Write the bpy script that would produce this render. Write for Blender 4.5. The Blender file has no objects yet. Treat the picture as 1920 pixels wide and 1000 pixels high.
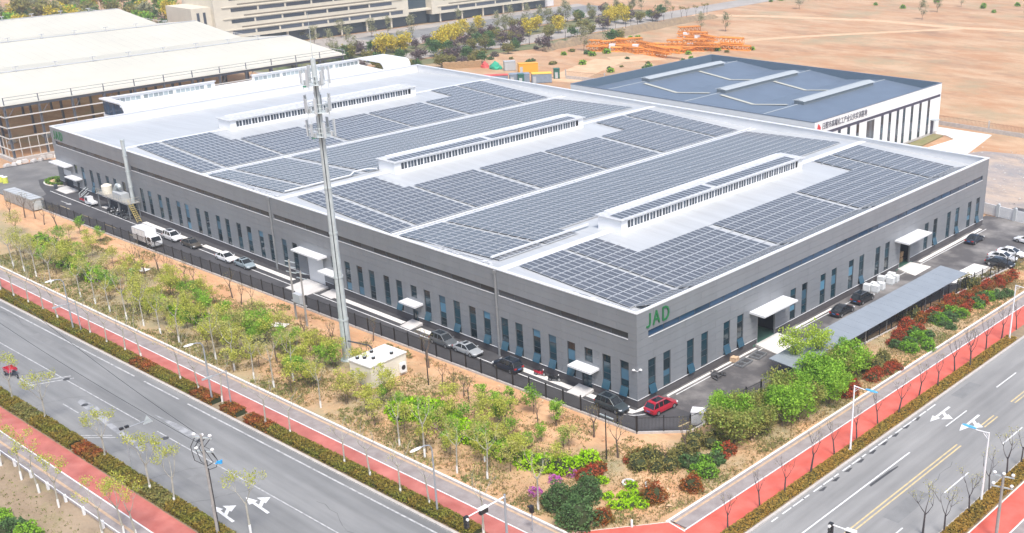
import bpy, math, random
from math import radians, sin, cos, pi, sqrt, atan2
from mathutils import Vector, Matrix

# ------------------------------------------------------------------ camera, sky, sun, exposure
scene = bpy.context.scene
COL = scene.collection
def setup():
    cam = bpy.data.cameras.new('camera'); co = bpy.data.objects.new('camera', cam); COL.objects.link(co)
    yaw, pitch, roll = 0.7161508, 0.3783314, -0.0095404
    d = Vector((-sin(yaw)*cos(pitch), cos(yaw)*cos(pitch), -sin(pitch)))
    r = Vector((cos(yaw), sin(yaw), 0)); u = r.cross(d)
    r2 = r*cos(roll)+u*sin(roll); u2 = -r*sin(roll)+u*cos(roll)
    m = Matrix(((r2.x,u2.x,-d.x,80.144),(r2.y,u2.y,-d.y,-90.739),(r2.z,u2.z,-d.z,61.854),(0,0,0,1)))
    co.matrix_world = m
    cam.sensor_fit = 'HORIZONTAL'; cam.sensor_width = 36; cam.lens = 2079.507/1920*36
    cam.shift_x = -(1207.374-960)/1920; cam.shift_y = (570.271-500)/1920
    cam.clip_start = 1; cam.clip_end = 6000
    scene.camera = co
    SUN_AZ, SUN_EL = radians(-30), radians(60)          # sun stands over +X, a little towards -Y
    w = bpy.data.worlds.new('World'); scene.world = w; w.use_nodes = True
    nt = w.node_tree; bg = nt.nodes['Background']
    sky = nt.nodes.new('ShaderNodeTexSky'); sky.sky_type = 'NISHITA'; sky.sun_disc = False
    sky.sun_elevation = SUN_EL; sky.sun_rotation = pi/2-SUN_AZ
    sky.air_density = 1.0; sky.dust_density = 3.2; sky.ozone_density = 1.0
    nt.links.new(sky.outputs[0], bg.inputs[0]); bg.inputs[1].default_value = 0.15
    s = bpy.data.lights.new('sun', 'SUN'); s.energy = 2.3; s.angle = radians(14); s.color = (1.0, 0.965, 0.92)
    so = bpy.data.objects.new('sun', s); COL.objects.link(so)
    so.rotation_euler = (radians(90)-SUN_EL, 0, SUN_AZ+pi/2)
    so.location = (0, 0, 120)
    vs = scene.view_settings; vs.view_transform = 'Standard'; vs.look = 'None'; vs.exposure = 0.72; vs.gamma = 1
    vs.use_curve_mapping = False
setup()

# ------------------------------------------------------------------ materials
M = {}
def mat(name, col, rough=0.7, metal=0.0, var=0.0, scale=1.0, col2=None, bump=0.0, bscale=20.0, spec=0.5, randobj=0.0, island=0.0, transl=0.0, detail=4.0, contrast=(0.35,0.65), coat=0.0, stretch=None, world=False, streak=None):
    """procedural material: base colour, optional noise towards col2, fine relief, per-object or per-leaf variation"""
    m = bpy.data.materials.new(name); m.use_nodes = True; nt = m.node_tree; N = nt.nodes; L = nt.links
    b = N['Principled BSDF']; b.inputs['Roughness'].default_value = rough; b.inputs['Metallic'].default_value = metal
    b.inputs['Specular IOR Level'].default_value = spec
    if coat: b.inputs['Coat Weight'].default_value = coat; b.inputs['Coat Roughness'].default_value = 0.05
    c = (*col, 1); src = None
    tc = N.new('ShaderNodeTexCoord'); vec = tc.outputs['Object']
    if world: gp = N.new('ShaderNodeNewGeometry'); vec = gp.outputs['Position']
    vec0 = vec
    if stretch:
        mp = N.new('ShaderNodeMapping'); mp.inputs['Scale'].default_value = stretch; L.new(vec, mp.inputs[0]); vec = mp.outputs[0]
    if var or col2:
        n = N.new('ShaderNodeTexNoise'); n.inputs['Scale'].default_value = scale; n.inputs['Detail'].default_value = detail; n.inputs['Roughness'].default_value = 0.6
        L.new(vec, n.inputs['Vector'])
        rp = N.new('ShaderNodeValToRGB'); rp.color_ramp.elements[0].position = contrast[0]; rp.color_ramp.elements[1].position = contrast[1]
        if col2: rp.color_ramp.elements[0].color = c; rp.color_ramp.elements[1].color = (*col2, 1)
        else:
            rp.color_ramp.elements[0].color = (*[v*(1-var) for v in col], 1); rp.color_ramp.elements[1].color = (*[min(1, v*(1+var)) for v in col], 1)
        L.new(n.outputs['Fac'], rp.inputs[0]); src = rp.outputs[0]
    if streak:                                          # long wear streaks: (mapping scale, darken, lighten)
        mp2 = N.new('ShaderNodeMapping'); mp2.inputs['Scale'].default_value = streak[0]; mp2.inputs['Rotation'].default_value = (0,0,streak[3] if len(streak) > 3 else 0); L.new(vec0, mp2.inputs[0])
        n3 = N.new('ShaderNodeTexNoise'); n3.inputs['Scale'].default_value = 1.0; n3.inputs['Detail'].default_value = 6; L.new(mp2.outputs[0], n3.inputs['Vector'])
        mr3 = N.new('ShaderNodeMapRange'); mr3.inputs[1].default_value = 0.32; mr3.inputs[2].default_value = 0.68; mr3.inputs[3].default_value = 1-streak[1]; mr3.inputs[4].default_value = 1+streak[2]; L.new(n3.outputs['Fac'], mr3.inputs[0])
        hs3 = N.new('ShaderNodeHueSaturation'); L.new(mr3.outputs[0], hs3.inputs['Value'])
        if src: L.new(src, hs3.inputs['Color'])
        else: hs3.inputs['Color'].default_value = c
        src = hs3.outputs[0]
    if randobj or island:
        if island:
            gi = N.new('ShaderNodeNewGeometry'); rv = gi.outputs['Random Per Island']; amt = island
        else:
            oi = N.new('ShaderNodeObjectInfo'); rv = oi.outputs['Random']; amt = randobj
        mr = N.new('ShaderNodeMapRange'); mr.inputs[3].default_value = 1-amt; mr.inputs[4].default_value = 1+amt
        L.new(rv, mr.inputs[0])
        hs = N.new('ShaderNodeHueSaturation'); L.new(mr.outputs[0], hs.inputs['Value'])
        if src: L.new(src, hs.inputs['Color'])
        else: hs.inputs['Color'].default_value = c
        src = hs.outputs[0]
    if src: L.new(src, b.inputs['Base Color'])
    else: b.inputs['Base Color'].default_value = c
    if bump:
        n2 = N.new('ShaderNodeTexNoise'); n2.inputs['Scale'].default_value = bscale; n2.inputs['Detail'].default_value = 3
        L.new(vec, n2.inputs['Vector'])
        bp = N.new('ShaderNodeBump'); bp.inputs['Strength'].default_value = bump; bp.inputs['Distance'].default_value = 0.05
        L.new(n2.outputs['Fac'], bp.inputs['Height']); L.new(bp.outputs[0], b.inputs['Normal'])
    if transl:
        t = N.new('ShaderNodeBsdfTranslucent'); mx = N.new('ShaderNodeMixShader'); mx.inputs[0].default_value = transl
        if src: L.new(src, t.inputs[0])
        else: t.inputs[0].default_value = c
        L.new(b.outputs[0], mx.inputs[1]); L.new(t.outputs[0], mx.inputs[2])
        L.new(mx.outputs[0], N['Material Output'].inputs[0])
    M[name] = m
    return m

# ------------------------------------------------------------------ mesh helpers
class MB:
    """collects faces; .mesh() makes shared mesh data, .build() links one object"""
    def __init__(s): s.v = []; s.f = []; s.m = []
    def face(s, pts, m=0):
        i = len(s.v); s.v += [tuple(p) for p in pts]; s.f.append(tuple(range(i, i+len(pts)))); s.m.append(m)
    def box(s, x0, x1, y0, y1, z0, z1, m=0, T=None):
        i = len(s.v); P = [(x,y,z) for z in (z0,z1) for x,y in ((x0,y0),(x1,y0),(x1,y1),(x0,y1))]
        if T is not None: P = [tuple(T @ Vector(p)) for p in P]
        s.v += P
        for q in ((3,2,1,0),(4,5,6,7),(0,1,5,4),(1,2,6,5),(2,3,7,6),(3,0,4,7)): s.f.append(tuple(i+k for k in q)); s.m.append(m)
        return s
    def prism(s, poly, z0, z1, m=0, mtop=None, bottom=True):
        n = len(poly); i = len(s.v)
        s.v += [(x,y,z0) for x,y in poly]+[(x,y,z1) for x,y in poly]
        if sum(poly[k][0]*poly[(k+1)%n][1]-poly[(k+1)%n][0]*poly[k][1] for k in range(n)) < 0: order = list(range(n))[::-1]
        else: order = list(range(n))
        s.f.append(tuple(i+n+k for k in order)); s.m.append(m if mtop is None else mtop)
        if bottom: s.f.append(tuple(i+k for k in order[::-1])); s.m.append(m)
        for a in range(n):
            k, l = order[a], order[(a+1)%n]
            s.f.append((i+k, i+l, i+n+l, i+n+k)); s.m.append(m)
        return s
    def cyl(s, p0, p1, r0, r1=None, n=8, m=0, caps=True):
        r1 = r0 if r1 is None else r1; p0 = Vector(p0); p1 = Vector(p1); d = p1-p0
        if d.length < 1e-6: return s
        d.normalize(); a = d.cross(Vector((0,0,1)) if abs(d.z) < 0.9 else Vector((1,0,0))).normalized(); b = d.cross(a)
        i = len(s.v)
        for p, r in ((p0,r0),(p1,r1)):
            for k in range(n):
                t = 2*pi*k/n; s.v.append(tuple(p+(a*cos(t)+b*sin(t))*r))
        for k in range(n):
            l = (k+1)%n; s.f.append((i+l, i+k, i+n+k, i+n+l)); s.m.append(m)
        if caps:
            s.f.append(tuple(i+k for k in range(n))); s.m.append(m); s.f.append(tuple(i+n+k for k in range(n-1,-1,-1))); s.m.append(m)
        return s
    def tube(s, pts, rad, n=8, m=0):
        for k in range(len(pts)-1):
            ra = rad[k] if isinstance(rad, (list,tuple)) else rad; rb = rad[k+1] if isinstance(rad, (list,tuple)) else rad
            s.cyl(pts[k], pts[k+1], ra, rb, n, m)
        return s
    def rings(s, rings, m=0, cap=True, close=True):
        i = len(s.v); n = len(rings[0])
        for r in rings: s.v += [tuple(p) for p in r]
        for a in range(len(rings)-1):
            for k in range(n if close else n-1):
                l = (k+1)%n; s.f.append((i+a*n+k, i+a*n+l, i+(a+1)*n+l, i+(a+1)*n+k)); s.m.append(m)
        if cap:
            s.f.append(tuple(i+k for k in range(n-1,-1,-1))); s.m.append(m); e = i+(len(rings)-1)*n
            s.f.append(tuple(e+k for k in range(n))); s.m.append(m)
        return s
    def mesh(s, name, mats, smooth=False):
        me = bpy.data.meshes.new(name); me.from_pydata(s.v, [], s.f)
        for k in (mats if isinstance(mats, (list,tuple)) else [mats]): me.materials.append(M[k])
        if len(set(s.m)) > 1 or (s.m and s.m[0]): me.polygons.foreach_set('material_index', s.m)
        if smooth: me.polygons.foreach_set('use_smooth', [True]*len(s.f))
        me.update(); return me
    def build(s, name, mats, parent=None, smooth=False, **k): return obj(name, s.mesh(name, mats, smooth), parent, **k)

def obj(name, data, parent=None, loc=None, rz=None, rot=None, scale=None, kind=None):
    o = bpy.data.objects.new(name, data); COL.objects.link(o)
    if parent is not None: o.parent = parent
    if loc is not None: o.location = loc
    if rz is not None: o.rotation_euler = (0,0,rz)
    if rot is not None: o.rotation_euler = rot
    if scale is not None: o.scale = scale if isinstance(scale, (tuple,list)) else (scale,)*3
    if kind: o['kind'] = kind
    return o
def tag(o, label, cat, group=None, kind=None):
    o['label'] = label; o['category'] = cat
    if group: o['group'] = group
    if kind: o['kind'] = kind
    return o
def thing(name, label, cat, loc=(0,0,0), rz=0.0, group=None, scale=None):
    return tag(obj(name, None, None, loc, rz, scale=scale), label, cat, group)
def struct(name, mb, mats): 
    o = mb.build(name, mats) if isinstance(mb, MB) else mb
    o['kind'] = 'structure'; return o
def kids(o): return TREE.get(o.name, [])
TREE = {}
def copy_tree(parts, root_label, name, cat, loc, rz=0.0, scale=1.0, group=None):
    """parts: list of (name, mesh, sub-list, local location, local rotation)"""
    r = thing(name, root_label, cat, loc, rz, group, scale)
    for p in parts: add_part(p, r)
    return r
def add_part(p, parent):
    o = obj(p[0], p[1], parent, loc=p[3] if len(p) > 3 else None, rot=p[4] if len(p) > 4 else None)
    for q in (p[2] if len(p) > 2 and p[2] else []): add_part(q, o)
    return o

CAMP = Vector((80.144,-90.739,61.854))
def screen_x(x, y, z=0.0):
    yaw, pitch = 0.7161508, 0.3783314
    d = Vector((-sin(yaw)*cos(pitch), cos(yaw)*cos(pitch), -sin(pitch))); r = Vector((cos(yaw), sin(yaw), 0)); v = Vector((x,y,z))-CAMP
    return v.dot(r)/v.dot(d)
def nth(k):
    return str(k)+('th' if 10 <= k%100 <= 20 else {1:'st',2:'nd',3:'rd'}.get(k%10,'th'))

# lines of the two streets: offset at the origin plus a slight angle to the building
SA, SB = 0.033, 0.013
def ya(o, x): return o+SA*x
def xb(o, y): return o+SB*y
def strip_a(o0, o1, x0, x1, z0, z1, mb=None, m=0):
    mb = mb or MB(); n = 1
    return mb.prism([(x0, ya(o0,x0)), (x0, ya(o1,x0)), (x1, ya(o1,x1)), (x1, ya(o0,x1))], z0, z1, m)
def strip_b(o0, o1, y0, y1, z0, z1, mb=None, m=0):
    mb = mb or MB()
    return mb.prism([(xb(o0,y0), y0), (xb(o1,y0), y0), (xb(o1,y1), y1), (xb(o0,y1), y1)], z0, z1, m)
# ------------------------------------------------------------------ material library
def earth(name, sand, sand2, dark, green, s1, s2, s3, attr=None):
    """bare ground of several soils: two sand tones, darker earth, thin grass; optional vertex attribute says how grassy"""
    m = bpy.data.materials.new(name); m.use_nodes = True; nt = m.node_tree; N = nt.nodes; L = nt.links; b = N['Principled BSDF']; b.inputs['Roughness'].default_value = 0.95; b.inputs['Specular IOR Level'].default_value = 0.1
    tc = N.new('ShaderNodeTexCoord'); mp = N.new('ShaderNodeMapping'); mp.inputs['Rotation'].default_value = (0,0,0.6); mp.inputs['Scale'].default_value = (0.45,1,1); L.new(tc.outputs['Object'], mp.inputs[0])
    def noise(sc, lo, hi, vec, det=12):
        n = N.new('ShaderNodeTexNoise'); n.inputs['Scale'].default_value = sc; n.inputs['Detail'].default_value = det; n.inputs['Roughness'].default_value = 0.74; L.new(vec, n.inputs['Vector'])
        r = N.new('ShaderNodeMapRange'); r.inputs[1].default_value = lo; r.inputs[2].default_value = hi; L.new(n.outputs['Fac'], r.inputs[0]); return r.outputs[0]
    def mix(f, a, c):
        x = N.new('ShaderNodeMix'); x.data_type = 'RGBA'
        L.new(f, x.inputs[0])
        for v, k in ((a,6),(c,7)):
            if isinstance(v, tuple): x.inputs[k].default_value = (*v,1)
            else: L.new(v, x.inputs[k])
        return x.outputs[2]
    c = mix(noise(s1,0.42,0.60,mp.outputs[0]), sand, sand2)
    c = mix(noise(s2,0.50,0.68,mp.outputs[0]), c, dark)
    gn = noise(s3,0.50,0.66,tc.outputs['Object'])
    if attr:
        at = N.new('ShaderNodeAttribute'); at.attribute_name = attr; ad = N.new('ShaderNodeMath'); ad.operation = 'ADD'; L.new(at.outputs['Fac'], ad.inputs[0])
        g2 = noise(0.5,0.2,0.8,tc.outputs['Object']); sb = N.new('ShaderNodeMath'); sb.operation = 'SUBTRACT'; L.new(g2, sb.inputs[0]); sb.inputs[1].default_value = 0.5; L.new(sb.outputs[0], ad.inputs[1]); ad.use_clamp = True; gn = ad.outputs[0]
    c = mix(gn, c, green)
    L.new(c, b.inputs['Base Color'])
    n2 = N.new('ShaderNodeTexNoise'); n2.inputs['Scale'].default_value = 1.6; n2.inputs['Detail'].default_value = 5; L.new(tc.outputs['Object'], n2.inputs['Vector']); bp = N.new('ShaderNodeBump'); bp.inputs['Strength'].default_value = 0.9; bp.inputs['Distance'].default_value = 0.12; L.new(n2.outputs['Fac'], bp.inputs['Height']); L.new(bp.outputs[0], b.inputs['Normal'])
    M[name] = m
earth('dirt', (0.42,0.235,0.13), (0.50,0.345,0.22), (0.29,0.18,0.115), (0.33,0.27,0.17), 0.08, 0.06, 0.03)
earth('verge_soil', (0.52,0.29,0.155), (0.60,0.38,0.22), (0.42,0.235,0.13), (0.33,0.275,0.165), 0.25, 0.4, 0.1, attr='grassy')
earth('rubble', (0.46,0.36,0.28), (0.36,0.31,0.28), (0.19,0.19,0.20), (0.25,0.245,0.25), 0.1, 0.07, 0.05)
earth('bare_soil', (0.27,0.20,0.135), (0.34,0.26,0.18), (0.22,0.17,0.11), (0.26,0.22,0.12), 0.2, 0.3, 0.25)
mat('sand', (0.50,0.285,0.155), 0.95, col2=(0.30,0.215,0.115), scale=0.16, detail=8, bump=0.8, bscale=2.5, contrast=(0.42,0.66))
mat('sand_pale', (0.62,0.42,0.26), 0.95, col2=(0.52,0.33,0.19), scale=0.3, detail=6, bump=0.5, bscale=3)
mat('dark_soil', (0.20,0.15,0.10), 0.95, col2=(0.30,0.22,0.13), scale=0.8, detail=6, bump=0.8, bscale=6)

mat('asphalt', (0.16,0.162,0.160), 0.85, col2=(0.225,0.225,0.22), scale=0.22, detail=10, bump=0.15, bscale=30, stretch=(0.25,1,1), streak=((0.02,0.9,1),0.14,0.14,-0.033))
mat('asphalt_b', (0.20,0.198,0.192), 0.85, col2=(0.265,0.26,0.25), scale=0.22, detail=10, bump=0.15, bscale=30, stretch=(1,0.25,1), streak=((0.9,0.02,1),0.13,0.12,0.013))
mat('asphalt_dark', (0.050,0.049,0.052), 0.8, col2=(0.075,0.073,0.075), scale=0.3, detail=8, bump=0.15, bscale=30)
mat('asphalt_yard', (0.085,0.08,0.08), 0.8, col2=(0.26,0.245,0.23), scale=0.14, detail=8, bump=0.2, bscale=20, contrast=(0.46,0.66))
mat('red_lane', (0.37,0.095,0.075), 0.85, col2=(0.47,0.165,0.135), scale=0.5, detail=10, bump=0.1, bscale=20, contrast=(0.3,0.7), streak=((0.25,0.5,1),0.13,0.10))
mat('red_lane_b', (0.52,0.085,0.055), 0.85, col2=(0.60,0.14,0.105), scale=0.5, detail=10, bump=0.1, bscale=20, contrast=(0.3,0.7), streak=((0.5,0.25,1),0.12,0.08))
mat('paver', (0.235,0.20,0.19), 0.9, col2=(0.31,0.275,0.26), scale=0.7, detail=8, bump=0.3, bscale=8)
mat('paver_yellow', (0.47,0.33,0.22), 0.9, var=0.15, scale=2)
mat('kerb', (0.46,0.43,0.40), 0.85, var=0.12, scale=1.5)
mat('concrete', (0.50,0.48,0.46), 0.85, col2=(0.60,0.58,0.55), scale=0.5, detail=7, bump=0.1, bscale=10)
mat('concrete_pale', (0.72,0.69,0.64), 0.85, var=0.06, scale=0.4)
mat('paint_white', (0.72,0.72,0.71), 0.6, col2=(0.42,0.42,0.41), scale=2.2, detail=8, contrast=(0.48,0.75))
mat('paint_worn', (0.48,0.48,0.47), 0.7, col2=(0.24,0.24,0.24), scale=2.0, detail=8, contrast=(0.42,0.68))
mat('paint_yellow', (0.58,0.45,0.23), 0.7, col2=(0.36,0.31,0.21), scale=2.0, detail=8, contrast=(0.45,0.72))
mat('chalk', (0.34,0.345,0.35), 0.9, col2=(0.19,0.193,0.197), scale=0.7, detail=8, contrast=(0.4,0.6))
mat('asphalt_left', (0.13,0.127,0.125), 0.8, col2=(0.22,0.215,0.205), scale=0.2, detail=9, contrast=(0.4,0.7))
mat('asphalt_patch', (0.175,0.175,0.172), 0.85, col2=(0.215,0.215,0.21), scale=0.6, detail=8)
mat('tar', (0.055,0.055,0.057), 0.7, var=0.2, scale=2)
# ------------------------------------------------------------------ ground, streets and pavements
g = MB(); g.face([(-2500,-2500,-0.2),(2500,-2500,-0.2),(2500,2500,-0.2),(-2500,2500,-0.2)])
struct('ground', g, 'dirt')
struct('road', strip_a(-46.0, -32.3, -420, 120, -0.19, -0.12), 'asphalt')
struct('road', strip_b(26.4, 40.6, -45.9, 420, -0.195, -0.116), 'asphalt_b')
XA0, XA1 = -420, 12.0
YB0, YB1 = -16.5, 420
def soil_and_paths():
    struct('kerb', strip_a(-32.3, -31.95, XA0, 6.0, -0.2, 0.03), 'kerb')
    struct('planting_bed', strip_a(-31.95, -30.1, XA0, 6.0, -0.2, 0.0), 'dark_soil')
    struct('cycle_path', strip_a(-30.1, -27.85, XA0, 14.0, -0.2, 0.004), 'red_lane')
    struct('path_edging', strip_a(-27.85, -27.70, XA0, 14.0, -0.2, 0.012), 'paint_white')
    struct('pavement', strip_a(-27.70, -25.45, XA0, XA1, -0.2, 0.006), 'paver')
    struct('tactile_strip', strip_a(-26.0, -25.7, XA0, XA1, -0.1, 0.011), 'paver_yellow')
    struct('kerb', strip_a(-25.45, -25.2, XA0, 12.5, -0.2, 0.06), 'concrete_pale')
    # far side of the street
    struct('kerb', strip_a(-46.3, -46.0, XA0, 40.0, -0.2, 0.03), 'kerb')
    struct('planting_bed', strip_a(-48.2, -46.3, XA0, 40.0, -0.2, 0.0), 'dark_soil')
    struct('cycle_path', strip_a(-50.9, -48.2, XA0, 40.0, -0.2, 0.004), 'red_lane')
    struct('path_edging', strip_a(-51.05, -50.9, XA0, 40.0, -0.2, 0.012), 'paint_white')
    struct('pavement', strip_a(-53.3, -51.05, XA0, 40.0, -0.2, 0.006), 'paver')
    struct('tactile_strip', strip_a(-52.3, -52.0, XA0, 40.0, -0.1, 0.011), 'paver_yellow')
    struct('verge', strip_a(-120, -53.3, XA0, 40.0, -0.2, 0.0), 'bare_soil')
    # cross street, building side
    struct('kerb', strip_b(26.1, 26.4, -22, YB1, -0.2, 0.03), 'kerb')
    struct('planting_bed', strip_b(24.4, 26.1, -16, YB1, -0.2, 0.0), 'dark_soil')
    struct('cycle_path', strip_b(21.35, 24.4, -19, YB1, -0.2, 0.005), 'red_lane_b')
    struct('path_edging', strip_b(21.2, 21.35, -17, YB1, -0.2, 0.013), 'paint_white')
    struct('pavement', strip_b(19.05, 21.2, YB0, YB1, -0.2, 0.006), 'paver')
    struct('tactile_strip', strip_b(19.4, 19.7, YB0, YB1, -0.1, 0.011), 'paver_yellow')
    struct('kerb', strip_b(18.8, 19.05, -17.0, YB1, -0.2, 0.06), 'concrete_pale')
    # corner where both paths meet
    c = MB().prism([(12.0,-27.3),(14,-27.2),(24.0,-19.0),(21.1,-17.1),(20.0,-16.6),(18.7,-17.1),(12.5,-24.8)], -0.2, 0.003)
    struct('cycle_path', c, 'red_lane_b')
    c = MB(); c.prism([(12.4,-25.05),(12.6,-24.8),(18.85,-17.0),(18.65,-17.2)], -0.2, 0.055)
    c.prism([(18.8,-16.9),(21.2,-17.2),(21.2,-17.05),(18.8,-16.75)], -0.1, 0.016)
    struct('path_edging', c, 'concrete_pale')
    # cross street, far side
    struct('kerb', strip_b(40.6, 40.9, -30, YB1, -0.2, 0.03), 'kerb')
    struct('planting_bed', strip_b(40.9, 42.75, -30, YB1, -0.2, 0.0), 'dark_soil')
    struct('path_edging', strip_b(42.75, 42.9, -30, YB1, -0.2, 0.012), 'concrete_pale')
    struct('cycle_path', strip_b(42.9, 45.85, -30, YB1, -0.2, 0.004), 'red_lane_b')
    struct('path_edging', strip_b(45.85, 46.0, -30, YB1, -0.2, 0.012), 'paint_white')
    struct('pavement', strip_b(46.0, 49.0, -30, YB1, -0.2, 0.006), 'paver')
    struct('verge', strip_b(49.0, 200, -30, YB1, -0.2, 0.0), 'dark_soil')
soil_and_paths()

FENCE = [(-300,-16.2),(-145,-10.6),(4.1,-4.95),(8.7,-0.7),(8.95,3.6),(10.1,33.6),(10.5,52.0),(13.0,67.4),(13.8,78.0),(16.0,110),(19.0,240)]
OUTER = [(-300,ya(-25.2,-300)),(-145,ya(-25.2,-145)),(6,ya(-25.2,6)),(12.5,-24.8),(18.7,-17.15),(xb(18.8,20),20),(xb(18.8,48),48),(xb(18.8,64),64),(xb(18.8,78),78),(xb(18.8,110),110),(xb(18.8,240),240)]
from mathutils import noise as mnoise
def verge():
    me = MB(); cols = []; gr = []
    for k in range(len(FENCE)-1):
        a0, a1 = Vector(OUTER[k]), Vector(OUTER[k+1]); b0, b1 = Vector(FENCE[k]), Vector(FENCE[k+1])
        n = max(2, int(max((a1-a0).length, (b1-b0).length)/1.1))
        for i in range(n + (k == len(FENCE)-2)):
            t = i/n; cols.append((a0.lerp(a1, t), b0.lerp(b1, t)))
    NV = 18
    for o, i in cols:
        for j in range(NV+1):
            t = j/NV; p = o.lerp(i, t); e = sin(pi*t)
            h = 0.30*e*(mnoise.noise(Vector((p.x*0.22, p.y*0.22, 0)))+0.5*mnoise.noise(Vector((p.x*0.7, p.y*0.7, 3)))+0.35)
            me.v.append((p.x, p.y, 0.005+max(-0.05, h)))
            nz = mnoise.noise(Vector((p.x*0.10, p.y*0.16, 7)))
            gr.append(max(0.0, min(1.0, (0.78-t+0.5*nz)*3.2 if p.x < 6 and p.y < -4 else 0.45+nz*1.6)) * (0.35+0.65*min(1.0, max(0.0, (0.9+nz*1.4-max(0.0,(p.x+60)/60) if p.x < 6 else 1.0)))))
    for a in range(len(cols)-1):
        for j in range(NV):
            q = a*(NV+1)+j; me.f.append((q, q+NV+1, q+NV+2, q+1)); me.m.append(0)
    o = me.build('verge', 'verge_soil', smooth=True); o['kind'] = 'structure'
    at = o.data.attributes.new('grassy', 'FLOAT', 'POINT'); at.data.foreach_set('value', gr)
verge()
# yard round the factory, darker driving lane along the long wall
yard = [(-300,-16.0),(-145,-10.45),(4.0,-4.8),(8.55,-0.65),(8.8,3.6),(9.95,33.6),(10.35,52.0),(12.85,67.4),(13.65,78.0),(15.8,110),(0,110),(0,100),(-162,100),(-162,8),(-186,8),(-186,-4),(-300,-4)]
struct('yard', MB().prism(yard, -0.2, 0.004), 'asphalt_dark')
struct('yard', MB().prism([(0.1,3.0),(8.7,3.4),(9.9,33.6),(10.3,52.0),(12.8,67.4),(13.6,78.0),(15.5,101.5),(-2,101.5),(-2,96.2),(0.1,96.2)], -0.1, 0.010), 'asphalt_yard')
struct('yard', MB().prism([(-300,-15.5),(-160,-10.9),(-152,-10.2),(-156,-5.2),(-163,-3.6),(-169,-1.5),(-169,3.5),(-163,5.5),(-163,7.9),(-185,7.9),(-185,-3.9),(-300,-3.9)], -0.1, 0.009), 'asphalt_left')
struct('apron', MB().prism([(-36.5,131),(-30.2,131.5),(-25.5,141.5),(-29.5,164),(-44,164),(-44,157.5),(-38,157.0),(-34.5,154.5)], -0.19, 0.0), 'concrete_pale')
struct('open_ground', MB().prism([(-30,137),(-6,104.5),(40,104),(60,150),(-10,152),(-24,148)], -0.19, -0.05), 'rubble')
struct('apron', MB().prism([(7.6,64.4),(12.3,64.4),(13.2,75.0),(8.2,75.0)], -0.1, 0.03), 'concrete_pale')
struct('apron', MB().prism([(-134,104),(-112,104),(-112,134),(-126,138),(-146,132)], -0.19, -0.03), 'concrete_pale')
# walkway slabs, gutters and painted lines by the walls
wl = MB()
def lane_line(mb, y0, y1, x0, x1, w, z):
    mb.prism([(x0,y0),(x1,y1),(x1,y1+w),(x0,y0+w)], z-0.003, z)
wl = MB(); lane_line(wl, -3.75, -2.35, -158, -1.0, 0.16, 0.017); 
for k in range(13):
    t = k/12*pi/2; t2 = (k+1)/12*pi/2
    if k < 12:
        c = (-1.0, 0.6); r0, r1 = 2.8, 2.95
        wl.face([(c[0]+r0*sin(t), c[1]-r0*cos(t), 0.017), (c[0]+r1*sin(t), c[1]-r1*cos(t), 0.017), (c[0]+r1*sin(t2), c[1]-r1*cos(t2), 0.017), (c[0]+r0*sin(t2), c[1]-r0*cos(t2), 0.017)][::-1])
wl.prism([(1.1,6.0),(1.25,6.0),(1.75,93.6),(1.6,93.6)], 0.014, 0.017)
struct('lane_marking', wl, 'paint_white')
ws = MB()
slabs = [(-100,-72.3),(-62.4,-44.1),(-40.6,-36),(-23.5,-10.2),(-7.2,-0.2),(-121.5,-103),(-138,-127)]
for a, b in slabs:
    t = (a+160)/160; ws.prism([(a,-1.55-0.8*(1-t)),(b,-1.5-0.8*(1-(b+160)/160)),(b,-0.62-0.8*(1-(b+160)/160)),(a,-0.67-0.8*(1-t))], -0.1, 0.05)
ws.prism([(-0.2,-1.6),(0.35,-1.4),(0.9,0.2),(0.9,2.5),(0.3,2.5),(0.2,-0.6),(-0.2,-0.6)], -0.1, 0.05)
ws.prism([(0.55,33),(0.95,33),(0.95,43),(0.55,43)], -0.1, 0.05); ws.prism([(0.55,70),(1.2,70),(1.2,93),(0.55,93)], -0.1, 0.04)
ws.prism([(0.4,5),(0.75,5),(0.75,24),(0.4,24)], -0.1, 0.04)
struct('walkway_slab', ws, 'concrete_pale')
rp = MB()
def ramp(pts, h): # (x0,x1) along the wall, sloping down to the lane
    x0, x1, y0, y1 = pts
    rp.rings([[(x0,y1,0),(x0,y0,0.02),(x0,y1,h)],[(x1,y1,0),(x1,y0,0.02),(x1,y1,h)]])
ramp((-70.3,-64.6,-4.2,-0.05), 0.35); ramp((-63.4,-60.4,-2.4,-0.05), 0.3); ramp((-43.6,-41.2,-2.35,-0.05), 0.4); ramp((-9.9,-7.3,-2.3,-0.05), 0.4); ramp((-158.6,-153,-2.6,-0.05),0.3)
struct('entrance_ramp', rp, 'concrete')
rb = MB()
def ramp_b(y0, y1, x1, h): rb.rings([[(0.05,y0,0),(x1,y0-0.6,0.02),(0.05,y0,h)],[(0.05,y1,0),(x1,y1+0.6,0.02),(0.05,y1,h)]][::-1])
ramp_b(24.6,29.8,5.2,0.3); ramp_b(64.2,68.5,3.5,0.25)
struct('entrance_ramp', rb, 'concrete_pale')
mk = MB()
for x in (-145.3,-135.6,-126.0,-116.4): mk.prism([(x,-7.05),(x+4,-6.95),(x+4,-6.83),(x,-6.93)], 0.010, 0.014)
for y in (2.0,): mk.prism([(6.7,-0.4),(6.9,-0.45),(7.6,5.4),(7.4,5.4)], 0.011, 0.015)
struct('lane_marking', mk, 'paint_yellow')
ar = MB(); ar.prism([(-148.6,-5.6),(-145.6,-5.5),(-145.6,-5.3),(-148.6,-5.4)], 0.01, 0.014); ar.prism([(-145.6,-5.9),(-143.9,-5.4),(-145.6,-4.9)], 0.01, 0.015)
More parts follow.
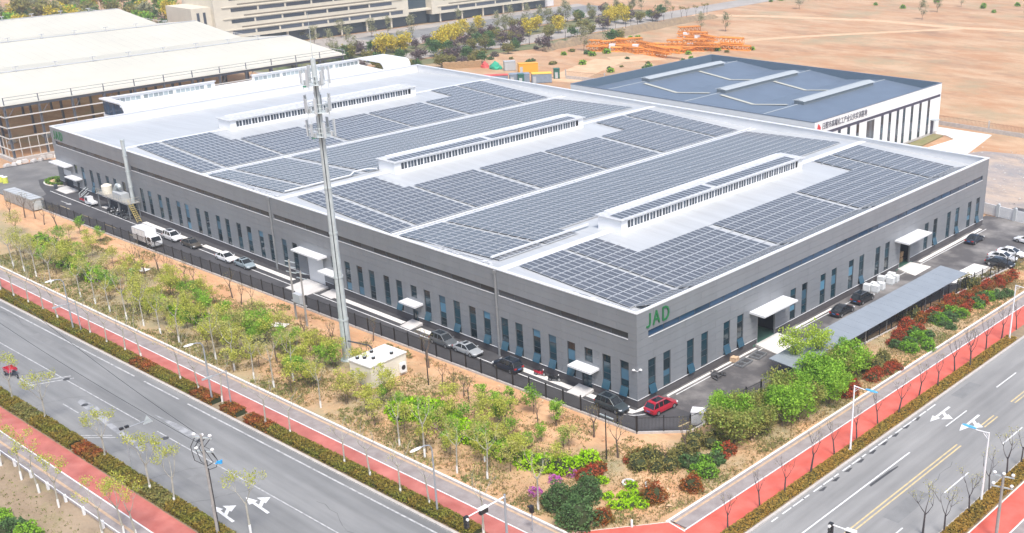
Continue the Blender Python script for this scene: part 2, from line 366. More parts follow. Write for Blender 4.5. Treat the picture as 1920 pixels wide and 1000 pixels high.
ar.prism([(5.2,56),(6.2,55.5),(6.0,57.5)], 0.011, 0.015); ar.prism([(5.5,57),(5.75,57),(6.3,61),(6.05,61)], 0.011, 0.0145)
ar.prism([(6.4,66),(6.6,66),(6.9,70),(6.7,70)], 0.011, 0.0145)
struct('lane_marking', ar, 'paint_worn')

# street markings
mw = MB(); strip_a(-33.35,-33.15,-420,-57,-0.15,-0.108,mw); strip_a(-33.35,-33.15,-54.5,-46,-0.15,-0.108,mw); strip_a(-33.35,-33.15,-44,18,-0.15,-0.108,mw)
strip_a(-39.42,-39.28,-420,-44,-0.15,-0.108,mw); strip_a(-39.42,-39.28,-40,18,-0.15,-0.108,mw)
strip_a(-37.1,-36.98,-420,-90,-0.15,-0.108,mw)
struct('road_marking', mw, 'paint_worn')
mw = MB()
for x in (-92,-80,-68,-56): strip_a(-42.95,-42.82,x,x+4.0,-0.15,-0.108,mw)
for y in (-42.6,): mw.prism([(-66,-45.5),(-65.8,-45.5),(-63.5,-40.5),(-63.7,-40.5)], -0.15,-0.107); mw.prism([(-65,-45.5),(-64.8,-45.5),(-62.5,-40.5),(-62.7,-40.5)], -0.15,-0.107)
mw.prism([(-46,-47.0),(-45.8,-47.0),(-43.0,-44.6),(-43.2,-44.6)], -0.15,-0.107); mw.prism([(-45.2,-47.0),(-45.0,-47.0),(-42.2,-44.6),(-42.4,-44.6)], -0.15,-0.107)
struct('road_marking', mw, 'paint_worn')
def arrow(mb, o, right, fwd, L=5.2, w=0.28, turn=0):
    """straight arrow with an optional side branch; o tail, fwd unit vector"""
    o = Vector(o); f = Vector(fwd); r = Vector(right)
    P = lambda a, b: tuple(o+f*a+r*b)
    mb.prism([P(0,-w/2),P(0,w/2),P(L-1.6,w/2),P(L-1.6,-w/2)], -0.15, -0.107)
    mb.prism([P(L-1.6,-0.5),P(L-1.6,0.5),P(L,0)], -0.15, -0.106)
    if turn:
        mb.prism([P(1.4,0),P(2.0,0),P(3.0,turn*0.95),P(2.4,turn*0.95)], -0.15, -0.1055)
        mb.prism([P(1.9,turn*0.8),P(3.6,turn*0.75),P(2.6,turn*1.75)], -0.15, -0.105)
am = MB(); arrow(am, (28.75,24.9), (1,0), (0.0,-1), 5.0, 0.3, 1); arrow(am, (32.45,25.2), (1,0), (0,-1), 5.2, 0.3, 1)
arrow(am, (-13.9,-42.0), (0,1), (-1,0.03), 4.6, 0.3, 1); arrow(am, (-15.2,-45.2), (0,1), (-1,0.03), 4.6, 0.3, 1)
struct('road_marking', am, 'paint_white')
mw = MB(); strip_b(30.25,30.42,-25,11.7,-0.15,-0.107,mw); strip_b(30.4,30.55,20.0,25.3,-0.15,-0.107,mw); strip_b(30.3,30.46,33.7,39.4,-0.15,-0.107,mw); strip_b(30.3,30.46,47,53,-0.15,-0.107,mw)
for y0, y1 in ((-7,-2.5),(6.3,11.8),(20.3,25.5),(33,38.5),(46,51)): strip_b(37.3,37.45,y0,y1,-0.15,-0.107,mw)
for k in range(18): strip_b(26.75,26.9,-10+k*1.9,-10+k*1.9+1.1+0.5*(k%3),-0.15,-0.108,mw)
struct('road_marking', mw, 'paint_white')
my = MB(); strip_b(33.42,33.6,-25,16.8,-0.15,-0.107,my); strip_b(33.9,34.08,-25,16.8,-0.15,-0.107,my)
for a, b in ((22.7,26.2),(31,35),(42,46)): strip_b(33.42,33.6,a,b,-0.15,-0.107,my); strip_b(33.9,34.08,a,b,-0.15,-0.107,my)
struct('road_marking', my, 'paint_yellow')
tr = MB(); tr.prism([(30.6,2.6),(30.9,2.4),(31.1,8.0),(30.95,8.1),(30.75,6.5)], -0.15, -0.1085)
for k in range(9): random.seed(k); y = -2+k*2.6; tr.prism([(27.1,y),(27.5,y+0.4),(27.35,y+1.4),(27.15,y+1.2)], -0.15, -0.109)
struct('tar_patch', tr, 'tar')
ch = MB()
ch.prism([(-55.8,-42.6),(-52,-42.3),(-46,-43.2),(-38,-43.6),(-36,-44.3),(-44,-44.0),(-51,-43.6),(-55,-43.4)], -0.15, -0.112)
ch.prism([(-44.5,-38.8),(-40.0,-38.2),(-35.0,-38.0),(-33.4,-38.3),(-36,-39.0),(-41,-38.9)], -0.15, -0.1125)
struct('dust_patch', ch, 'chalk')
def crack(mb, x, y, dx, dy, n, seed, w=0.016):
    r = random.Random(seed); p = Vector((x,y))
    for k in range(n):
        q = p+Vector((dx+r.uniform(-0.5,0.5)*abs(dy or 0.6), dy+r.uniform(-0.5,0.5)*abs(dx or 0.6))); d = (q-p).normalized(); nn = Vector((-d.y,d.x))*w*r.uniform(0.6,1.4)
        mb.face([(p.x-nn.x,p.y-nn.y,-0.1095),(q.x-nn.x,q.y-nn.y,-0.1095),(q.x+nn.x,q.y+nn.y,-0.1095),(p.x+nn.x,p.y+nn.y,-0.1095)]); p = q
cr = MB()
for i, (x, y) in enumerate(((-70,-46.5),(-58,-47.2),(-48,-46.8),(-39,-46.5),(-30,-46.6),(-22,-46.2),(-84,-47))): crack(cr, x, y, 0.35, 0.8, 6+i%3, i)
for i, (x, y) in enumerate(((-95,-37.2),(-12,-37.5))): crack(cr, x, y, 1.2, 0.05, 9, 20+i)
for i, (x, y) in enumerate(((36.2,4),(38.8,22))): crack(cr, x, y, 0.05, 1.1, 8, 40+i)
struct('road_cracks', cr, 'tar')
pt = MB(); pt.prism([(-27,-43.9),(-20.5,-43.7),(-20.5,-42.2),(-27,-42.4)], -0.15, -0.1135); pt.prism([(-82,-38.2),(-74,-37.9),(-74,-36.8),(-82,-37.1)], -0.15, -0.1135); struct('road_patch', pt, 'asphalt_patch')
pt = MB(); pt.prism([(34.8,-2),(36.6,-2),(36.7,5),(34.9,5)], -0.15, -0.1125); pt.prism([(27.4,28),(29.0,28),(29.1,33),(27.5,33)], -0.15, -0.1125); struct('road_patch', pt, 'asphalt_patch')
def manhole(x, y): return MB().cyl((x,y,-0.15),(x,y,-0.105),0.42,0.42,14)
for x, y in ((-33.9,-38.6),(-53.6,-43.1),(-63.0,-41.3),(-37.6,-40.9)): struct('manhole_cover', manhole(x, y), 'tar')
# dirt tracks and paths far off
tk = MB()
def ribbon(mb, pts, w, z):
    for k in range(len(pts)-1):
        a, b = Vector(pts[k]), Vector(pts[k+1]); n = Vector((-(b-a).y, (b-a).x)).normalized()*w
        mb.prism([tuple(a-n),tuple(b-n),tuple(b+n),tuple(a+n)], -0.19, z+0.0007*k)
ribbon(tk, [(-230,300),(-201,316),(-157.7,331),(-119.6,332),(-96,338),(-20,352)], 3.2, -0.15)
ribbon(tk, [(-185,205),(-163.5,262),(-149.6,285),(-131.9,311),(-118,331)], 2.2, -0.155)
ribbon(tk, [(-163,150),(-172,172),(-178,190),(-168,205)], 6.0, -0.16)
struct('dirt_track', tk, 'sand_pale')
mat('paver_far', (0.33,0.30,0.27), 0.9, var=0.12, scale=0.1)
fr = MB(); ribbon(fr, [(-250,100),(-240,150),(-236,180),(-234,210),(-236,250),(-238,300),(-242,420)], 7.5, -0.1)
struct('road', fr, 'paver_far')
mat('cover_green', (0.10,0.135,0.05), 0.95, col2=(0.20,0.17,0.09), scale=0.15, detail=7)
fr = MB(); fr.prism([(-258,100),(-247,104),(-243,180),(-242.5,215),(-245,300),(-262,300),(-258,240)], -0.19, -0.085); struct('planting_bed', fr, 'cover_green')
fr = MB(); fr.prism([(-232,110),(-222,112),(-219,178),(-214,198),(-216,250),(-220,300),(-227,300),(-226,250),(-225,205),(-228,170)], -0.19, -0.095); struct('planting_bed', fr, 'cover_green')
fr = MB(); fr.prism([(-300,90),(-258,100),(-262,290),(-300,300)], -0.19, -0.12)
struct('forecourt', fr, 'paver_far')
fr = MB(); fr.prism([(-262,176),(-248,178),(-250,196),(-264,194)], -0.19, -0.09)
struct('forecourt', fr, 'red_lane')
fr = MB(); fr.prism([(-290,165),(-272,168),(-274,300),(-292,300)], -0.19, -0.105)
struct('road', fr, 'asphalt')
# ------------------------------------------------------------------ main factory
mat('cladding', (0.205,0.217,0.232), 0.42, randobj=0.02, spec=0.5, world=True, streak=((0.6,0.6,0.05),0.05,0.05))
mat('cladding_far', (0.205,0.217,0.232), 0.42, island=0.02, spec=0.5, world=True, streak=((0.6,0.6,0.05),0.05,0.05))
mat('backing', (0.13,0.135,0.145), 0.7)
mat('plinth', (0.085,0.078,0.08), 0.85, var=0.1, scale=3)
mat('white_metal', (0.68,0.685,0.69), 0.5, var=0.03, scale=0.3)
mat('coping', (0.64,0.65,0.66), 0.4)
mat('roof_sheet', (0.415,0.43,0.438), 0.45, var=0.05, scale=0.35, detail=6, stretch=(0.15,1,1), streak=((0.06,1.1,1),0.07,0.05))
mat('glass_dark', (0.012,0.04,0.055), 0.06, spec=0.7, randobj=0.7)
mat('glass_band', (0.018,0.052,0.105), 0.10, spec=0.7, randobj=0.3); mat('glass_band_a', (0.055,0.057,0.062), 0.25, spec=0.4, randobj=0.4)
mat('frame_dark', (0.05,0.06,0.07), 0.5)
mat('frame_white', (0.80,0.80,0.80), 0.5)
mat('interior', (0.02,0.025,0.035), 0.9)  # near black: the shade of unlit rooms is in the colour
mat('floor_green', (0.10,0.22,0.16), 0.5)
mat('pipe_grey', (0.26,0.27,0.28), 0.4, metal=0.3)
mat('galv', (0.50,0.545,0.545), 0.5, metal=0.25, var=0.10, scale=1.2)
mat('sign_green', (0.01,0.15,0.045), 0.5)
mat('gutter', (0.48,0.49,0.50), 0.6, var=0.15, scale=1.5)
mat('pv_glass', (0.088,0.093,0.103), 0.25, spec=0.6, randobj=0.08)
mat('pv_glass_field', (0.088,0.093,0.103), 0.25, spec=0.6, island=0.08)
mat('pv_frame', (0.47,0.485,0.50), 0.5)
mat('cream', (0.46,0.42,0.33), 0.6, var=0.06, scale=2)
mat('rust', (0.28,0.17,0.11), 0.8, var=0.2, scale=3)

LB, WB, HB = 161.3, 95.6, 12.5
fac = thing('factory_building', 'long grey metal clad factory with solar covered roof and green lettering', 'factory')
WIN_A = [-152.94,-149.71,-145.89,-142.68,-138.91,-135.71,-132.0,-128.93,-124.88,-121.85,-117.96,-114.97,-111.11,-108.05,-104.21,-101.17,-97.34,-94.28,-90.59,-87.39,-83.68,-80.68,-76.76,-73.74,-63.09,-59.54,-56.4,-53.42,-49.83,-46.83,-43.43,-40.41,-37.06,-33.95,-30.69,-27.72,-24.18,-21.4,-18.08,-15.16,-11.81,-8.79,-5.73,-2.76]
HIGH_A = (-152.94,-63.09,-43.43,-8.79)     # windows that end above a small door canopy
WIN_B = [2.06,4.93,9.59,12.51,17.26,20.25,32.89,35.84,40.73,43.76,48.65,51.69,56.62,59.58,72.68,75.82,80.73,83.94,88.66,92.01]
WW, WZ0, WZ1 = 1.38, 1.1, 5.75
DOOR_A = [(-158.9,-154.9,4.3),(-153.0,-151.7,2.4),(-69.8,-65.4,4.55),(-63.0,-61.8,2.35),(-43.3,-42.1,2.35),(-9.3,-7.6,2.5)]
DOOR_B = [(24.9,29.4,4.6),(64.5,68.2,4.5)]
BAND_A = [(-24.3,-1.4),(-78.2,-25.1),(-126.9,-79.4),(-159.7,-128.1)]
BAND_B = [(2.1,93.6)]
# rows of cladding, each row a list of free intervals
ROWS = [(1.1+0.93*k, 1.1+0.93*(k+1)) for k in range(5)]+[(5.75+1.0333*k, 5.75+1.0333*(k+1)) for k in range(3)]+[(8.85,9.65)]+[(9.65+0.95*k, 9.65+0.95*(k+1)) for k in range(3)]
def free(lo, hi, cuts):
    out = [(lo, hi)]
    for a, b in cuts:
        nxt = []
        for p, q in out:
            if b <= p or a >= q: nxt.append((p, q)); continue
            if a-p > 0.15: nxt.append((p, a))
            if q-b > 0.15: nxt.append((b, q))
        out = nxt
    return out
def cuts_for(zm, wins, doors, bands, high):
    c = []
    for w in wins:
        z0 = 3.89 if w in high else WZ0
        if z0-0.01 < zm < WZ1: c.append((w, w+WW))
    for a, b, h in doors:
        if zm < h: c.append((a, b))
    if 8.85 < zm < 9.65: c += bands
    return c
def panels_for(lo, hi, wins, doors, bands, high, length, shift):
    out = []
    for r, (z0, z1) in enumerate(ROWS):
        for a, b in free(lo, hi, cuts_for((z0+z1)/2, wins, doors, bands, high)):
            x = a; off = (r%2)*length*shift
            edges = [a]; k = math.ceil((a-off)/length)*length+off
            while k < b-0.6:
                if k > a+0.6: edges.append(k)
                k += length
            edges.append(b)
            for i in range(len(edges)-1): out.append((edges[i], edges[i+1], z0, z1))
    return out
GAP = 0.013
def build_walls():
    bk = MB()                                    # wall cores behind the cladding, with real openings
    def core(lo, hi, wins, doors, bands, high, ax):
        zs = sorted({0.0, 1.1, 3.89, 2.4, 2.35, 2.5, 4.3, 4.55, 4.6, 4.5, 5.75, 8.85, 9.65, 12.35})
        for z0, z1 in zip(zs, zs[1:]):
            for a, b in free(lo, hi, cuts_for((z0+z1)/2, wins, doors, bands, high)):
                mi = 1 if z1 <= 1.1 else 0
                if ax == 'A': bk.box(a, b, 0.04 if not mi else 0.02, 0.35, z0, z1, mi)
                else: bk.box(-0.35, -0.04 if not mi else -0.02, a, b, z0, z1, mi)
    core(-LB+0.04, -0.35, WIN_A, DOOR_A, BAND_A, HIGH_A, 'A'); core(0.04, WB-0.04, WIN_B, DOOR_B, BAND_B, (), 'B')
    wall = bk.build('wall', ['backing','plinth'], fac)
    PA = panels_for(-LB, 0.0, WIN_A, DOOR_A, BAND_A, HIGH_A, 6.4, 0.5)
    PB = panels_for(0.0, WB, WIN_B, DOOR_B, BAND_B, (), 6.2, 0.5)
    PA.sort(key=lambda p: -p[0]); near = PA[:300-min(len(PB),195)]; 
    cache = {}
    def one(a, b, z0, z1, ax):
        key = (round(b-a,2), round(z1-z0,3), ax)
        if key not in cache:
            w, h = (b-a)/2-GAP, (z1-z0)/2-GAP
            m = MB(); m.box(-w, w, 0.0, 0.036, -h, h) if ax == 'A' else m.box(-0.036, 0.0, -w, w, -h, h)
            cache[key] = m.mesh('cladding_panel', 'cladding')
        obj('cladding_panel', cache[key], wall, loc=((a+b)/2, 0, (z0+z1)/2) if ax == 'A' else (0, (a+b)/2, (z0+z1)/2))
    for p in PB[:195]: one(*p, 'B')
    for p in near: one(*p, 'A')
    rest = MB()
    for a, b, z0, z1 in PA[len(near):]: rest.box(a+GAP, b-GAP, 0, 0.036, z0+GAP, z1-GAP)
    for a, b, z0, z1 in PB[195:]: rest.box(-0.036, 0, a+GAP, b-GAP, z0+GAP, z1-GAP)
    o = rest.build('cladding', 'cladding_far', fac, kind='stuff')
    # plain side and rear walls, parapet backs
    rw = MB(); rw.box(-LB, -LB+0.3, 0.36, WB-0.36, 0, 12.35); rw.box(-LB, -0.36, WB-0.3, WB, 0, 12.35)
    rw.build('rear_wall', 'cladding_far', fac)
    pi_ = MB(); pi_.box(-LB+0.36, -0.36, 0.352, 0.40, 9.9, 12.36); pi_.box(-0.40, -0.352, 0.41, WB-0.41, 9.9, 12.36); pi_.box(-LB+0.302, -LB+0.36, 0.41, WB-0.41, 9.9, 12.36); pi_.box(-LB+0.37, -0.41, WB-0.36, WB-0.302, 9.9, 12.36)
    pi_.build('parapet_lining', 'white_metal', fac)
    cp = MB(); cp.box(-LB-0.04, 0.05, -0.05, 0.44, 12.36, 12.5); cp.build('coping', 'coping', fac)
    cp = MB(); cp.box(-0.46, 0.06, 0.445, WB-0.6, 12.36, 12.502); cp.build('coping', 'coping', fac)
    cp = MB(); cp.box(-LB-0.05, 0.06, WB-0.595, WB+0.05, 12.36, 12.501); cp.build('coping', 'coping', fac)
    cp = MB(); cp.box(-LB-0.05, -LB+0.44, 0.445, WB-0.6, 12.36, 12.503); cp.build('coping', 'coping', fac)
    sl = MB()
    for a, b in free(-LB, 0.0, [(d[0],d[1]) for d in DOOR_A]): sl.box(a, b, -0.07, -0.002, 1.04, 1.1)
    for a, b in free(0.0, WB, [(d[0],d[1]) for d in DOOR_B]): sl.box(0.002, 0.07, a, b, 1.04, 1.1)
    for a, b in BAND_A: sl.box(a, b, -0.06, -0.002, 8.77, 8.86)
    for a, b in BAND_B: sl.box(0.002, 0.08, a, b, 8.77, 8.86)
    sl.build('sill', 'coping', fac)
build_walls()
# tall windows: frame with transoms > panes, some with a sash hung open at the bottom
def window_mesh(h, ax):
    f = MB(); w = WW/2; t = 0.055
    tr = [0, h]+([1.3, h*0.46, h-1.05] if h > 3 else [h*0.5])
    def bx(a0, a1, z0, z1):
        if ax == 'A': f.box(a0, a1, 0.12, 0.20, z0, z1)
        else: f.box(-0.20, -0.12, a0, a1, z0, z1)
    bx(-w, -w+t, 0, h); bx(w-t, w, 0, h)
    for z in tr:
        z0 = min(max(z-t/2, 0), h-t); bx(-w+t, w-t, z0, z0+t)
    return f.mesh('window', 'frame_dark')
def pane_mesh(z0, z1, ax):
    p = MB(); w = WW/2-0.057
    p.box(-w, w, 0.15, 0.17, z0, z1) if ax == 'A' else p.box(-0.17, -0.15, -w, w, z0, z1)
    return p.mesh('pane', 'glass_dark')
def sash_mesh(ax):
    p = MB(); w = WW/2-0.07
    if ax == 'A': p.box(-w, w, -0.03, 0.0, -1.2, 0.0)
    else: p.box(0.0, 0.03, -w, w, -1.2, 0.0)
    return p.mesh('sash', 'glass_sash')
mat('glass_sash', (0.03,0.085,0.13), 0.10, spec=0.7)  # bluer than the fixed panes: sky reflection put into the colour
mat('pane_reflection', (0.06,0.15,0.22), 0.3, randobj=0.6)  # light blue reflections put into the colour of random panes
def build_windows():
    cache = {}; rw = random.Random(9)
    OPEN_A = {-40.41,-46.83,-33.95,-24.18,-21.4,-18.08,-15.16,-11.81,-5.73,-2.76,-145.89,-142.68,-27.72}
    OPEN_B = {2.06,9.59,17.26,20.25,51.69,75.82,83.94,92.01}
    for ax, wins, high, op in (('A', WIN_A, HIGH_A, OPEN_A), ('B', WIN_B, (), OPEN_B)):
        for w in wins:
            z0 = 3.89 if w in high else WZ0; h = WZ1-z0
            k = (ax, round(h,2))
            if k not in cache:
                zs = [0.05, h*0.5-0.03, h*0.5+0.03, h-0.05] if h < 3 else [0.05, 1.27, 1.33, h*0.46-0.03, h*0.46+0.03, h-1.08, h-1.02, h-0.05]
                cache[k] = (window_mesh(h, ax), [pane_mesh(zs[2*i], zs[2*i+1], ax) for i in range(len(zs)//2)])
            loc = (w+WW/2, 0, z0) if ax == 'A' else (0, w+WW/2, z0)
            o = obj('window', cache[k][0], fac, loc=loc)
            for i, pm in enumerate(cache[k][1]):
                o2 = obj('pane', pm, o)
                if rw.random() < 0.09: o2.material_slots[0].link = 'OBJECT'; o2.material_slots[0].material = M['pane_reflection']
            if w in op:
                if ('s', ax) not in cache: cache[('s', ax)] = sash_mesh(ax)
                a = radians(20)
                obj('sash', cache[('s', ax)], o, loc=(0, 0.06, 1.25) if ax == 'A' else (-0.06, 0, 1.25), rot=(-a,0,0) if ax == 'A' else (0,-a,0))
    # near-black sheets behind the glass: shade of the rooms put into colour
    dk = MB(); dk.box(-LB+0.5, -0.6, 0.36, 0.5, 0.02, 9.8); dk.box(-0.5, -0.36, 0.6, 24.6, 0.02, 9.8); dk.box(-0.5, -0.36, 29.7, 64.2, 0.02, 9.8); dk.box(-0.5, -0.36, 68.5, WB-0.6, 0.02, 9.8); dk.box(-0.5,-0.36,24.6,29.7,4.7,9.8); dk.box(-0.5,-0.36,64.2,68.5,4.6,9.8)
    dk.build('room_shade', 'interior', fac)
    bc = {}
    for ax, bands in (('A', BAND_A), ('B', BAND_B)):
        fr = MB()
        for a, b in bands:
            n = max(1, round((b-a)/3.0)); s = (b-a)/n
            for i in range(n):
                w = round(s-0.08, 3); k = (ax, w)
                if k not in bc:
                    m = MB(); m.box(-w/2, w/2, 0.16, 0.18, 8.87, 9.63) if ax == 'A' else m.box(-0.18, -0.16, -w/2, w/2, 8.87, 9.63)
                    bc[k] = m.mesh('band_pane', 'glass_band' if ax == 'B' else 'glass_band_a')
                c = a+s*(i+0.5); obj('band_pane', bc[k], fac, loc=(c,0,0) if ax == 'A' else (0,c,0))
                e = a+s*i
                if i: fr.box(e-0.04, e+0.04, 0.12, 0.2, 8.86, 9.64) if ax == 'A' else fr.box(-0.2, -0.12, e-0.04, e+0.04, 8.86, 9.64)
        fr.build('band_mullions', 'frame_dark', fac)
build_windows()
# canopies and doors
def canopy(a, b, z, depth, ax):
    m = MB(); c = (b-a)
    prof = [(0,z-0.28),(0,z),(depth,z-0.06),(depth,z-0.30),(depth-0.15,z-0.34)]
    if ax == 'A': m.rings([[(a,-0.002-p,q) for p,q in prof],[(b,-0.002-p,q) for p,q in prof]])
    else: m.rings([[(0.002+p,a,q) for p,q in prof],[(0.002+p,b,q) for p,q in prof]][::-1])
    m.build('canopy', 'white_metal', fac)
for a, b, z, dp in ((-160.9,-153.6,5.45,1.7),(-154.9,-150.0,3.25,1.5),(-71.5,-64.1,5.55,1.7),(-64.8,-60.2,3.42,1.6),(-44.4,-40.8,3.48,1.6),(-10.2,-6.3,3.55,1.7)): canopy(a, b, z, dp, 'A')
canopy(23.0, 31.0, 5.55, 2.5, 'B'); canopy(62.6, 70.3, 5.5, 2.5, 'B')
def doors():
    r = MB(); r.box(-69.8,-65.4,0.10,0.16,0.3,4.5)
    for k in range(14): r.box(-69.8,-65.4,0.085,0.10,0.35+k*0.3,0.35+k*0.3+0.27)
    d = r.build('roller_door', 'white_metal', fac)
    r = MB(); r.box(-158.8,-155.0,0.10,0.16,2.6,4.25)
    for k in range(5): r.box(-158.8,-155.0,0.085,0.10,2.65+k*0.3,2.65+k*0.3+0.27)
    r.build('roller_door', 'white_metal', fac)
    for a, b, h in ((-153.0,-151.7,2.4),(-63.0,-61.8,2.35),(-43.3,-42.1,2.35),(-9.3,-7.6,2.5)):
        f = MB(); f.box(a, a+0.08, 0.1, 0.2, 0.3, h); f.box(b-0.08, b, 0.1, 0.2, 0.3, h); f.box(a+0.08, b-0.08, 0.1, 0.2, h-0.08, h); f.box((a+b)/2-0.04,(a+b)/2+0.04,0.1,0.2,0.3,h-0.08)
        o = f.build('door', 'frame_dark', fac)
        p = MB(); p.box(a+0.09, (a+b)/2-0.05, 0.14, 0.16, 0.32, h-0.1); p.build('pane', 'glass_dark', o)
        p = MB(); p.box((a+b)/2+0.05, b-0.09, 0.14, 0.16, 0.32, h-0.1); p.build('pane', 'glass_dark', o)
    # interior bays behind the two open doors on the short side
    for a, b, h in DOOR_B:
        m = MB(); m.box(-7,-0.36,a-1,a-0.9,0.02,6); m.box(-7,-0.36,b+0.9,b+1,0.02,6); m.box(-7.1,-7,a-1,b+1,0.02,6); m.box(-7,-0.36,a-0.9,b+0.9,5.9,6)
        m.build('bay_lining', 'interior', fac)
        m = MB(); m.box(-6.9,0.0,a-0.85,b+0.85,0.02,0.25); m.build('bay_floor', 'floor_green', fac)
        m = MB(); m.box(-0.30,-0.02,a-0.001,a+0.16,0.25,h); m.box(-0.30,-0.02,b-0.16,b+0.001,0.25,h); m.box(-0.30,-0.02,a+0.16,b-0.16,h-0.16,h-0.001); m.build('door_frame', 'pipe_grey', fac)
doors()
dp = MB()
for x in (-24.7,-78.9):
    dp = MB(); dp.cyl((x,-0.14,0.0),(x,-0.14,12.2),0.16,0.16,10); dp.box(x-0.22,x+0.22,-0.32,-0.03,11.9,12.3)
    for z in (2,4.5,7,9.8): dp.cyl((x,-0.14,z),(x,-0.14,z+0.12),0.2,0.2,10)
    dp.build('downpipe', 'pipe_grey', fac)
def lettering(loc, rot, parent, size=2.15):
    # JAD in strokes: raised letters with depth
    w = 0.24
    def stroke(mb, pts, cx=0):
        for k in range(len(pts)-1):
            a, b = Vector(pts[k]), Vector(pts[k+1]); t = (b-a).normalized(); n = Vector((-t.y,t.x))*w/2; a = a-t*0.04; b = b+t*0.04
            q = [a-n,b-n,b+n,a+n]; i = len(mb.v)
            d0, d1 = 0.02+0.001*k, 0.10+0.001*k
            mb.v += [(p.x,p.y,d0) for p in q]+[(p.x,p.y,d1) for p in q]
            for fc in ((3,2,1,0),(4,5,6,7),(0,1,5,4),(1,2,6,5),(2,3,7,6),(3,0,4,7)): mb.f.append(tuple(i+z for z in fc)); mb.m.append(0)
    H = 1.62
    J = [(0.62,H),(0.62,0.45),(0.56,0.2),(0.40,0.04),(0.18,0.0),(0.0,0.06)]
    A1 = [(0.0,0.0),(0.55,H),(1.1,0.0)]; A2 = [(0.24,0.55),(0.86,0.55)]
    Dd = [(0.0,0.0),(0.0,H),(0.5,H),(0.85,H*0.88),(1.02,H*0.66),(1.05,H*0.45),(0.92,H*0.2),(0.6,0.03),(0.0,0.0)]
    for ch, off in (((J,),0.0),((A1,A2),1.25),((Dd,),3.05)):
        m = MB()
        for s in ch: stroke(m, [(p[0]+off, p[1]) for p in s])
        m.build('sign_letter', 'sign_green', parent, loc=loc, rot=rot)
sg = thing('wall_sign', 'green letters JAD on the short wall by the near corner', 'sign', (0.02,1.75,10.2)); lettering((0,0,0), (pi/2,0,pi/2), sg)
sg = thing('wall_sign', 'green letters JAD at the far end of the long wall', 'sign', (-159.9,-0.02,10.15)); lettering((0,0,0), (pi/2,0,0), sg)

# ------------------------------------------------------------------ roof: three gables, ridge monitors, solar arrays
RIDGE, VALLEY = 11.8, 10.55
SEG = [(-0.4,VALLEY),(-25.4,RIDGE),(-51.35,VALLEY),(-78.4,RIDGE),(-106.4,VALLEY),(-132.6,RIDGE),(-LB+0.36,VALLEY)]
def roof_z(x):
    for (a,za),(b,zb) in zip(SEG, SEG[1:]):
        if b <= x <= a: return za+(zb-za)*(a-x)/(a-b)
    return VALLEY
rf0, rf1 = 0.402, WB-0.362
for (a,za),(b,zb) in zip(SEG, SEG[1:]):
    m = MB(); n = 16; s = (rf1-rf0)/n
    m.face([(b,rf0,zb),(a,rf0,za),(a,rf1,za),(b,rf1,zb)])
    sl = m.build('roof_slope', 'roof_sheet', fac)
    sm = MB()                                     # lap joints of the long sheets
    for k in range(1, 7):
        y = rf0+(rf1-rf0)*k/7; sm.face([(b,y-0.03,zb+0.015),(a,y-0.03,za+0.015),(a,y+0.03,za+0.015),(b,y+0.03,zb+0.015)])
    sm.build('sheet_laps', 'gutter', sl)
for x in (-25.4,-78.4,-132.6):
    m = MB(); m.rings([[(x-0.75,rf0,RIDGE+0.0),(x,rf0,RIDGE+0.10),(x+0.75,rf0,RIDGE+0.0)],[(x-0.75,rf1,RIDGE+0.0),(x,rf1,RIDGE+0.10),(x+0.75,rf1,RIDGE+0.0)]])
    m.build('ridge_cap', 'coping', fac)
for x in (-51.35,-106.4):
    m = MB(); m.box(x-0.75,x-0.35,rf0,rf1,VALLEY+0.04,VALLEY+0.14); m.box(x+0.35,x+0.75,rf0,rf1,VALLEY+0.04,VALLEY+0.14)
    o = m.build('valley_gutter', 'coping', fac)
    m = MB()
    for k in range(46): y = rf0+1+k*2.05; m.box(x-0.34,x+0.34,y,y+0.12,VALLEY+0.05,VALLEY+0.12)
    m.build('gutter_straps', 'gutter', o)
# monitors along the ridges
def monitor(xc, panels):
    x0, x1, y0, y1 = xc-2.25, xc+2.35, 23.0, 70.4
    zb = RIDGE-0.35; zt = 13.75
    m = MB(); m.box(x0, x0+0.1, y0, y1, zb, zt); m.box(x0+0.1, x1, y0, y0+0.12, zb, zt); m.box(x0+0.1, x1, y1-0.12, y1, zb, zt)
    m.box(x1-0.12, x1, y0+0.12, y1-0.12, zb, 12.35); m.box(x1-0.12, x1, y0+0.12, y1-0.12, 13.5, zt)
    m.box(x1-0.12, x1, y0+0.12, y0+1.4, 12.35, 13.5); m.box(x1-0.12, x1, y1-1.4, y1-0.12, 12.35, 13.5)
    o = m.build('roof_monitor', 'frame_white', fac)
    t = MB(); t.box(x0-0.3, x1+0.35, y0-0.35, y1+0.35, zt, zt+0.16)
    t.build('monitor_roof', 'gutter', o)
    t = MB(); t.box(x0-0.25, x0+0.55, y0+1.6, y1-1.0, zt+0.17, zt+0.30); t.build('walkway', 'coping', o)
    k = MB(); k.box(x1-0.6, x1-0.5, y0+1.4, y1-1.4, 12.3, 13.55); k.build('room_shade', 'interior', o)  # near-black sheet, painted shade behind the monitor panes
    y = y0+1.45; i = 0; pat = (2,3,2,2,2,3,2,2); pm = {}
    fr = MB()
    while y < y1-2.6:
        n = pat[i%8]; i += 1
        for j in range(n):
            w = 0.56
            if 'p' not in pm: q = MB(); q.box(x1-0.08, x1-0.05, -w/2, w/2, 12.38, 13.46); pm['p'] = q.mesh('pane', 'glass_mon')
            obj('pane', pm['p'], o, loc=(0, y+w/2, 0)); fr.box(x1-0.11, x1+0.01, y+w, y+w+0.10+(0.13 if j == n-1 else 0), 12.351, 13.499); y += w+0.10
        y += 0.13
    fr.build('mullions', 'frame_white', o)
    return o
mat('glass_mon', (0.06,0.075,0.095), 0.12, spec=0.7, randobj=0.45)
monitor(-25.4, True); monitor(-78.4, True); monitor(-132.6, False)
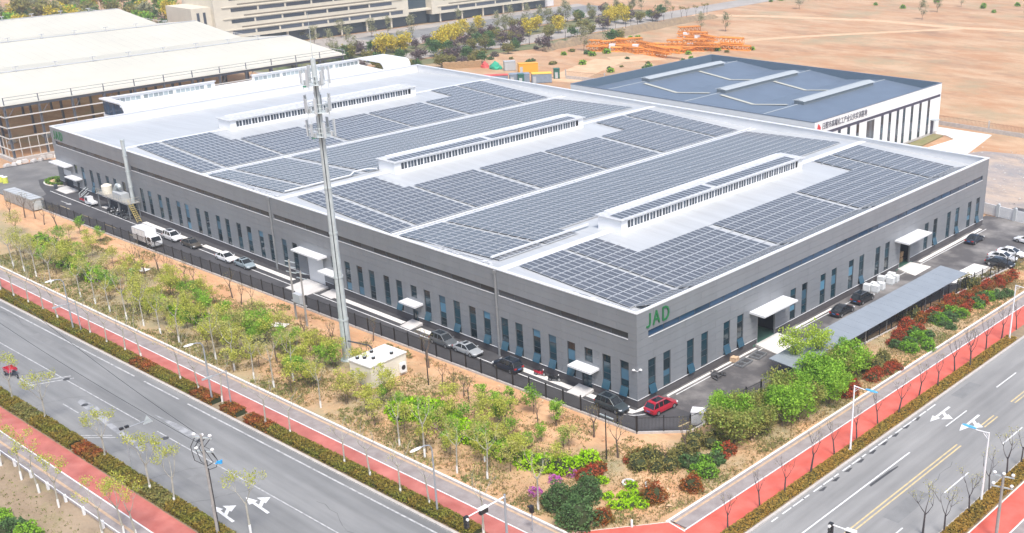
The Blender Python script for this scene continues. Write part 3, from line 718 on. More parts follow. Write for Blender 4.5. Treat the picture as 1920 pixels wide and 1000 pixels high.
# bits of rooftop cable tray and clips along the long parapet
def tray(x0, x1, seed):
    random.seed(seed); m = MB(); x = x0
    while x < x1:
        z = roof_z(x)+0.05; w = random.uniform(0.3,0.9); y = random.uniform(1.2,2.6)
        m.box(x, x+w, y, y+random.uniform(0.25,0.6), z, z+random.uniform(0.1,0.35)); x += w+random.uniform(0.15,0.7)
    m.box(x0, x1, 2.95, 3.1, roof_z((x0+x1)/2)+0.25, roof_z((x0+x1)/2)+0.33)
    return m
for i, (a, b, w) in enumerate(((-43,-27,'first'),(-96,-80,'second'),(-14,-3,'third'))):
    o = tray(a, b, i).build('parts_stack', 'gutter')
    tag(o, ('loose brackets and offcuts lying on the roof edge between near and middle downpipes','loose brackets and offcuts lying on the roof edge left of the middle downpipe','loose offcuts on the roof edge close to the near corner')[i], 'offcuts')
pp = MB(); pp.tube([(-80.6,4,12.1),(-80.6,17,12.15),(-81.0,18,12.5),(-80.8,20.5,12.5),(-80.6,22.5,12.2)], 0.12, 8); pp.build('roof_pipe', 'coping', fac)
pp = MB(); pp.box(-29.6,-29.3,3.5,22.8,11.95,12.2); pp.build('cable_tray', 'coping', fac)

# solar arrays
PX_, PY_ = 1.98, 1.02
def pv_mesh(nm, mats):
    m = MB(); a, b = 0.96, 0.485; r = 0.05
    m.box(-a, a, -b, b, 0, 0.03, 1)
    m.face([(-a+r,-b+r,0.032),(a-r,-b+r,0.032),(a-r,b-r,0.032),(-a+r,b-r,0.032)], 0)
    return m
PVM = pv_mesh('solar_panel', None).mesh('solar_panel', ['pv_glass','pv_frame'])
CAM = Vector((80.1,-90.7,61.9))
def array(name, label, xa, xb_, skip, walks, single=300, lift=0.22, zfun=None, y0=3.9, y1=91.6):
    """rows of panels between the x limits; skip = bare rectangle beside the monitor; walks = gaps in y"""
    zf = zfun or (lambda x: roof_z(x)+lift)
    n = int((xb_-xa)/PX_+0.3); pitch = (xb_-xa)/n
    root = thing(name, label, 'solar panels', ((xa+xb_)/2, (y0+y1)/2, min(zf(xa), zf(xb_))))
    ox, oy, oz = root.location
    spots = []
    for i in range(n):
        x = xa+pitch*(i+0.5); y = y0
        while y+PY_ < y1:
            hit = [w for w in walks if w < y+PY_ and w+0.7 > y]
            if hit: y = hit[0]+0.7; walks_ = 0; continue
            if not (skip and skip[0] < x < skip[1] and skip[2] < y+PY_ and y < skip[3]): spots.append((x, y+PY_/2))
            y += PY_
    slope = atan2(zf(xb_-0.01)-zf(xa+0.01), xb_-xa)
    spots.sort(key=lambda s: (Vector((s[0],s[1],12))-CAM).length)
    for x, y in spots[:single]: obj('solar_panel', PVM, root, loc=(x-ox, y-oy, zf(x)-oz), rot=(0,-slope,0))
    f = MB(); base = pv_mesh('f', None); c, s = cos(slope), sin(slope)
    for x, y in spots[single:]:
        i = len(f.v); z0 = zf(x)-oz
        f.v += [(x-ox+v[0]*c-v[2]*s, y-oy+v[1], z0+v[0]*s+v[2]*c) for v in base.v]
        f.f += [tuple(i+k for k in q) for q in base.f]; f.m += base.m
    if spots[single:]: f.build('solar_panels', ['pv_glass_field','pv_frame'], root, kind='stuff')
    r = MB(); k = 0
    for i in range(n+1):
        x = xa+pitch*i; x = min(max(x, xa+0.1), xb_-0.1); [r.box(x-0.04-ox, x+0.04-ox, a-oy, b-oy, zf(x)-oz-0.12, zf(x)-oz-0.02) for a, b in (((y0, skip[2]), (skip[3], y1)) if skip and skip[0]-0.2 < x < skip[1]+0.2 else ((y0, y1),))]
    r.build('mounting_rails', 'pv_frame', root)
    return root
W3 = [8.3,20.4,35.0,51.3,67.1,83.6]
array('solar_array', 'solar panels on the nearest roof slope above the short wall', -24.3, -4.4, (-24.4,-16.9,19.6,75.5), [12.2,35.2,58.0,81.5], 300)
array('solar_array', 'solar panels on the slope behind the nearest ridge monitor', -50.4, -28.1, (-31.5,-22,19.5,73.0), [12.3], 300)
array('solar_array', 'solar panels on the slope in front of the middle ridge monitor', -76.9, -52.3, (-77,-68.6,20.0,74.3), W3, 300)
array('solar_array', 'solar panels on the slope behind the middle ridge monitor', -105.2, -80.9, None, [8.4,20.2], 150)
array('solar_array', 'solar panels on the slope in front of the farthest ridge monitor', -131.7, -107.6, (-132,-123.6,20.2,75.9), W3, 150)
# two rows that tilt up over the eaves gutter beside the short wall
array('solar_array', 'two rows of solar panels tilted up along the short wall parapet', -4.3, -0.75, None, [12.2,35.2,58.0,81.5], 170, zfun=lambda x: 10.95+(x+4.3)*0.34, y0=4.6, y1=91.0)
# single rows on two monitor roofs
for xc, lab in ((-25.4,'single row of solar panels on the nearest ridge monitor roof'),(-78.4,'single row of solar panels on the middle ridge monitor roof')):
    root = thing('solar_array', lab, 'solar panels', (xc+0.6,46,13.95))
    for k in range(44):
        if k == 21: continue
        obj('solar_panel', PVM, root, loc=(0.35, -22.2+k*1.03, 0.0), rot=(0,0.03,0), scale=(1.25,1,1))
# ------------------------------------------------------------------ mobile mast
def mast():
    t = thing('mobile_mast', 'tall tapered steel mobile phone mast rising beside the cream equipment hut', 'mast', (-39.3,-14.25,0))
    m = MB(); zs = [0,6,12,18,24,30,36,40.2]; r = lambda z: 0.66-0.36*z/40.2
    m.tube([(0,0,z) for z in zs], [r(z) for z in zs], 16); m.cyl((0,0,0),(0,0,0.25),1.0,1.0,16)
    for z in zs[1:-1]: m.cyl((0,0,z-0.12),(0,0,z+0.12),r(z)+0.06,r(z)+0.06,16)
    p = m.build('pole', 'galv', t)
    m = MB(); m.cyl((0,0,40.2),(0,0,45.6),0.05,0.02,6); m.build('lightning_rod', 'galv', t)
    m = MB(); m.tube([(0.5,-0.35,2),(0.38,-0.3,38)], 0.06, 5); m.build('cable_run', 'frame_dark', t)
    pm = MB(); pm.box(-0.16,0.16,-0.09,0.09,-1.0,1.0); PAN = pm.mesh('antenna', 'galv_box')
    pm = MB(); pm.box(-0.2,0.2,-0.12,0.12,-0.3,0.3); RRU = pm.mesh('radio_unit', 'galv_box')
    random.seed(4)
    for k, (z, R) in enumerate(((38.0,1.5),(34.6,1.5),(31.6,1.5))):
        pl = MB()
        for a in range(24):
            t0, t1 = a*pi/12, (a+1)*pi/12
            for rr, zz in ((R*0.75,0.0),(R*0.75,0.55),(R*0.75,1.1)):
                pl.cyl((rr*cos(t0),rr*sin(t0),zz),(rr*cos(t1),rr*sin(t1),zz),0.03,0.03,4)
            if a%3 == 0:
                pl.cyl((R*0.75*cos(t0),R*0.75*sin(t0),0),(R*0.75*cos(t0),R*0.75*sin(t0),1.1),0.03,0.03,4); pl.cyl((0.3*cos(t0),0.3*sin(t0),0),(R*0.75*cos(t0),R*0.75*sin(t0),0),0.035,0.035,4)
            c0 = Vector((cos(t0),sin(t0))); c1 = Vector((cos(t1),sin(t1)))
            pl.face([(*(c0*0.45),0.02),(*(c0*R*0.75),0.02),(*(c1*R*0.75),0.02),(*(c1*0.45),0.02)])
        o = pl.build('platform', 'galv', t, loc=(0,0,z-0.9))
        n = 6
        for j in range(n):
            a = j*2*pi/n+0.4*k+random.uniform(-0.2,0.2); rr = R
            b = MB(); b.cyl((0,0,-1.4),(0,0,1.2),0.035,0.035,5); b.cyl((-0.5,0,-0.4),(0,0,-0.4),0.03,0.03,4)
            br = obj('mount_pipe', b.mesh('mount_pipe','galv'), t, loc=(rr*cos(a),rr*sin(a),z), rz=a)
            obj('antenna', PAN, br, loc=(0.2,0,0.1), rz=pi/2, scale=(1,1,random.choice((0.8,1.0,1.1))))
            if j%2 == 0: obj('radio_unit', RRU, br, loc=(-0.25,0,-0.6), rz=pi/2)
    g_ = MB(); g_.box(-0.25,0.25,-0.25,0.25,0,0.12); 
    obj('green_cap', g_.mesh('green_cap','cap_green'), t, loc=(0.2,-1.2,30.6)); obj('green_cap', g_.mesh('green_cap','cap_green'), t, loc=(-0.2,-1.3,36.9))
mat('galv_box', (0.42,0.44,0.45), 0.6); mat('cap_green', (0.03,0.25,0.13), 0.5); mat('black', (0.02,0.02,0.022), 0.5); mat('rubber', (0.025,0.025,0.027), 0.9)
mat('hut', (0.68,0.63,0.51), 0.85, col2=(0.72,0.68,0.58), scale=0.8, detail=6)
mat('fence_black', (0.015,0.016,0.018), 0.5); mat('wood', (0.42,0.27,0.14), 0.8, var=0.2, scale=3); mat('hut_roof', (0.72,0.70,0.66), 0.8, var=0.12, scale=1.2)
mast()
def hut():
    t = thing('equipment_hut', 'cream rendered equipment hut at the foot of the mast', 'hut', (-31.75,-14.7,0), radians(4))
    m = MB(); m.box(-2.05,2.05,-2.95,2.95,-0.1,2.9); m.build('wall', 'hut', t)
    m = MB(); m.box(-2.15,2.15,-3.05,3.05,2.9,3.06); m.build('roof', 'hut_roof', t)
    for x, y in ((-1.3,-2.2),(-0.6,-1.6),(0.4,-1.0),(1.1,1.4),(-1.4,0.2)):
        m = MB(); m.cyl((x,y,3.06),(x,y,3.35),0.24,0.24,12); o = m.build('vent', 'rubber', t); m = MB(); m.cyl((x,y,3.35),(x,y,3.40),0.16,0.16,10); m.build('vent_cap', 'galv', o)
    for y in (2.0,):
        m = MB(); m.box(2.15,2.5,y-0.45,y+0.45,0.6,1.9); o = m.build('air_conditioner', 'frame_white', t); m = MB(); m.cyl((2.5,y,1.3),(2.53,y,1.3),0.33,0.33,14); m.build('fan', 'black', o)
    m = MB(); m.tube([(-2.2,2.0,1.6),(-3.6,1.6,3.0),(-6.6,0.6,3.2)], 0.10, 6); m.build('cable_tray', 'frame_dark', t)
    m = MB(); m.box(-0.4,0.4,-2.99,-2.95,0,2.0); m.build('door', 'galv_box', t)
hut()
# ------------------------------------------------------------------ boundary fence: posts and barred panels on a low kerb
def fence(name, label, pts, h=1.9, step=2.9, kerb_h=0.28, skip=()):
    t = thing(name, label, 'fence', (*pts[0], 0))
    o0 = Vector(pts[0]); cache = {}
    pm = MB(); pm.box(-0.06,0.06,-0.06,0.06,0,h+kerb_h+0.12); pm.box(-0.08,0.08,-0.08,0.08,h+kerb_h+0.12,h+kerb_h+0.17); POST = pm.mesh('post','fence_black')
    for k in range(len(pts)-1):
        a, b = Vector(pts[k]), Vector(pts[k+1]); d = b-a; L = d.length; n = max(1, round(L/step)); s = L/n; ang = atan2(d.y, d.x)
        key = round(s,2)
        if key not in cache:
            m = MB(); m.box(0.07,s-0.07,-0.02,0.02,kerb_h+0.15,kerb_h+0.19); m.box(0.07,s-0.07,-0.02,0.02,kerb_h+h-0.15,kerb_h+h-0.11)
            q = int(s/0.16)
            for i in range(1,q): x = s*i/q; m.box(x-0.012,x+0.012,-0.012,0.012,kerb_h+0.05,kerb_h+h)
            cache[key] = m.mesh('barred_panel','fence_black')
        for i in range(n):
            p = a+d*(i/n)-o0
            obj('post', POST, t, loc=(p.x,p.y,0), rz=ang); obj('barred_panel', cache[key], t, loc=(p.x,p.y,0), rz=ang)
        m = MB(); m.box(0,L,-0.13,0.13,-0.15,kerb_h); q = a-o0; m.build('kerb_wall', 'kerb', t, loc=(q.x,q.y,0), rz=ang)
    e = Vector(pts[-1])-o0; obj('post', POST, t, loc=(e.x,e.y,0))
fence('boundary_fence', 'black barred fence along the lane beside the long wall', [(-146,-10.55),(4.1,-4.9)])
fence('boundary_fence', 'black barred fence running diagonally round the near corner', [(4.2,-4.85),(8.7,-0.65),(8.9,3.6)])
fence('boundary_fence', 'black barred fence behind the grey carport', [(8.95,3.7),(11.9,44),(12.4,60),(13.0,67.4),(13.8,78.0)])
# precast white wall at the end of the yard
def precast():
    t = thing('precast_wall', 'white precast wall with grey pillars at the end of the yard', 'wall', (-3.5,102.6,0))
    pil = MB(); pil.box(-0.3,0.3,-0.3,0.3,0,2.2); pil.rings([[(0.3*cos(a)-0.0,-0.3,2.2+0.3*sin(a)) for a in [pi*i/6 for i in range(7)]],[(0.3*cos(a),0.3,2.2+0.3*sin(a)) for a in [pi*i/6 for i in range(7)]]]); P = pil.mesh('pillar','galv_box')
    pan = MB(); pan.box(0.3,3.2,-0.08,0.08,0,2.05)
    for i in range(5): pan.box(0.55+i*0.52,0.75+i*0.52,-0.11,-0.08,0.3,0.55); pan.box(0.55+i*0.52,0.75+i*0.52,-0.11,-0.08,1.4,1.6)
    Q = pan.mesh('wall_panel','white_metal')
    for i in range(6): obj('pillar', P, t, loc=(i*3.5,-i*0.55,0)); obj('wall_panel', Q, t, loc=(i*3.5,-i*0.55,0), rz=-0.156)
precast()
# ------------------------------------------------------------------ carport
mat('carport_sheet', (0.235,0.265,0.295), 0.5, var=0.05, scale=0.5)
def carport():
    t = thing('carport', 'long grey sheet roofed carport beside the boundary fence', 'carport', (9.7,17,0))
    y = 0; i = 0
    PM = None
    for i in range(23):
        m = MB(); y0 = i*2.0; x = y0*0.012
        m.rings([[(-2.25+x,y0+0.01,2.95),(2.2+x,y0+0.01,2.70),(2.2+x,y0+0.01,2.62),(-2.25+x,y0+0.01,2.87)],[(-2.25+x,y0+1.99,2.95),(2.2+x,y0+1.99,2.70),(2.2+x,y0+1.99,2.62),(-2.25+x,y0+1.99,2.87)]][::-1])
        m.build('roof_sheet', 'carport_sheet', t)
    for i in range(9):
        m = MB(); y0 = 0.5+i*5.6; m.cyl((1.6+y0*0.012,y0,0),(1.6+y0*0.012,y0,2.6),0.07,0.07,8); m.box(-2.2+y0*0.012,2.1+y0*0.012,y0-0.05,y0+0.05,2.5,2.6); m.build('post', 'pipe_grey', t)
carport()
mat('stair_yellow', (0.45,0.36,0.13), 0.6); mat('skip_grey', (0.30,0.29,0.27), 0.8, var=0.15, scale=1.5)
# ------------------------------------------------------------------ gas cleaning equipment and stack on the long wall
def gas_unit():
    t = thing('filter_platform', 'raised platform with cream tank, duct and yellow stairs on the long wall', 'filter unit', (-133.5,-1.3,0))
    m = MB(); m.box(-4.5,8.5,-1.4,1.0,2.9,3.05); m.build('deck', 'skip_grey', t)
    for x in (-4.2,0,4.2,8.2):
        m = MB(); m.box(x-0.08,x+0.08,-1.3,-1.14,0,2.9); m.build('leg', 'pipe_grey', t); m = MB(); m.box(x-0.08,x+0.08,0.7,0.86,0,2.9); m.build('leg', 'pipe_grey', t)
    m = MB()
    for z in (3.5,4.0):
        m.cyl((-4.5,-1.35,z),(8.5,-1.35,z),0.025,0.025,4); m.cyl((8.45,-1.35,z),(8.45,0.95,z),0.025,0.025,4)
    for i in range(14): m.cyl((-4.5+i,-1.35,3.05),(-4.5+i,-1.35,4.0),0.025,0.025,4)
    m.build('railing', 'cream', t)
    m = MB(); m.cyl((-2.3,-0.1,3.05),(-2.3,-0.1,4.6),1.0,1.0,18); m.cyl((-2.3,-0.1,4.6),(-2.3,-0.1,4.9),1.0,0.45,18); m.build('tank', 'hut', t, smooth=False)
    m = MB(); m.tube([(1.2,-0.2,4.0),(2.0,-0.2,4.9),(2.7,-0.2,5.5),(3.4,-0.2,5.6),(3.9,-0.2,5.2)], [0.4,0.42,0.42,0.4,0.38], 12); m.build('duct', 'galv', t)
    m = MB(); m.box(1.8,5.4,-1.0,0.6,3.06,4.3); m.build('blower_box', 'galv_box', t)
    m = MB(); m.cyl((8.0,0.0,3.05),(8.0,0.0,15.2),0.36,0.34,14)
    for z in (6,9,12,14.9): m.cyl((8,0,z),(8,0,z+0.12),0.42,0.42,14)
    m.build('stack', 'galv', t)
    st = MB(); st.tube([(8.7,-1.3,3.0),(11.2,-1.3,0.0)], 0.05, 5); st.tube([(8.7,-0.5,3.0),(11.2,-0.5,0.0)], 0.05, 5)
    for i in range(9): x = 8.85+i*0.27; st.box(x,x+0.25,-1.28,-0.52,2.8-i*0.32,2.84-i*0.32)
    st.tube([(8.7,-1.3,4.0),(11.2,-1.3,1.0)], 0.03, 4); st.build('stairs', 'stair_yellow', t)
gas_unit()
# long grey waste bin by the lane, small props
def skip_bin():
    t = thing('open_skip', 'long grey skip with a slatted lid by the far end of the lane', 'skip', (-151.2,-11.3,0), radians(2))
    m = MB(); m.box(-6.2,6.2,-1.2,1.2,0.2,0.3); m.box(-6.2,6.2,-1.2,-1.12,0.3,2.3); m.box(-6.2,6.2,1.12,1.2,0.3,2.3); m.box(-6.2,-6.1,-1.12,1.12,0.3,2.3); m.box(6.1,6.2,-1.12,1.12,0.3,2.3)
    for i in range(13): m.box(-6.1+i*1.0,-6.0+i*1.0,-1.26,-1.2,0.2,2.3)
    m.build('body', 'skip_grey', t)
    for i in range(7): m = MB(); m.box(-6.1+i*1.75,-4.65+i*1.75,-1.1,1.1,2.31,2.40); m.build('lid_panel', 'galv_box', t)
    m = MB(); m.box(6.2,6.4,-0.9,0.9,0.3,1.9); m.build('end_frame', 'galv', t)
skip_bin()
mat('plastic_white', (0.75,0.76,0.76), 0.5, randobj=0.06); mat('card', (0.55,0.38,0.24), 0.85, var=0.1, scale=3)
def tote(x, y, lab, n):
    t = thing('bulk_container', lab, 'container', (x,y,0.01), 0.08, 'caged bulk containers by the short wall')
    m = MB(); 
    for k in range(3): m.box(-0.6,0.6,-0.5+k*0.43,-0.36+k*0.43,0,0.12)
    m.box(-0.6,0.6,-0.5,0.5,0.12,0.16); m.build('pallet', 'galv_box', t)
    m = MB(); m.box(-0.55,0.55,-0.45,0.45,0.17,1.1); m.build('tank', 'plastic_white', t)
    m = MB()
    for z in (0.3,0.55,0.8,1.05): m.box(-0.59,0.59,-0.49,-0.47,z,z+0.02); m.box(-0.59,0.59,0.47,0.49,z,z+0.02); m.box(0.57,0.59,-0.47,0.47,z,z+0.02); m.box(-0.59,-0.57,-0.47,0.47,z,z+0.02)
    m.build('cage', 'galv', t)
for i, (x, y) in enumerate(((1.0,52.9),(1.5,54.2),(2.2,53.3),(2.3,54.8),(0.9,57.4),(1.6,58.6),(2.3,57.8),(1.3,59.8),(2.3,59.2))):
    tote(x, y, 'white caged bulk container in the '+('nearer' if i < 4 else 'farther')+' cluster by the short wall, '+nth(i+1 if i < 4 else i-3)+' one', i)
def crates(x, y):
    t = thing('pallet_stack', 'stack of wooden crates just inside the farther open bay', 'crates', (x,y,0.25))
    for i in range(3):
        for j in range(2):
            m = MB(); z = j*0.95; yy = -1.2+i*1.0
            for k in range(4): m.box(-0.55,0.55,yy+0.02+k*0.22,yy+0.18+k*0.22,z+0.8,z+0.83)
            for k in range(4): m.box(0.52,0.56,yy,yy+0.88,z+0.05+k*0.2,z+0.2+k*0.2); m.box(-0.56,-0.52,yy,yy+0.88,z+0.05+k*0.2,z+0.2+k*0.2)
            m.box(-0.52,0.52,yy+0.05,yy+0.83,z+0.02,z+0.78); m.build('crate', 'wood', t)
crates(-1.6, 66.2)
def simple(name, label, cat, parts, loc, rz=0):
    t = thing(name, label, cat, loc, rz)
    for nm, mb, mt in parts: mb.build(nm, mt, t)
    return t
b = MB(); b.box(-0.5,0.5,-0.4,0.4,0,0.6); l = MB(); l.box(-0.5,0.0,-0.4,0.4,0.6,0.63); l2 = MB(); l2.box(0.05,0.5,-0.42,0.42,0.66,0.69)
simple('cardboard_box', 'open brown cardboard box on the walkway by the short wall', 'box', [('body',b,'card'),('flap',l,'card'),('flap',l2,'card')], (0.9,18.6,0.04))
def grate(label, x, y, w, l, rz):
    b = MB(); b.box(-w,w,-l,l,0,0.06); fr = MB(); fr.box(-w,w,-l,-l+0.1,0.06,0.3); fr.box(-w,w,l-0.1,l,0.06,0.3); fr.box(-w,-w+0.1,-l+0.1,l-0.1,0.06,0.3); fr.box(w-0.1,w,-l+0.1,l-0.1,0.06,0.3); fr.box(-w+0.1,w-0.1,-0.05,0.05,0.06,0.25)
    simple('steel_tray', label, 'tray', [('base',b,'tar'),('rim',fr,'pipe_grey')], (x,y,0.02), rz)
grate('dark steel tray with a divided rim near the first open bay', 2.3, 22.0, 0.8, 1.1, 0.1)
grate('flat dark steel tray on the walkway beside the cardboard box', 2.2, 18.8, 0.7, 1.3, 0.05)
b = MB(); random.seed(3)
for k in range(14): a = random.uniform(0,pi); c = Vector((random.uniform(-0.7,0.7),random.uniform(-0.9,0.9),random.uniform(0.05,0.4))); b.box(-0.5,0.5,-0.1,0.1,-0.05,0.05,0,Matrix.Translation(c)@Matrix.Rotation(a,4,'Z')@Matrix.Rotation(random.uniform(-0.5,0.5),4,'X'))
simple('scrap_heap', 'small heap of dark scrap on the walkway near the corner', 'scrap', [('scrap',b,'tar')], (1.8,13.2,0.1))
b = MB(); b.box(-0.8,0.8,-0.6,0.6,0.15,1.6); c = MB(); c.box(-0.9,0.9,-0.7,0.7,1.6,1.72); d = MB(); d.box(-0.7,-0.05,-0.63,-0.6,0.25,1.5); e = MB(); e.box(0.05,0.7,-0.63,-0.6,0.25,1.5); f = MB(); f.box(-0.8,0.8,-0.6,0.6,0,0.15)
simple('utility_cabinet', 'white metal utility cabinet behind the fence by the green trees', 'cabinet', [('body',b,'plastic_white'),('roof',c,'frame_white'),('door',d,'white_metal'),('door',e,'white_metal'),('base',f,'concrete')], (8.0,1.9,0), 0.5)
b = MB(); b.cyl((0,0,0),(0,0,0.95),0.33,0.38,12); c = MB(); c.cyl((0,0,0.95),(0,0,1.05),0.40,0.34,12)
simple('waste_bin', 'dark waste bin by the planter at the far end', 'bin', [('body',b,'frame_dark'),('lid',c,'frame_dark')], (-158.3,-2.3,0))
mat('drum_yellow', (0.62,0.65,0.10), 0.6); mat('dry_green', (0.16,0.17,0.06), 0.95, col2=(0.25,0.2,0.1), scale=0.6, detail=6)
for i, x in enumerate((-173.4,-171.9)):
    b = MB(); b.cyl((0,0,0),(0,0,1.3),0.55,0.55,12); c = MB(); c.cyl((0,0,1.3),(0,0,1.38),0.58,0.5,12)
    simple('yellow_drum', ('yellow green drum next to the grey shed roof, left one','yellow green drum next to the grey shed roof, right one')[i], 'drum', [('body',b,'drum_yellow'),('lid',c,'plastic_white')], (x,-7.2+i*0.2,0))
def gatehouse():
    t = thing('gate_shed', 'grey pitched shed roof cut by the left edge of the picture', 'shed', (-174.5,-9.5,0))
    m = MB(); m.box(-2,0.6,-2,2,0,2.8); m.build('wall', 'galv_box', t)
    m = MB(); m.rings([[(-2.2,-2.2,2.8),(-0.6,-2.2,4.2),(1.0,-2.2,2.8)],[(-2.2,2.2,2.8),(-0.6,2.2,4.2),(1.0,2.2,2.8)]]); m.build('roof', 'carport_sheet', t)
gatehouse()
# planter at the far left corner of the factory
pl = MB(); n = 20; ring = [(-163.6+3.6*cos(2*pi*k/n), 0.6+2.6*sin(2*pi*k/n)) for k in range(n)]
struct('planter_kerb', MB().prism([(x*1.0+(x+163.6)*0.1, y+(y-0.6)*0.1) for x, y in ring], -0.1, 0.10), 'concrete_pale')
struct('planting_bed', MB().prism(ring, -0.1, 0.14), 'sand_pale')
struct('grass_bed', MB().prism([(-40.6,141.5),(-41.0,156.4),(-38.2,156.0),(-37.2,141.5)], -0.15, 0.06), 'dry_green')
# ------------------------------------------------------------------ white annex beyond the far roof edge
def annex():
    t = thing('annex_building', 'white low annex with a rear row of windows beyond the far roof edge', 'building', (-161.6,16,0))
    D = -10.9                                       # rear window wall
    m = MB(); m.rings([[(-0.1,1.5,12.1),(-0.1,1.5,12.42),(D,1.5,12.72),(D,1.5,12.3)],[(-0.1,69,12.1),(-0.1,69,12.42),(D,69,12.72),(D,69,12.3)]]); m.build('roof', 'white_metal', t)
    m = MB(); wins = []
    def run(y0, y1):
        m.box(D-0.25, D, y0, y1, 12.0, 12.75); m.box(D-0.25, D, y0, y1, 13.65, 14.15); y = y0
        while y < y1-1.2:
            m.box(D-0.25, D, y, y+0.6, 12.75, 13.65); y += 0.6
            for j in range(6):
                if y+1.0 > y1-0.4: break
                wins.append((y, y+1.05)); m.box(D-0.2, D-0.04, y+1.05, y+1.2, 12.75, 13.65); y += 1.2
        m.box(D-0.25, D, y, y1, 12.75, 13.65)
    run(1.5, 27.5); run(37.5, 69.0)
    m.box(D-0.25, D, 27.5, 37.5, 12.0, 13.0)
    m.build('clerestory_wall', 'white_metal', t)
    m = MB(); m.box(D-0.5, D+0.35, 1.5, 27.7, 14.16, 14.30); m.box(D-0.5, D+0.35, 37.3, 69, 14.16, 14.30); m.build('clerestory_roof', 'coping', t)
    for a, b in wins: w = MB(); w.box(D-0.16,D-0.10,a,b,12.78,13.62); w.build('window', 'glass_pale', t)
    # end portals with a rounded shoulder
    def portal(y0, y1):
        arc = [(-1.9+1.9*sin(pi/2*k/6), 12.4+1.95*cos(pi/2*k/6)) for k in range(7)]
        outer = [(D-0.6,14.35)]+arc+[(0.0,10.6)]; inner = [(-0.35,10.6)]+[(x-0.3 if i else x, z-0.32) for i, (x, z) in list(enumerate(arc))[::-1]]+[(D-0.6,14.03)]
        p = outer+inner; q = MB(); n = len(p); k = len(q.v)
        for y in (y0, y1): q.v += [(x,y,z) for x, z in p]
        for i in range(n): j = (i+1)%n; q.f.append((i,j,n+j,n+i)); q.m.append(0)
        for i in range(len(outer)-1):
            o2 = n-1-i; q.f.append((i, i+1, o2-1, o2)); q.m.append(0); q.f.append((n+i, n+o2, n+o2-1, n+i+1)); q.m.append(0)
        q.build('portal', 'white_metal', t)
    portal(0.0, 1.6); portal(68.9, 77.5)
    for k in range(7): w = MB(); x = -1.2-k*1.35; w.box(x-1.25,x,0.35,0.42,10.9,13.95 if k else 13.3); w.build('glazing', 'glass_band', t)
    w = MB(); w.box(D-0.5,D-0.26,1.6,69,0,12.6); w.box(D-0.5,-0.4,0.43,0.7,0,10.8); w.box(D-0.5,-0.36,77.2,77.45,0,14.0); w.build('outer_wall', 'white_metal', t)
mat('glass_pale', (0.28,0.33,0.34), 0.2, spec=0.7, randobj=0.3)
annex()
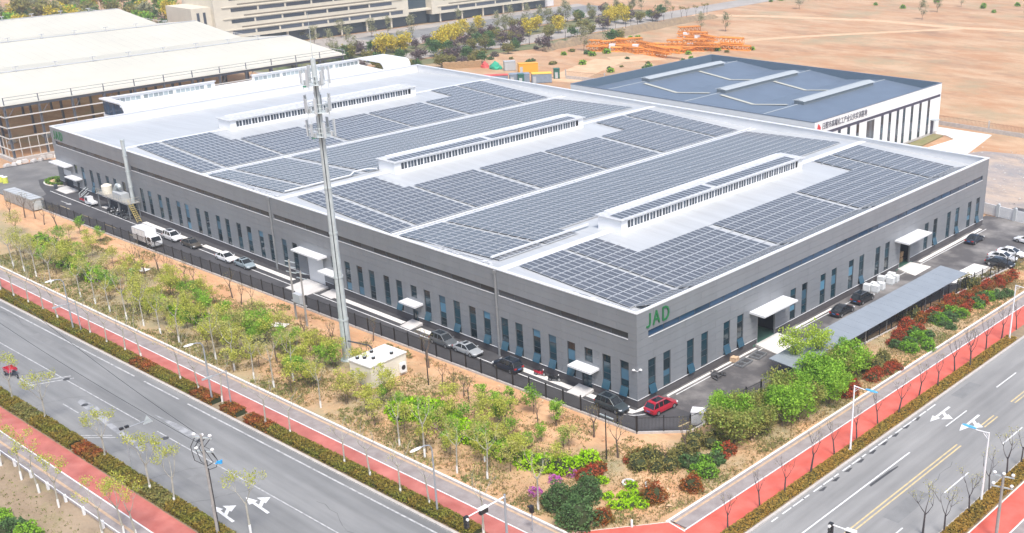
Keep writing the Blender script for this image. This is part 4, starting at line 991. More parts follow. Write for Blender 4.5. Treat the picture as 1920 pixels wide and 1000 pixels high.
# ------------------------------------------------------------------ dark roofed white building on the right
mat('roof_blue', (0.115,0.150,0.200), 0.5, var=0.06, scale=0.2); mat('roof_blue_in', (0.10,0.145,0.19), 0.5); mat('stripe', (0.05,0.05,0.085), 0.5)
mat('sky_strip', (0.42,0.42,0.36), 0.6); mat('vent_pale', (0.36,0.39,0.40), 0.5); mat('wall_white', (0.74,0.755,0.75), 0.6); mat('sign_red', (0.6,0.05,0.05), 0.6); mat('sign_ink', (0.10,0.10,0.13), 0.6)
def blue_hall():
    X0, X1, Y0, Y1, H = -111.0, -41.0, 102.4, 158.6, 12.0
    t = thing('workshop_hall', 'white striped workshop hall with a dark blue grey roof', 'building', (X1,Y0,0))
    W, L = X0-X1, Y1-Y0
    m = MB(); m.box(W,0,0,0.3,0,H); m.box(W,0,L-0.3,L,0,H); m.box(W,W+0.3,0.3,L-0.3,0,H); m.box(-0.3,0,0.3,L-0.3,0,H); m.build('wall', 'wall_white', t)
    m = MB(); m.box(W-0.02,0.03,-0.05,0.34,H,H+0.1); m.box(W-0.02,0.03,L-0.34,L+0.05,H,H+0.1); m.box(W-0.05,W+0.34,0.34,L-0.34,H,H+0.101); m.box(-0.34,0.05,0.34,L-0.34,H,H+0.1); m.build('coping', 'roof_blue', t)
    m = MB(); m.box(W+0.31,W+0.36,0.36,L-0.36,8.5,H-0.01); m.box(W+0.37,-0.37,L-0.36,L-0.31,8.5,H-0.01); m.box(-0.36,-0.31,0.36,L-0.36,8.5,H-0.01); m.box(W+0.37,-0.37,0.31,0.36,8.5,H-0.01); m.build('parapet_lining', 'roof_blue_in', t)
    xs = [(-0.36,9.9),(-15.3,11.2),(-26.2,10.0),(-37.2,11.2),(-49.0,10.0),(-60.8,11.2),(W+0.36,10.1)]
    for (a,za),(b,zb) in zip(xs, xs[1:]):
        m = MB(); m.face([(b,0.36,zb),(a,0.36,za),(a,L-0.36,za),(b,L-0.36,zb)]); m.build('roof_slope', 'roof_blue', t)
    for xc in (-15.3,-37.2,-60.8):
        m = MB(); m.box(xc-1.3,xc+1.3,17.4,48.0,11.0,11.9); o = m.build('ridge_vent', 'vent_side', t)
        m = MB(); m.rings([[(xc-1.7,17.0,11.9),(xc,17.0,12.25),(xc+1.7,17.0,11.9)],[(xc-1.7,48.4,11.9),(xc,48.4,12.25),(xc+1.7,48.4,11.9)]]); m.build('vent_cap', 'vent_pale', o)
        m = MB(); m.box(xc-0.15,xc+0.15,0.4,16.9,11.2,11.26); m.box(xc-0.15,xc+0.15,48.5,L-0.4,11.2,11.26); m.build('ridge_flashing', 'vent_pale', t)
    for y in (15.2,37.0):
        for (a,za),(b,zb) in (((-17.0,11.1),(-26.2,10.0)),((-26.2,10.0),(-35.6,11.1)),((-39.0,11.1),(-49.0,10.0)),((-49.0,10.0),(-59.2,11.1))):
            m = MB(); m.rings([[(a,y-0.5,za+0.06),(a,y+0.5,za+0.06),(a,y+0.5,za+0.12),(a,y-0.5,za+0.12)],[(b,y-0.5,zb+0.06),(b,y+0.5,zb+0.06),(b,y+0.5,zb+0.12),(b,y-0.5,zb+0.12)]]); m.build('skylight_strip', 'sky_strip', t)
    # street front: dark band, dark window stripes, doorway
    m = MB(); m.box(0.002,0.05,3.0,L-0.4,8.85,9.45); m.build('dark_band', 'stripe', t)
    for y in (6.8,9.9,13.7,17.5,28.1,31.6,35.2,38.2,42.0,46.0,50.2):
        m = MB(); m.box(0.002,0.06,y-0.55,y+0.55,0.6,8.84); o = m.build('window_strip', 'stripe', t)
        for k in range(4): m = MB(); m.box(0.062,0.075,y-0.45,y+0.45,0.8+k*2.0,2.6+k*2.0); m.build('pane', 'glass_dark', o)
    m = MB(); m.box(0.002,0.06,21.4,24.6,4.3,8.6); o = m.build('window', 'frame_dark', t)
    for k in range(3): m = MB(); m.box(0.062,0.075,21.55+k*1.0,22.4+k*1.0,4.5,8.4); m.build('pane', 'glass_mon', o)
    m = MB(); m.box(0.002,3.2,20.5,26.5,3.2,3.5); m.build('porch_roof', 'vent_pale', t); m = MB(); m.box(0.3,3.0,21,26,0,3.2); m.build('porch', 'wall_white', t)
    m = MB(); m.box(0.002,0.06,52.0,53.4,0.2,3.6); m.build('door', 'stripe', t); m = MB(); m.box(0.002,1.6,51.6,53.8,3.7,3.85); m.build('door_canopy', 'vent_pale', t)
    m = MB(); m.box(0.002,0.05,0.4,L-0.4,0,0.55); m.build('plinth', 'kerb', t)
    s = thing('fascia_sign', 'dark Chinese lettering with a red emblem on the white hall', 'sign', (X1+0.02,Y0+0.7,9.9))
    m = MB(); m.prism([(0.0,0.2),(0.7,0.0),(1.2,1.1),(0.5,1.6)], 0, 0.05); m.build('emblem', 'sign_red', s, rot=(pi/2,0,pi/2), loc=(0,0.2,0))
    m = MB(); m.prism([(0.75,0.1),(1.35,0.2),(1.5,0.7),(1.25,0.95)], 0, 0.05); m.build('emblem', 'sign_red', s, rot=(pi/2,0,pi/2), loc=(0,0.2,0))
    try:
        cu = bpy.data.curves.new('sign_text', 'FONT'); cu.body = '日照市高端化工产业公共实训基地'; cu.size = 1.55; cu.extrude = 0.03; cu.resolution_u = 2
        tmp = bpy.data.objects.new('tmp_text', cu); COL.objects.link(tmp)
        me = bpy.data.meshes.new_from_object(tmp.evaluated_get(bpy.context.evaluated_depsgraph_get())); bpy.data.objects.remove(tmp)
        me.materials.clear(); me.materials.append(M['sign_ink'])
        wd = max(v.co.x for v in me.vertices)-min(v.co.x for v in me.vertices)
        obj('sign_text', me, s, loc=(0.03,2.2,0.25), rot=(pi/2,0,pi/2), scale=(18.0/max(wd,1),1,1))
    except Exception as e: print('TEXT', e)
mat('vent_side', (0.28,0.31,0.32), 0.6)
blue_hall()
# back boundary beyond the hall
def rail_fence(label, pts, h=2.4):
    t = thing('wall_fence', label, 'fence', (*pts[0],0)); o0 = Vector(pts[0])
    for k in range(len(pts)-1):
        a, b = Vector(pts[k]), Vector(pts[k+1]); L = (b-a).length; ang = atan2((b-a).y,(b-a).x); q = a-o0
        m = MB(); m.box(0,L,-0.15,0.15,-0.2,0.8); m.build('kerb_wall', 'kerb', t, loc=(q.x,q.y,0), rz=ang)
        n = int(L/3.4)
        for i in range(n+1): m = MB(); m.box(-0.15,0.15,-0.15,0.15,0.8,2.7); m.build('pillar', 'kerb', t, loc=(q.x+cos(ang)*L*i/n, q.y+sin(ang)*L*i/n, 0)) if i%4 == 0 else None
        m = MB()
        for i in range(int(L/0.35)): m.box(i*0.35,i*0.35+0.05,-0.025,0.025,0.8,2.3)
        m.box(0,L,-0.02,0.02,2.1,2.15); m.build('bars', 'rust', t, loc=(q.x,q.y,0), rz=ang)
rail_fence('rusty railing on a low wall beyond the white hall', [(-45.8,167.3),(0,165.8),(60,164)])
rail_fence('rusty railing on a low wall behind the dark roofed hall', [(-165,155),(-120,164),(-112,165)])
# ------------------------------------------------------------------ steel frame under construction on the left
mat('roof_cream', (0.80,0.785,0.70), 0.6, var=0.03, scale=0.1, detail=3, transl=0.45); mat('roof_lap', (0.58,0.575,0.53), 0.6); mat('steel_dark', (0.13,0.14,0.16), 0.6); mat('steel_pale', (0.58,0.56,0.52), 0.6)
def steel_frame():
    X1, X0, Y0, Y1, H = -190.3, -352.0, 2.2, 92.0, 12.5
    t = thing('steel_frame_hall', 'half built steel frame hall with cream roof sheets and open sides', 'building', (X1,Y0,0))
    W, L = X0-X1, Y1-Y0
    ny = 12; 
    col = MB(); col.box(-0.35,0.35,-0.2,-0.14,0,H); col.box(-0.35,0.35,0.14,0.2,0,H); col.box(-0.05,0.05,-0.14,0.14,0,H); CM = col.mesh('column','steel_dark')
    for i in range(ny+1):
        for x in (0,-26,-52): obj('column', CM, t, loc=(x, L*i/ny, 0))
    for i in range(1,9): obj('column', CM, t, loc=(-6.5*i if i%4 else -6.5*i-0.5, 0, 0))
    nr = 3; span = W/ -nr
    for k in range(nr*2):
        a = -k*span/2; b = a-span/2; za, zb = (H+0.2, H+3.1) if k%2 == 0 else (H+3.1, H+0.2)
        m = MB(); m.rings([[(a+0.6*(k==0),-0.8,za),(a+0.6*(k==0),L+0.8,za),(a+0.6*(k==0),L+0.8,za-0.12),(a+0.6*(k==0),-0.8,za-0.12)],[(b,-0.8,zb),(b,L+0.8,zb),(b,L+0.8,zb-0.12),(b,-0.8,zb-0.12)]])
        r = m.build('roof_slope', 'roof_cream', t)
        m = MB()
        for i in range(1, 30):
            y = L*i/30; m.face([(a,y-0.04,za+0.02),(b,y-0.04,zb+0.02),(b,y+0.04,zb+0.02),(a,y+0.04,za+0.02)])
        m.build('sheet_laps', 'roof_lap', r)
        if k%2 == 0:
            m = MB(); m.box(b-0.5,b+0.5,-0.5,L+0.5,zb+0.03,zb+0.12); m.build('ridge_cap', 'gutter', t)
            m = MB()
            for i in range(9): y = 4+L*i/9.5; m.box(b+0.9,b+1.05,y,y+0.15,zb-0.2,zb+1.3); m.box(b+0.9,b+1.05,y-0.7,y+0.8,zb+1.1,zb+1.3)
            m.build('vent_posts', 'gutter', t)
    m = MB(); m.box(-0.2,0.2,0,L,H-0.6,H); m.build('eaves_beam', 'steel_dark', t)
    m = MB(); m.box(-26.2,-25.8,0,L,H-0.6,H); m.build('inner_beam', 'steel_dark', t)
    m = MB()
    for i in range(ny+1): m.box(0.3,0.42,L*i/ny-0.1,L*i/ny+0.1,H-1.0,H+1.9)
    for z in (H+1.2,H+1.85): m.cyl((0.36,0,z),(0.36,L,z),0.05,0.05,5)
    m.build('parapet_posts', 'steel_dark', t)
    for z in (2.6,5.2,7.6,10.0):
        m = MB(); m.box(0.36,0.5,-0.3,L,z-0.13,z+0.13); m.build('girt', 'steel_pale', t); m = MB(); m.box(-60,0.5,-0.55,-0.42,z-0.13,z+0.13); m.build('girt', 'steel_pale', t)
    for i in range(26): m = MB(); y = 1.6+i*2.0; m.box(0.38,0.48,y-0.06,y+0.06,0.6,5.1); m.build('stud', 'steel_pale', t)
    for i in range(18): m = MB(); x = -1.6-i*2.0; m.box(x-0.06,x+0.06,-0.53,-0.43,0.6,5.1); m.build('stud', 'steel_pale', t)
    for i in range(ny):
        m = MB(); m.cyl((-0.2,L*i/ny,H-0.8),(-9,L*i/ny,H-0.2),0.12,0.12,5); m.cyl((0,L*i/ny+0.2,9.5),(0,L*i/ny+2.2,H-0.5),0.07,0.07,5); m.build('brace', 'steel_dark', t)
    m = MB(); m.box(-0.3,0.7,-0.8,L,-0.2,0.6); m.box(-62,-0.3,-0.8,0.0,-0.2,0.6); m.build('dwarf_wall', 'kerb', t)
    m = MB(); m.cyl((W,L+0.9,H+1.2),(0,L+0.9,H+1.2),0.07,0.07,5)
    for i in range(50): x = W*i/50; m.cyl((x,L+0.9,H),(x,L+0.9,H+1.25),0.06,0.06,4)
    m.build('edge_rail', 'steel_pale', t)
steel_frame()
random.seed(11)
for i, y in enumerate(sorted(random.uniform(6,80) for _ in range(22))):
    x = random.uniform(-235,-196); m = MB(); s = random.uniform(0.5,1.4)
    for k in range(5): m.box(-s,s,-s*0.5,s*0.5,k*0.16,k*0.16+0.13,0,Matrix.Rotation(random.uniform(-0.25,0.25),4,'Z'))
    o = m.build('material_stack', random.choice(('concrete','steel_dark','wood','rust','plastic_white')), loc=(x,y,-0.19), rz=random.uniform(0,3)); tag(o, 'low stack of building material on the dirt inside the steel frame, '+nth(i+1)+' from the left', 'material', 'material stacks inside the steel frame')
for i in range(9):
    x = -187.5+random.uniform(-0.8,1.6); y = -1+i*1.4; m = MB(); m.box(-0.7,0.7,-0.5,0.5,0,0.5); m.box(-0.5,0.5,-0.4,0.4,0.5,0.75)
    o = m.build('rubble_block', random.choice(('concrete','kerb','concrete_pale')), loc=(x,y,-0.19), rz=random.uniform(0,3)); tag(o, 'pale rubble block beside the dwarf wall of the steel frame, '+nth(i+1)+' from the left', 'rubble', 'rubble along the steel frame')
# ------------------------------------------------------------------ beige office block far behind
mat('stone_beige', (0.60,0.545,0.44), 0.75, var=0.05, scale=0.3); mat('office_glass', (0.07,0.085,0.11), 0.12, spec=0.8, randobj=0.35); mat('office_dark', (0.05,0.075,0.095), 0.15, spec=0.7)
def office():
    t = thing('office_block', 'beige stone office block with long horizontal window strips', 'building', (-300,115,0))
    def block(y0, y1, zb, zt, rows):
        m = MB(); m.box(-22,0,y0,y1,zb,zt); m.build('wall', 'stone_beige', t)
        rec = MB(); rec.box(-20,-2.5,y0+0.5,y1-0.2,0,zb); rec.build('ground_floor_glazing', 'office_dark', t)
        for i in range(int((y1-y0)/12)): c = MB(); c.cyl((-1.2,y0+5+12*i,0),(-1.2,y0+5+12*i,zb),0.4,0.4,10); c.build('column', 'stone_beige', t)
        random.seed(int(y0))
        for r in rows:
            yy = y0+5.5+random.uniform(-1,1)
            while yy < y1-9:
                w = random.choice((9.0,9.0,10.5)); w = min(w, y1-3-yy); m = MB(); m.box(0.002,0.06,yy,yy+w,r,r+1.25); m.build('window_strip', 'office_glass', t); yy += w+0.8
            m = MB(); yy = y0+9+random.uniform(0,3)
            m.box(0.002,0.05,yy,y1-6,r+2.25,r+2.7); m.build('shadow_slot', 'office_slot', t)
        m = MB()
        for r in rows: m.box(0.002,0.35,y0+3,y1-3,r+1.6,r+1.85)
        m.build('ledge', 'stone_beige', t)
    block(0, 85.3, 4.2, 32, [5.4+k*4.0 for k in range(7)]); block(97.5, 166, 3.6, 32, [4.8+k*4.0 for k in range(7)])
    m = MB(); m.box(-19,-4,85.3,97.5,0,24); m.build('glass_link', 'office_dark', t)
    m = MB(); m.box(-4,-0.5,85.3,97.5,5.5,6.2); m.build('link_canopy', 'stone_beige', t)
    for k in range(3): m = MB(); m.cyl((-3.8,86+k*4,10),(-3.8,90+k*4,20),0.18,0.18,6); m.build('link_brace', 'white_metal', t)
    m = MB(); m.box(-20,-2,-7.5,-0.01,0,15.6); w = m.build('wing', 'stone_beige', t)
    for y in (-5.6,-3.2): m = MB(); m.box(-1.99,-1.93,y,y+1.0,2.0,14.0); m.build('window_slit', 'office_glass', w)
    m = MB(); m.box(-18,-3,166,172,0,16); m.build('wing', 'white_metal', t)
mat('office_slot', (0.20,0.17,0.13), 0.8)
office()
# ------------------------------------------------------------------ site yard behind the roof: containers, cabins, stacks
mat('orange_paint', (0.72,0.36,0.03), 0.5); mat('yellow_paint', (0.80,0.52,0.06), 0.5); mat('steel_blue', (0.22,0.27,0.33), 0.55, var=0.1, scale=1); mat('green_net', (0.03,0.33,0.20), 0.8, var=0.2, scale=1); mat('red_paint', (0.55,0.08,0.07), 0.6, var=0.1, scale=1); mat('green_dark', (0.02,0.12,0.09), 0.6)
def cabin(label, name, cat, x, y, sx, sy, sz, m1, m2, rz=0.9):
    t = thing(name, label, cat, (x,y,-0.19), rz)
    m = MB(); m.box(-sx/2,sx/2,-sy/2,sy/2,0.12,sz)
    n = int(sx/0.6)
    for i in range(n): q = -sx/2+sx*(i+0.25)/n; m.box(q,q+sx/n*0.5,-sy/2-0.05,-sy/2,0.3,sz-0.2); m.box(q,q+sx/n*0.5,sy/2,sy/2+0.05,0.3,sz-0.2)
    m.build('body', m1, t); m = MB(); m.box(-sx/2-0.06,sx/2+0.06,-sy/2-0.08,sy/2+0.08,sz,sz+0.14); m.build('roof', m2, t)
    m = MB(); m.box(-sx/2+0.3,-sx/2+1.2,-sy/2-0.07,-sy/2-0.05,0.15,2.1); m.build('door', 'galv_box', t)
cabin('orange shipping container standing behind the far roof edge','shipping_container','container',-182.5,155.5,6.2,2.5,2.9,'orange_paint','orange_paint',1.0)
cabin('grey site cabin with a yellow roof','site_cabin','cabin',-166.5,146.0,6.0,3.0,2.8,'steel_blue','yellow_paint',0.9)
cabin('blue grey site cabin left of the yellow roofed one','site_cabin','cabin',-171.0,141.0,6.0,3.0,2.8,'steel_blue','steel_blue',0.9)
cabin('dark blue grey low container nearest the roof edge','shipping_container','container',-177.0,137.0,7.0,2.5,2.3,'steel_blue','red_paint',0.9)
cabin('pale grey tank cabin between green heap and orange container','site_cabin','cabin',-190.0,154.5,3.6,2.4,2.9,'galv_box','galv_box',1.0)
cabin('dark green small cabin between the blue grey ones','site_cabin','cabin',-169.0,139.8,1.8,1.8,3.0,'green_dark','green_dark',0.9)
cabin('dark green small cabin behind the yellow roof','site_cabin','cabin',-167.5,153.5,1.8,1.8,3.0,'green_dark','green_dark',0.9)
def heap(label, x, y, r, h, mt, seed):
    random.seed(seed); m = MB(); n = 14; rings = []
    for k in range(6):
        t = k/5; rings.append([(r*(1-t*t*0.9)*cos(2*pi*i/n)*random.uniform(0.8,1.15), r*0.7*(1-t*t*0.9)*sin(2*pi*i/n)*random.uniform(0.8,1.15), h*t*random.uniform(0.85,1.0)) for i in range(n)])
    m.rings(rings); o = m.build('covered_heap', mt, loc=(x,y,-0.2)); tag(o, label, 'heap')
heap('green netted heap in the site yard behind the roof', -195.8, 153.6, 2.6, 2.6, 'green_net', 1)
heap('red heap next to the green netted heap', -200.5, 153.2, 1.8, 2.2, 'red_paint', 2)
mh = MB(); random.seed(8); pts = [(-208,188),(-211,196),(-212.2,220),(-215.3,248),(-218,282),(-216,300)]
rings = []
for k in range(40):
    u = k/39*(len(pts)-1); i = min(int(u), len(pts)-2); p = Vector(pts[i]).lerp(Vector(pts[i+1]), u-i)
    w, h = random.uniform(2.0,3.2), random.uniform(1.6,2.8); e = sin(pi*min(1,max(0.05,k/39)))**0.3
    rings.append([(p.x-w*e,p.y,-0.25),(p.x-w*0.4*e,p.y,h*e),(p.x+w*0.3*e,p.y,h*e*0.95),(p.x+w*e,p.y,-0.25)])
mh.rings(rings); struct('earth_bank', mh, 'dark_soil')
for i in range(6):
    m = MB()
    for k in range(9): m.box(-1.4,1.4,-0.6,0.6,k*0.25,k*0.25+0.2,0,Matrix.Rotation(random.uniform(-0.06,0.06),4,'Z'))
    o = m.build('plank_stack', 'wood', loc=(-208+i*1.0,143.5+i*1.7,-0.2), rz=1.0); tag(o, 'brown stack of formwork boards in the site yard behind the roof, '+nth(i+1)+' from the left', 'boards', 'formwork stacks')
# orange tower crane pieces lying on the dirt
mat('crane_orange', (0.62,0.22,0.03), 0.7, randobj=0.2)
def lattice(L, w, n):
    m = MB(); c = [(-w/2,0),(w/2,0),(w/2,w),(-w/2,w)]
    for y, z in c: m.cyl((0,y,z),(L,y,z),0.2,0.2,4)
    for i in range(n):
        a, b = L*i/n, L*(i+1)/n
        for k in range(4):
            p, q = c[k], c[(k+1)%4]
            m.cyl((a,*p),(b,*q),0.12,0.12,3); m.cyl((b,*p),(b,*q),0.12,0.12,3)
    return m
random.seed(21)
LAT = [lattice(8,1.7,5).mesh('lattice','crane_orange'), lattice(5,1.9,3).mesh('lattice','crane_orange'), lattice(11,1.4,7).mesh('lattice','crane_orange')]
cs = [(-198,199),(-194,201),(-190,203),(-187,206),(-192,207),(-186,212),(-183,214),(-189,211),(-180,204),(-176,206),(-172,205),(-178,211),(-174,214),(-181,219),(-177,222),(-172,220),(-168,222),(-170,226),(-165,226),(-164,231),(-184,238),(-188,241),(-179,240),(-192,243),(-176,232),(-196,203),(-168,214)]
cs.sort(key=lambda p: screen_x(*p))
for i, (x, y) in enumerate(cs):
    k = random.randrange(3); t = thing('crane_section', 'orange lattice crane section lying in the pile on the dirt field, '+nth(i+1)+' from the left', 'crane part', (x,y,-0.19), radians(35)+random.uniform(-0.9,0.9), 'crane sections on the dirt field', random.uniform(0.85,1.15))
    obj('lattice', LAT[k], t); 
    if i%2 == 0: obj('lattice', LAT[(k+1)%3], t, loc=(0.5,0.3,1.9))
for i, (x, y) in enumerate(((-191,205),(-183.5,209),(-187.8,243),(-180,240),(-170,223))):
    m = MB(); m.box(-1.1,1.1,-0.9,0.9,0,2.4); o = thing('crane_cab', ('white crane cab left of the orange lattice pile','white crane cab leaning by the orange pile','white box farthest back behind the orange pile','white box at the back of the orange pile','white cab at the right end of the orange pile')[i], 'crane cab', (x,y,-0.19), 0.6)
    m.build('shell', 'white_metal', o); m = MB(); m.box(1.1,1.13,-0.7,0.7,0.9,2.1); m.build('window', 'glass_dark', o)
# ------------------------------------------------------------------ vehicles
mat('car_glass', (0.015,0.02,0.025), 0.05, spec=0.9); mat('tyre', (0.02,0.02,0.021), 0.85); mat('rim', (0.40,0.41,0.42), 0.35, metal=0.7)
mat('head_lamp', (0.75,0.77,0.78), 0.15); mat('tail_lamp', (0.45,0.02,0.02), 0.25); mat('plate_blue', (0.05,0.16,0.45), 0.5); mat('trim_black', (0.02,0.02,0.022), 0.5)
PAINT = {'white':(0.78,0.78,0.78),'silver':(0.42,0.44,0.45),'grey':(0.13,0.14,0.145),'brown':(0.10,0.085,0.065),'navy':(0.02,0.028,0.045),'darkgrey':(0.055,0.07,0.075),'red':(0.42,0.012,0.03),'black':(0.015,0.016,0.018),'steelblue':(0.33,0.40,0.43)}
for k, v in PAINT.items(): mat('paint_'+k+'_car', v, 0.28, metal=0.25 if k not in ('white','red','black') else 0.0, coat=0.8)
def wheel_meshes(r=0.33, w=0.22):
    a = MB(); a.cyl((0,-w/2,0),(0,w/2,0),r,r,18); b = MB(); b.cyl((0,-w/2-0.01,0),(0,w/2+0.01,0),r*0.64,r*0.64,14)
    return a.mesh('wheel','tyre'), b.mesh('rim','rim')
WH = wheel_meshes(); WHT = wheel_meshes(0.42,0.26); WHS = wheel_meshes(0.28,0.12)
def car(label, kind, paint, x, y, ang, cat='car', group=None):
    """kind: sedan or suv; front looks along local +X"""
    t = thing('parked_car', label, cat, (x,y,0.012), ang, group)
    P = 'paint_'+paint+'_car'
    if kind == 'suv': L, hw, zb, zt = 4.55, 0.92, 1.02, 1.66; gb = (-2.12, 1.05); gt = (-1.72, 0.22)
    else: L, hw, zb, zt = 4.70, 0.90, 0.92, 1.44; gb = (-1.80, 1.12); gt = (-0.95, 0.18)
    h = L/2
    st = [(-h,0.78,0.42,zb*0.78),(-h+0.10,0.90,0.30,zb*0.93),(-h+0.5,0.98,0.22,zb*(1.0 if kind == 'suv' else 0.99)),(-1.0,1.0,0.20,zb),(0,1.0,0.20,zb*0.99),(0.9,1.0,0.20,zb*0.985),(1.3,0.98,0.20,zb*0.95),(h-0.55,0.95,0.22,zb*0.83),(h-0.15,0.84,0.28,zb*0.70),(h,0.66,0.36,zb*0.58)]
    m = MB(); rings = []
    for xx, f, z0, z1 in st:
        w = hw*f; rings.append([(xx,-w*0.88,z0),(xx,-w,z0+0.14),(xx,-w,z0+(z1-z0)*0.62),(xx,-w*0.93,z1-0.03),(xx,-w*0.6,z1),(xx,w*0.6,z1),(xx,w*0.93,z1-0.03),(xx,w,z0+(z1-z0)*0.62),(xx,w,z0+0.14),(xx,w*0.88,z0)][::-1])
    m.rings(rings)
    body = m.build('body', P, t)
    wb, wt = hw*0.88, hw*0.70; z0 = zb*0.955
    A = [(gb[0],-wb,z0),(gb[1],-wb,z0),(gb[1],wb,z0),(gb[0],wb,z0)]; B = [(gt[0],-wt,zt-0.05),(gt[1],-wt,zt-0.05),(gt[1],wt,zt-0.05),(gt[0],wt,zt-0.05)]
    for nm, q in (('side_window',(0,1)),('windscreen',(1,2)),('side_window',(2,3)),('rear_window',(3,0))):
        g_ = MB(); i, j = q; g_.face([A[i],A[j],B[j],B[i]]); g_.build(nm, 'car_glass', t)
    m = MB(); xs = [gt[0]-0.06, gt[0]+0.25, (gt[0]+gt[1])/2, gt[1]-0.2, gt[1]+0.07]; zz = [zt-0.05, zt-0.005, zt+0.01, zt-0.005, zt-0.055]
    m.rings([[(a,-wt-0.03,z-0.05),(a,-wt*0.8,z),(a,wt*0.8,z),(a,wt+0.03,z-0.05),(a,wt,z-0.09),(a,-wt,z-0.09)][::-1] for a, z in zip(xs, zz)]); m.build('roof', P, t)
    m = MB()
    for s in (-1,1):
        for a, b in (((gb[0],s*wb,z0),(gt[0],s*wt,zt-0.05)),((gb[1],s*wb,z0),(gt[1],s*wt,zt-0.05)),((-0.38,s*(wb+0.01),z0),(-0.38,s*(wt+0.01),zt-0.06))): m.cyl(a, b, 0.045, 0.04, 5)
        if kind == 'suv': m.cyl((-1.15,s*(wb+0.01),z0),(-1.15,s*(wt+0.01),zt-0.06),0.06,0.06,5)
    m.build('pillars', P, t)
    if kind == 'suv' or paint in ('grey','silver','steelblue','brown'):
        m = MB(); m.box(gt[0]+0.35,gt[1]-0.25,-wt*0.7,wt*0.7,zt+0.005,zt+0.018); m.build('sunroof', 'car_glass', t)
    if kind == 'suv':
        m = MB(); 
        for s in (-1,1): m.cyl((gt[0]+0.1,s*wt,zt+0.03),(gt[1]-0.1,s*wt,zt+0.03),0.02,0.02,5)
        m.build('roof_rails', 'rim', t)
    for wx in (-h+0.85, h-0.90):
        for s in (-1,1): o = obj('wheel', WH[0], t, loc=(wx,s*(hw-0.10),0.33)); obj('rim', WH[1], o)
        m = MB()
    for s in (-1,1):
        m = MB(); m.box(h-0.42,h-0.12,s*hw*0.74-0.16,s*hw*0.74+0.16,zb*0.58,zb*0.70); m.build('headlight', 'head_lamp', t)
        m = MB(); m.box(-h-0.015,-h+0.16,s*hw*0.70-0.18,s*hw*0.70+0.18,zb*0.70,zb*0.86); m.build('taillight', 'tail_lamp', t)
        m = MB(); m.box(0.82,0.98,s*(hw+0.11)-0.09,s*(hw+0.11)+0.09,zb*0.98,zb*0.98+0.13); m.build('mirror', P, t)
    m = MB(); m.box(h-0.03,h+0.02,-0.45,0.45,0.40,0.52); m.build('grille', 'trim_black', t); m = MB(); m.box(-h-0.02,-h+0.02,-0.23,0.23,0.55,0.68); m.build('number_plate', 'plate_blue', t)
    m = MB(); m.box(-h+0.1,h-0.1,-hw*0.9,hw*0.9,0.16,0.24); m.build('underbody', 'trim_black', t)
    return t
car('white suv parked behind the dark brown sedan beside the long wall','suv','white',-107.4,-3.4,0.02)
car('dark brown sedan parked in front of the white suv','sedan','brown',-101.1,-3.2,0.0)
car('white sedan parked nose to tail behind a pale silver blue car','sedan','white',-89.6,-3.2,0.0)
car('pale silver blue sedan at the head of the pair by the twin utility poles','sedan','steelblue',-84.2,-2.9,-0.02)
car('grey hatchback suv behind the silver sedan beside the long wall','suv','grey',-33.5,-2.5,0.0)
car('silver sedan between the grey and the navy suv','sedan','silver',-28.7,-2.3,0.0)
car('navy suv parked in the lane, rear nearest the downpipe','suv','navy',-20.7,-2.35,pi)
car('dark grey suv parked at the near corner beside the entrance step','suv','darkgrey',-2.4,-2.0,0.0)
car('red suv parked on the short wall side of the near corner','suv','red',2.4,1.6,pi/2-0.05)
car('black sedan parked behind the dark suv along the short wall','sedan','black',2.9,42.4,pi/2)
car('black suv with silver roof rails by the white containers','suv','black',2.7,48.6,pi/2)
car('dark navy sedan alone at the far end of the short wall','sedan','navy',3.2,85.6,pi/2)
car('white car cut by the right edge, farthest of the parked row','sedan','white',10.6,90.6,pi-0.1)
car('white sedan with dark roof, second in the parked row','sedan','white',11.2,82.6,0.05)
car('white sedan half hidden behind the black one','sedan','white',11.0,79.6,0.05)
car('black sedan nearest the fence in the parked row','sedan','black',11.9,76.6,0.05)
car('dark blue sedan half hidden beyond the far entrance canopy','sedan','navy',-166.0,8.0,pi/2)
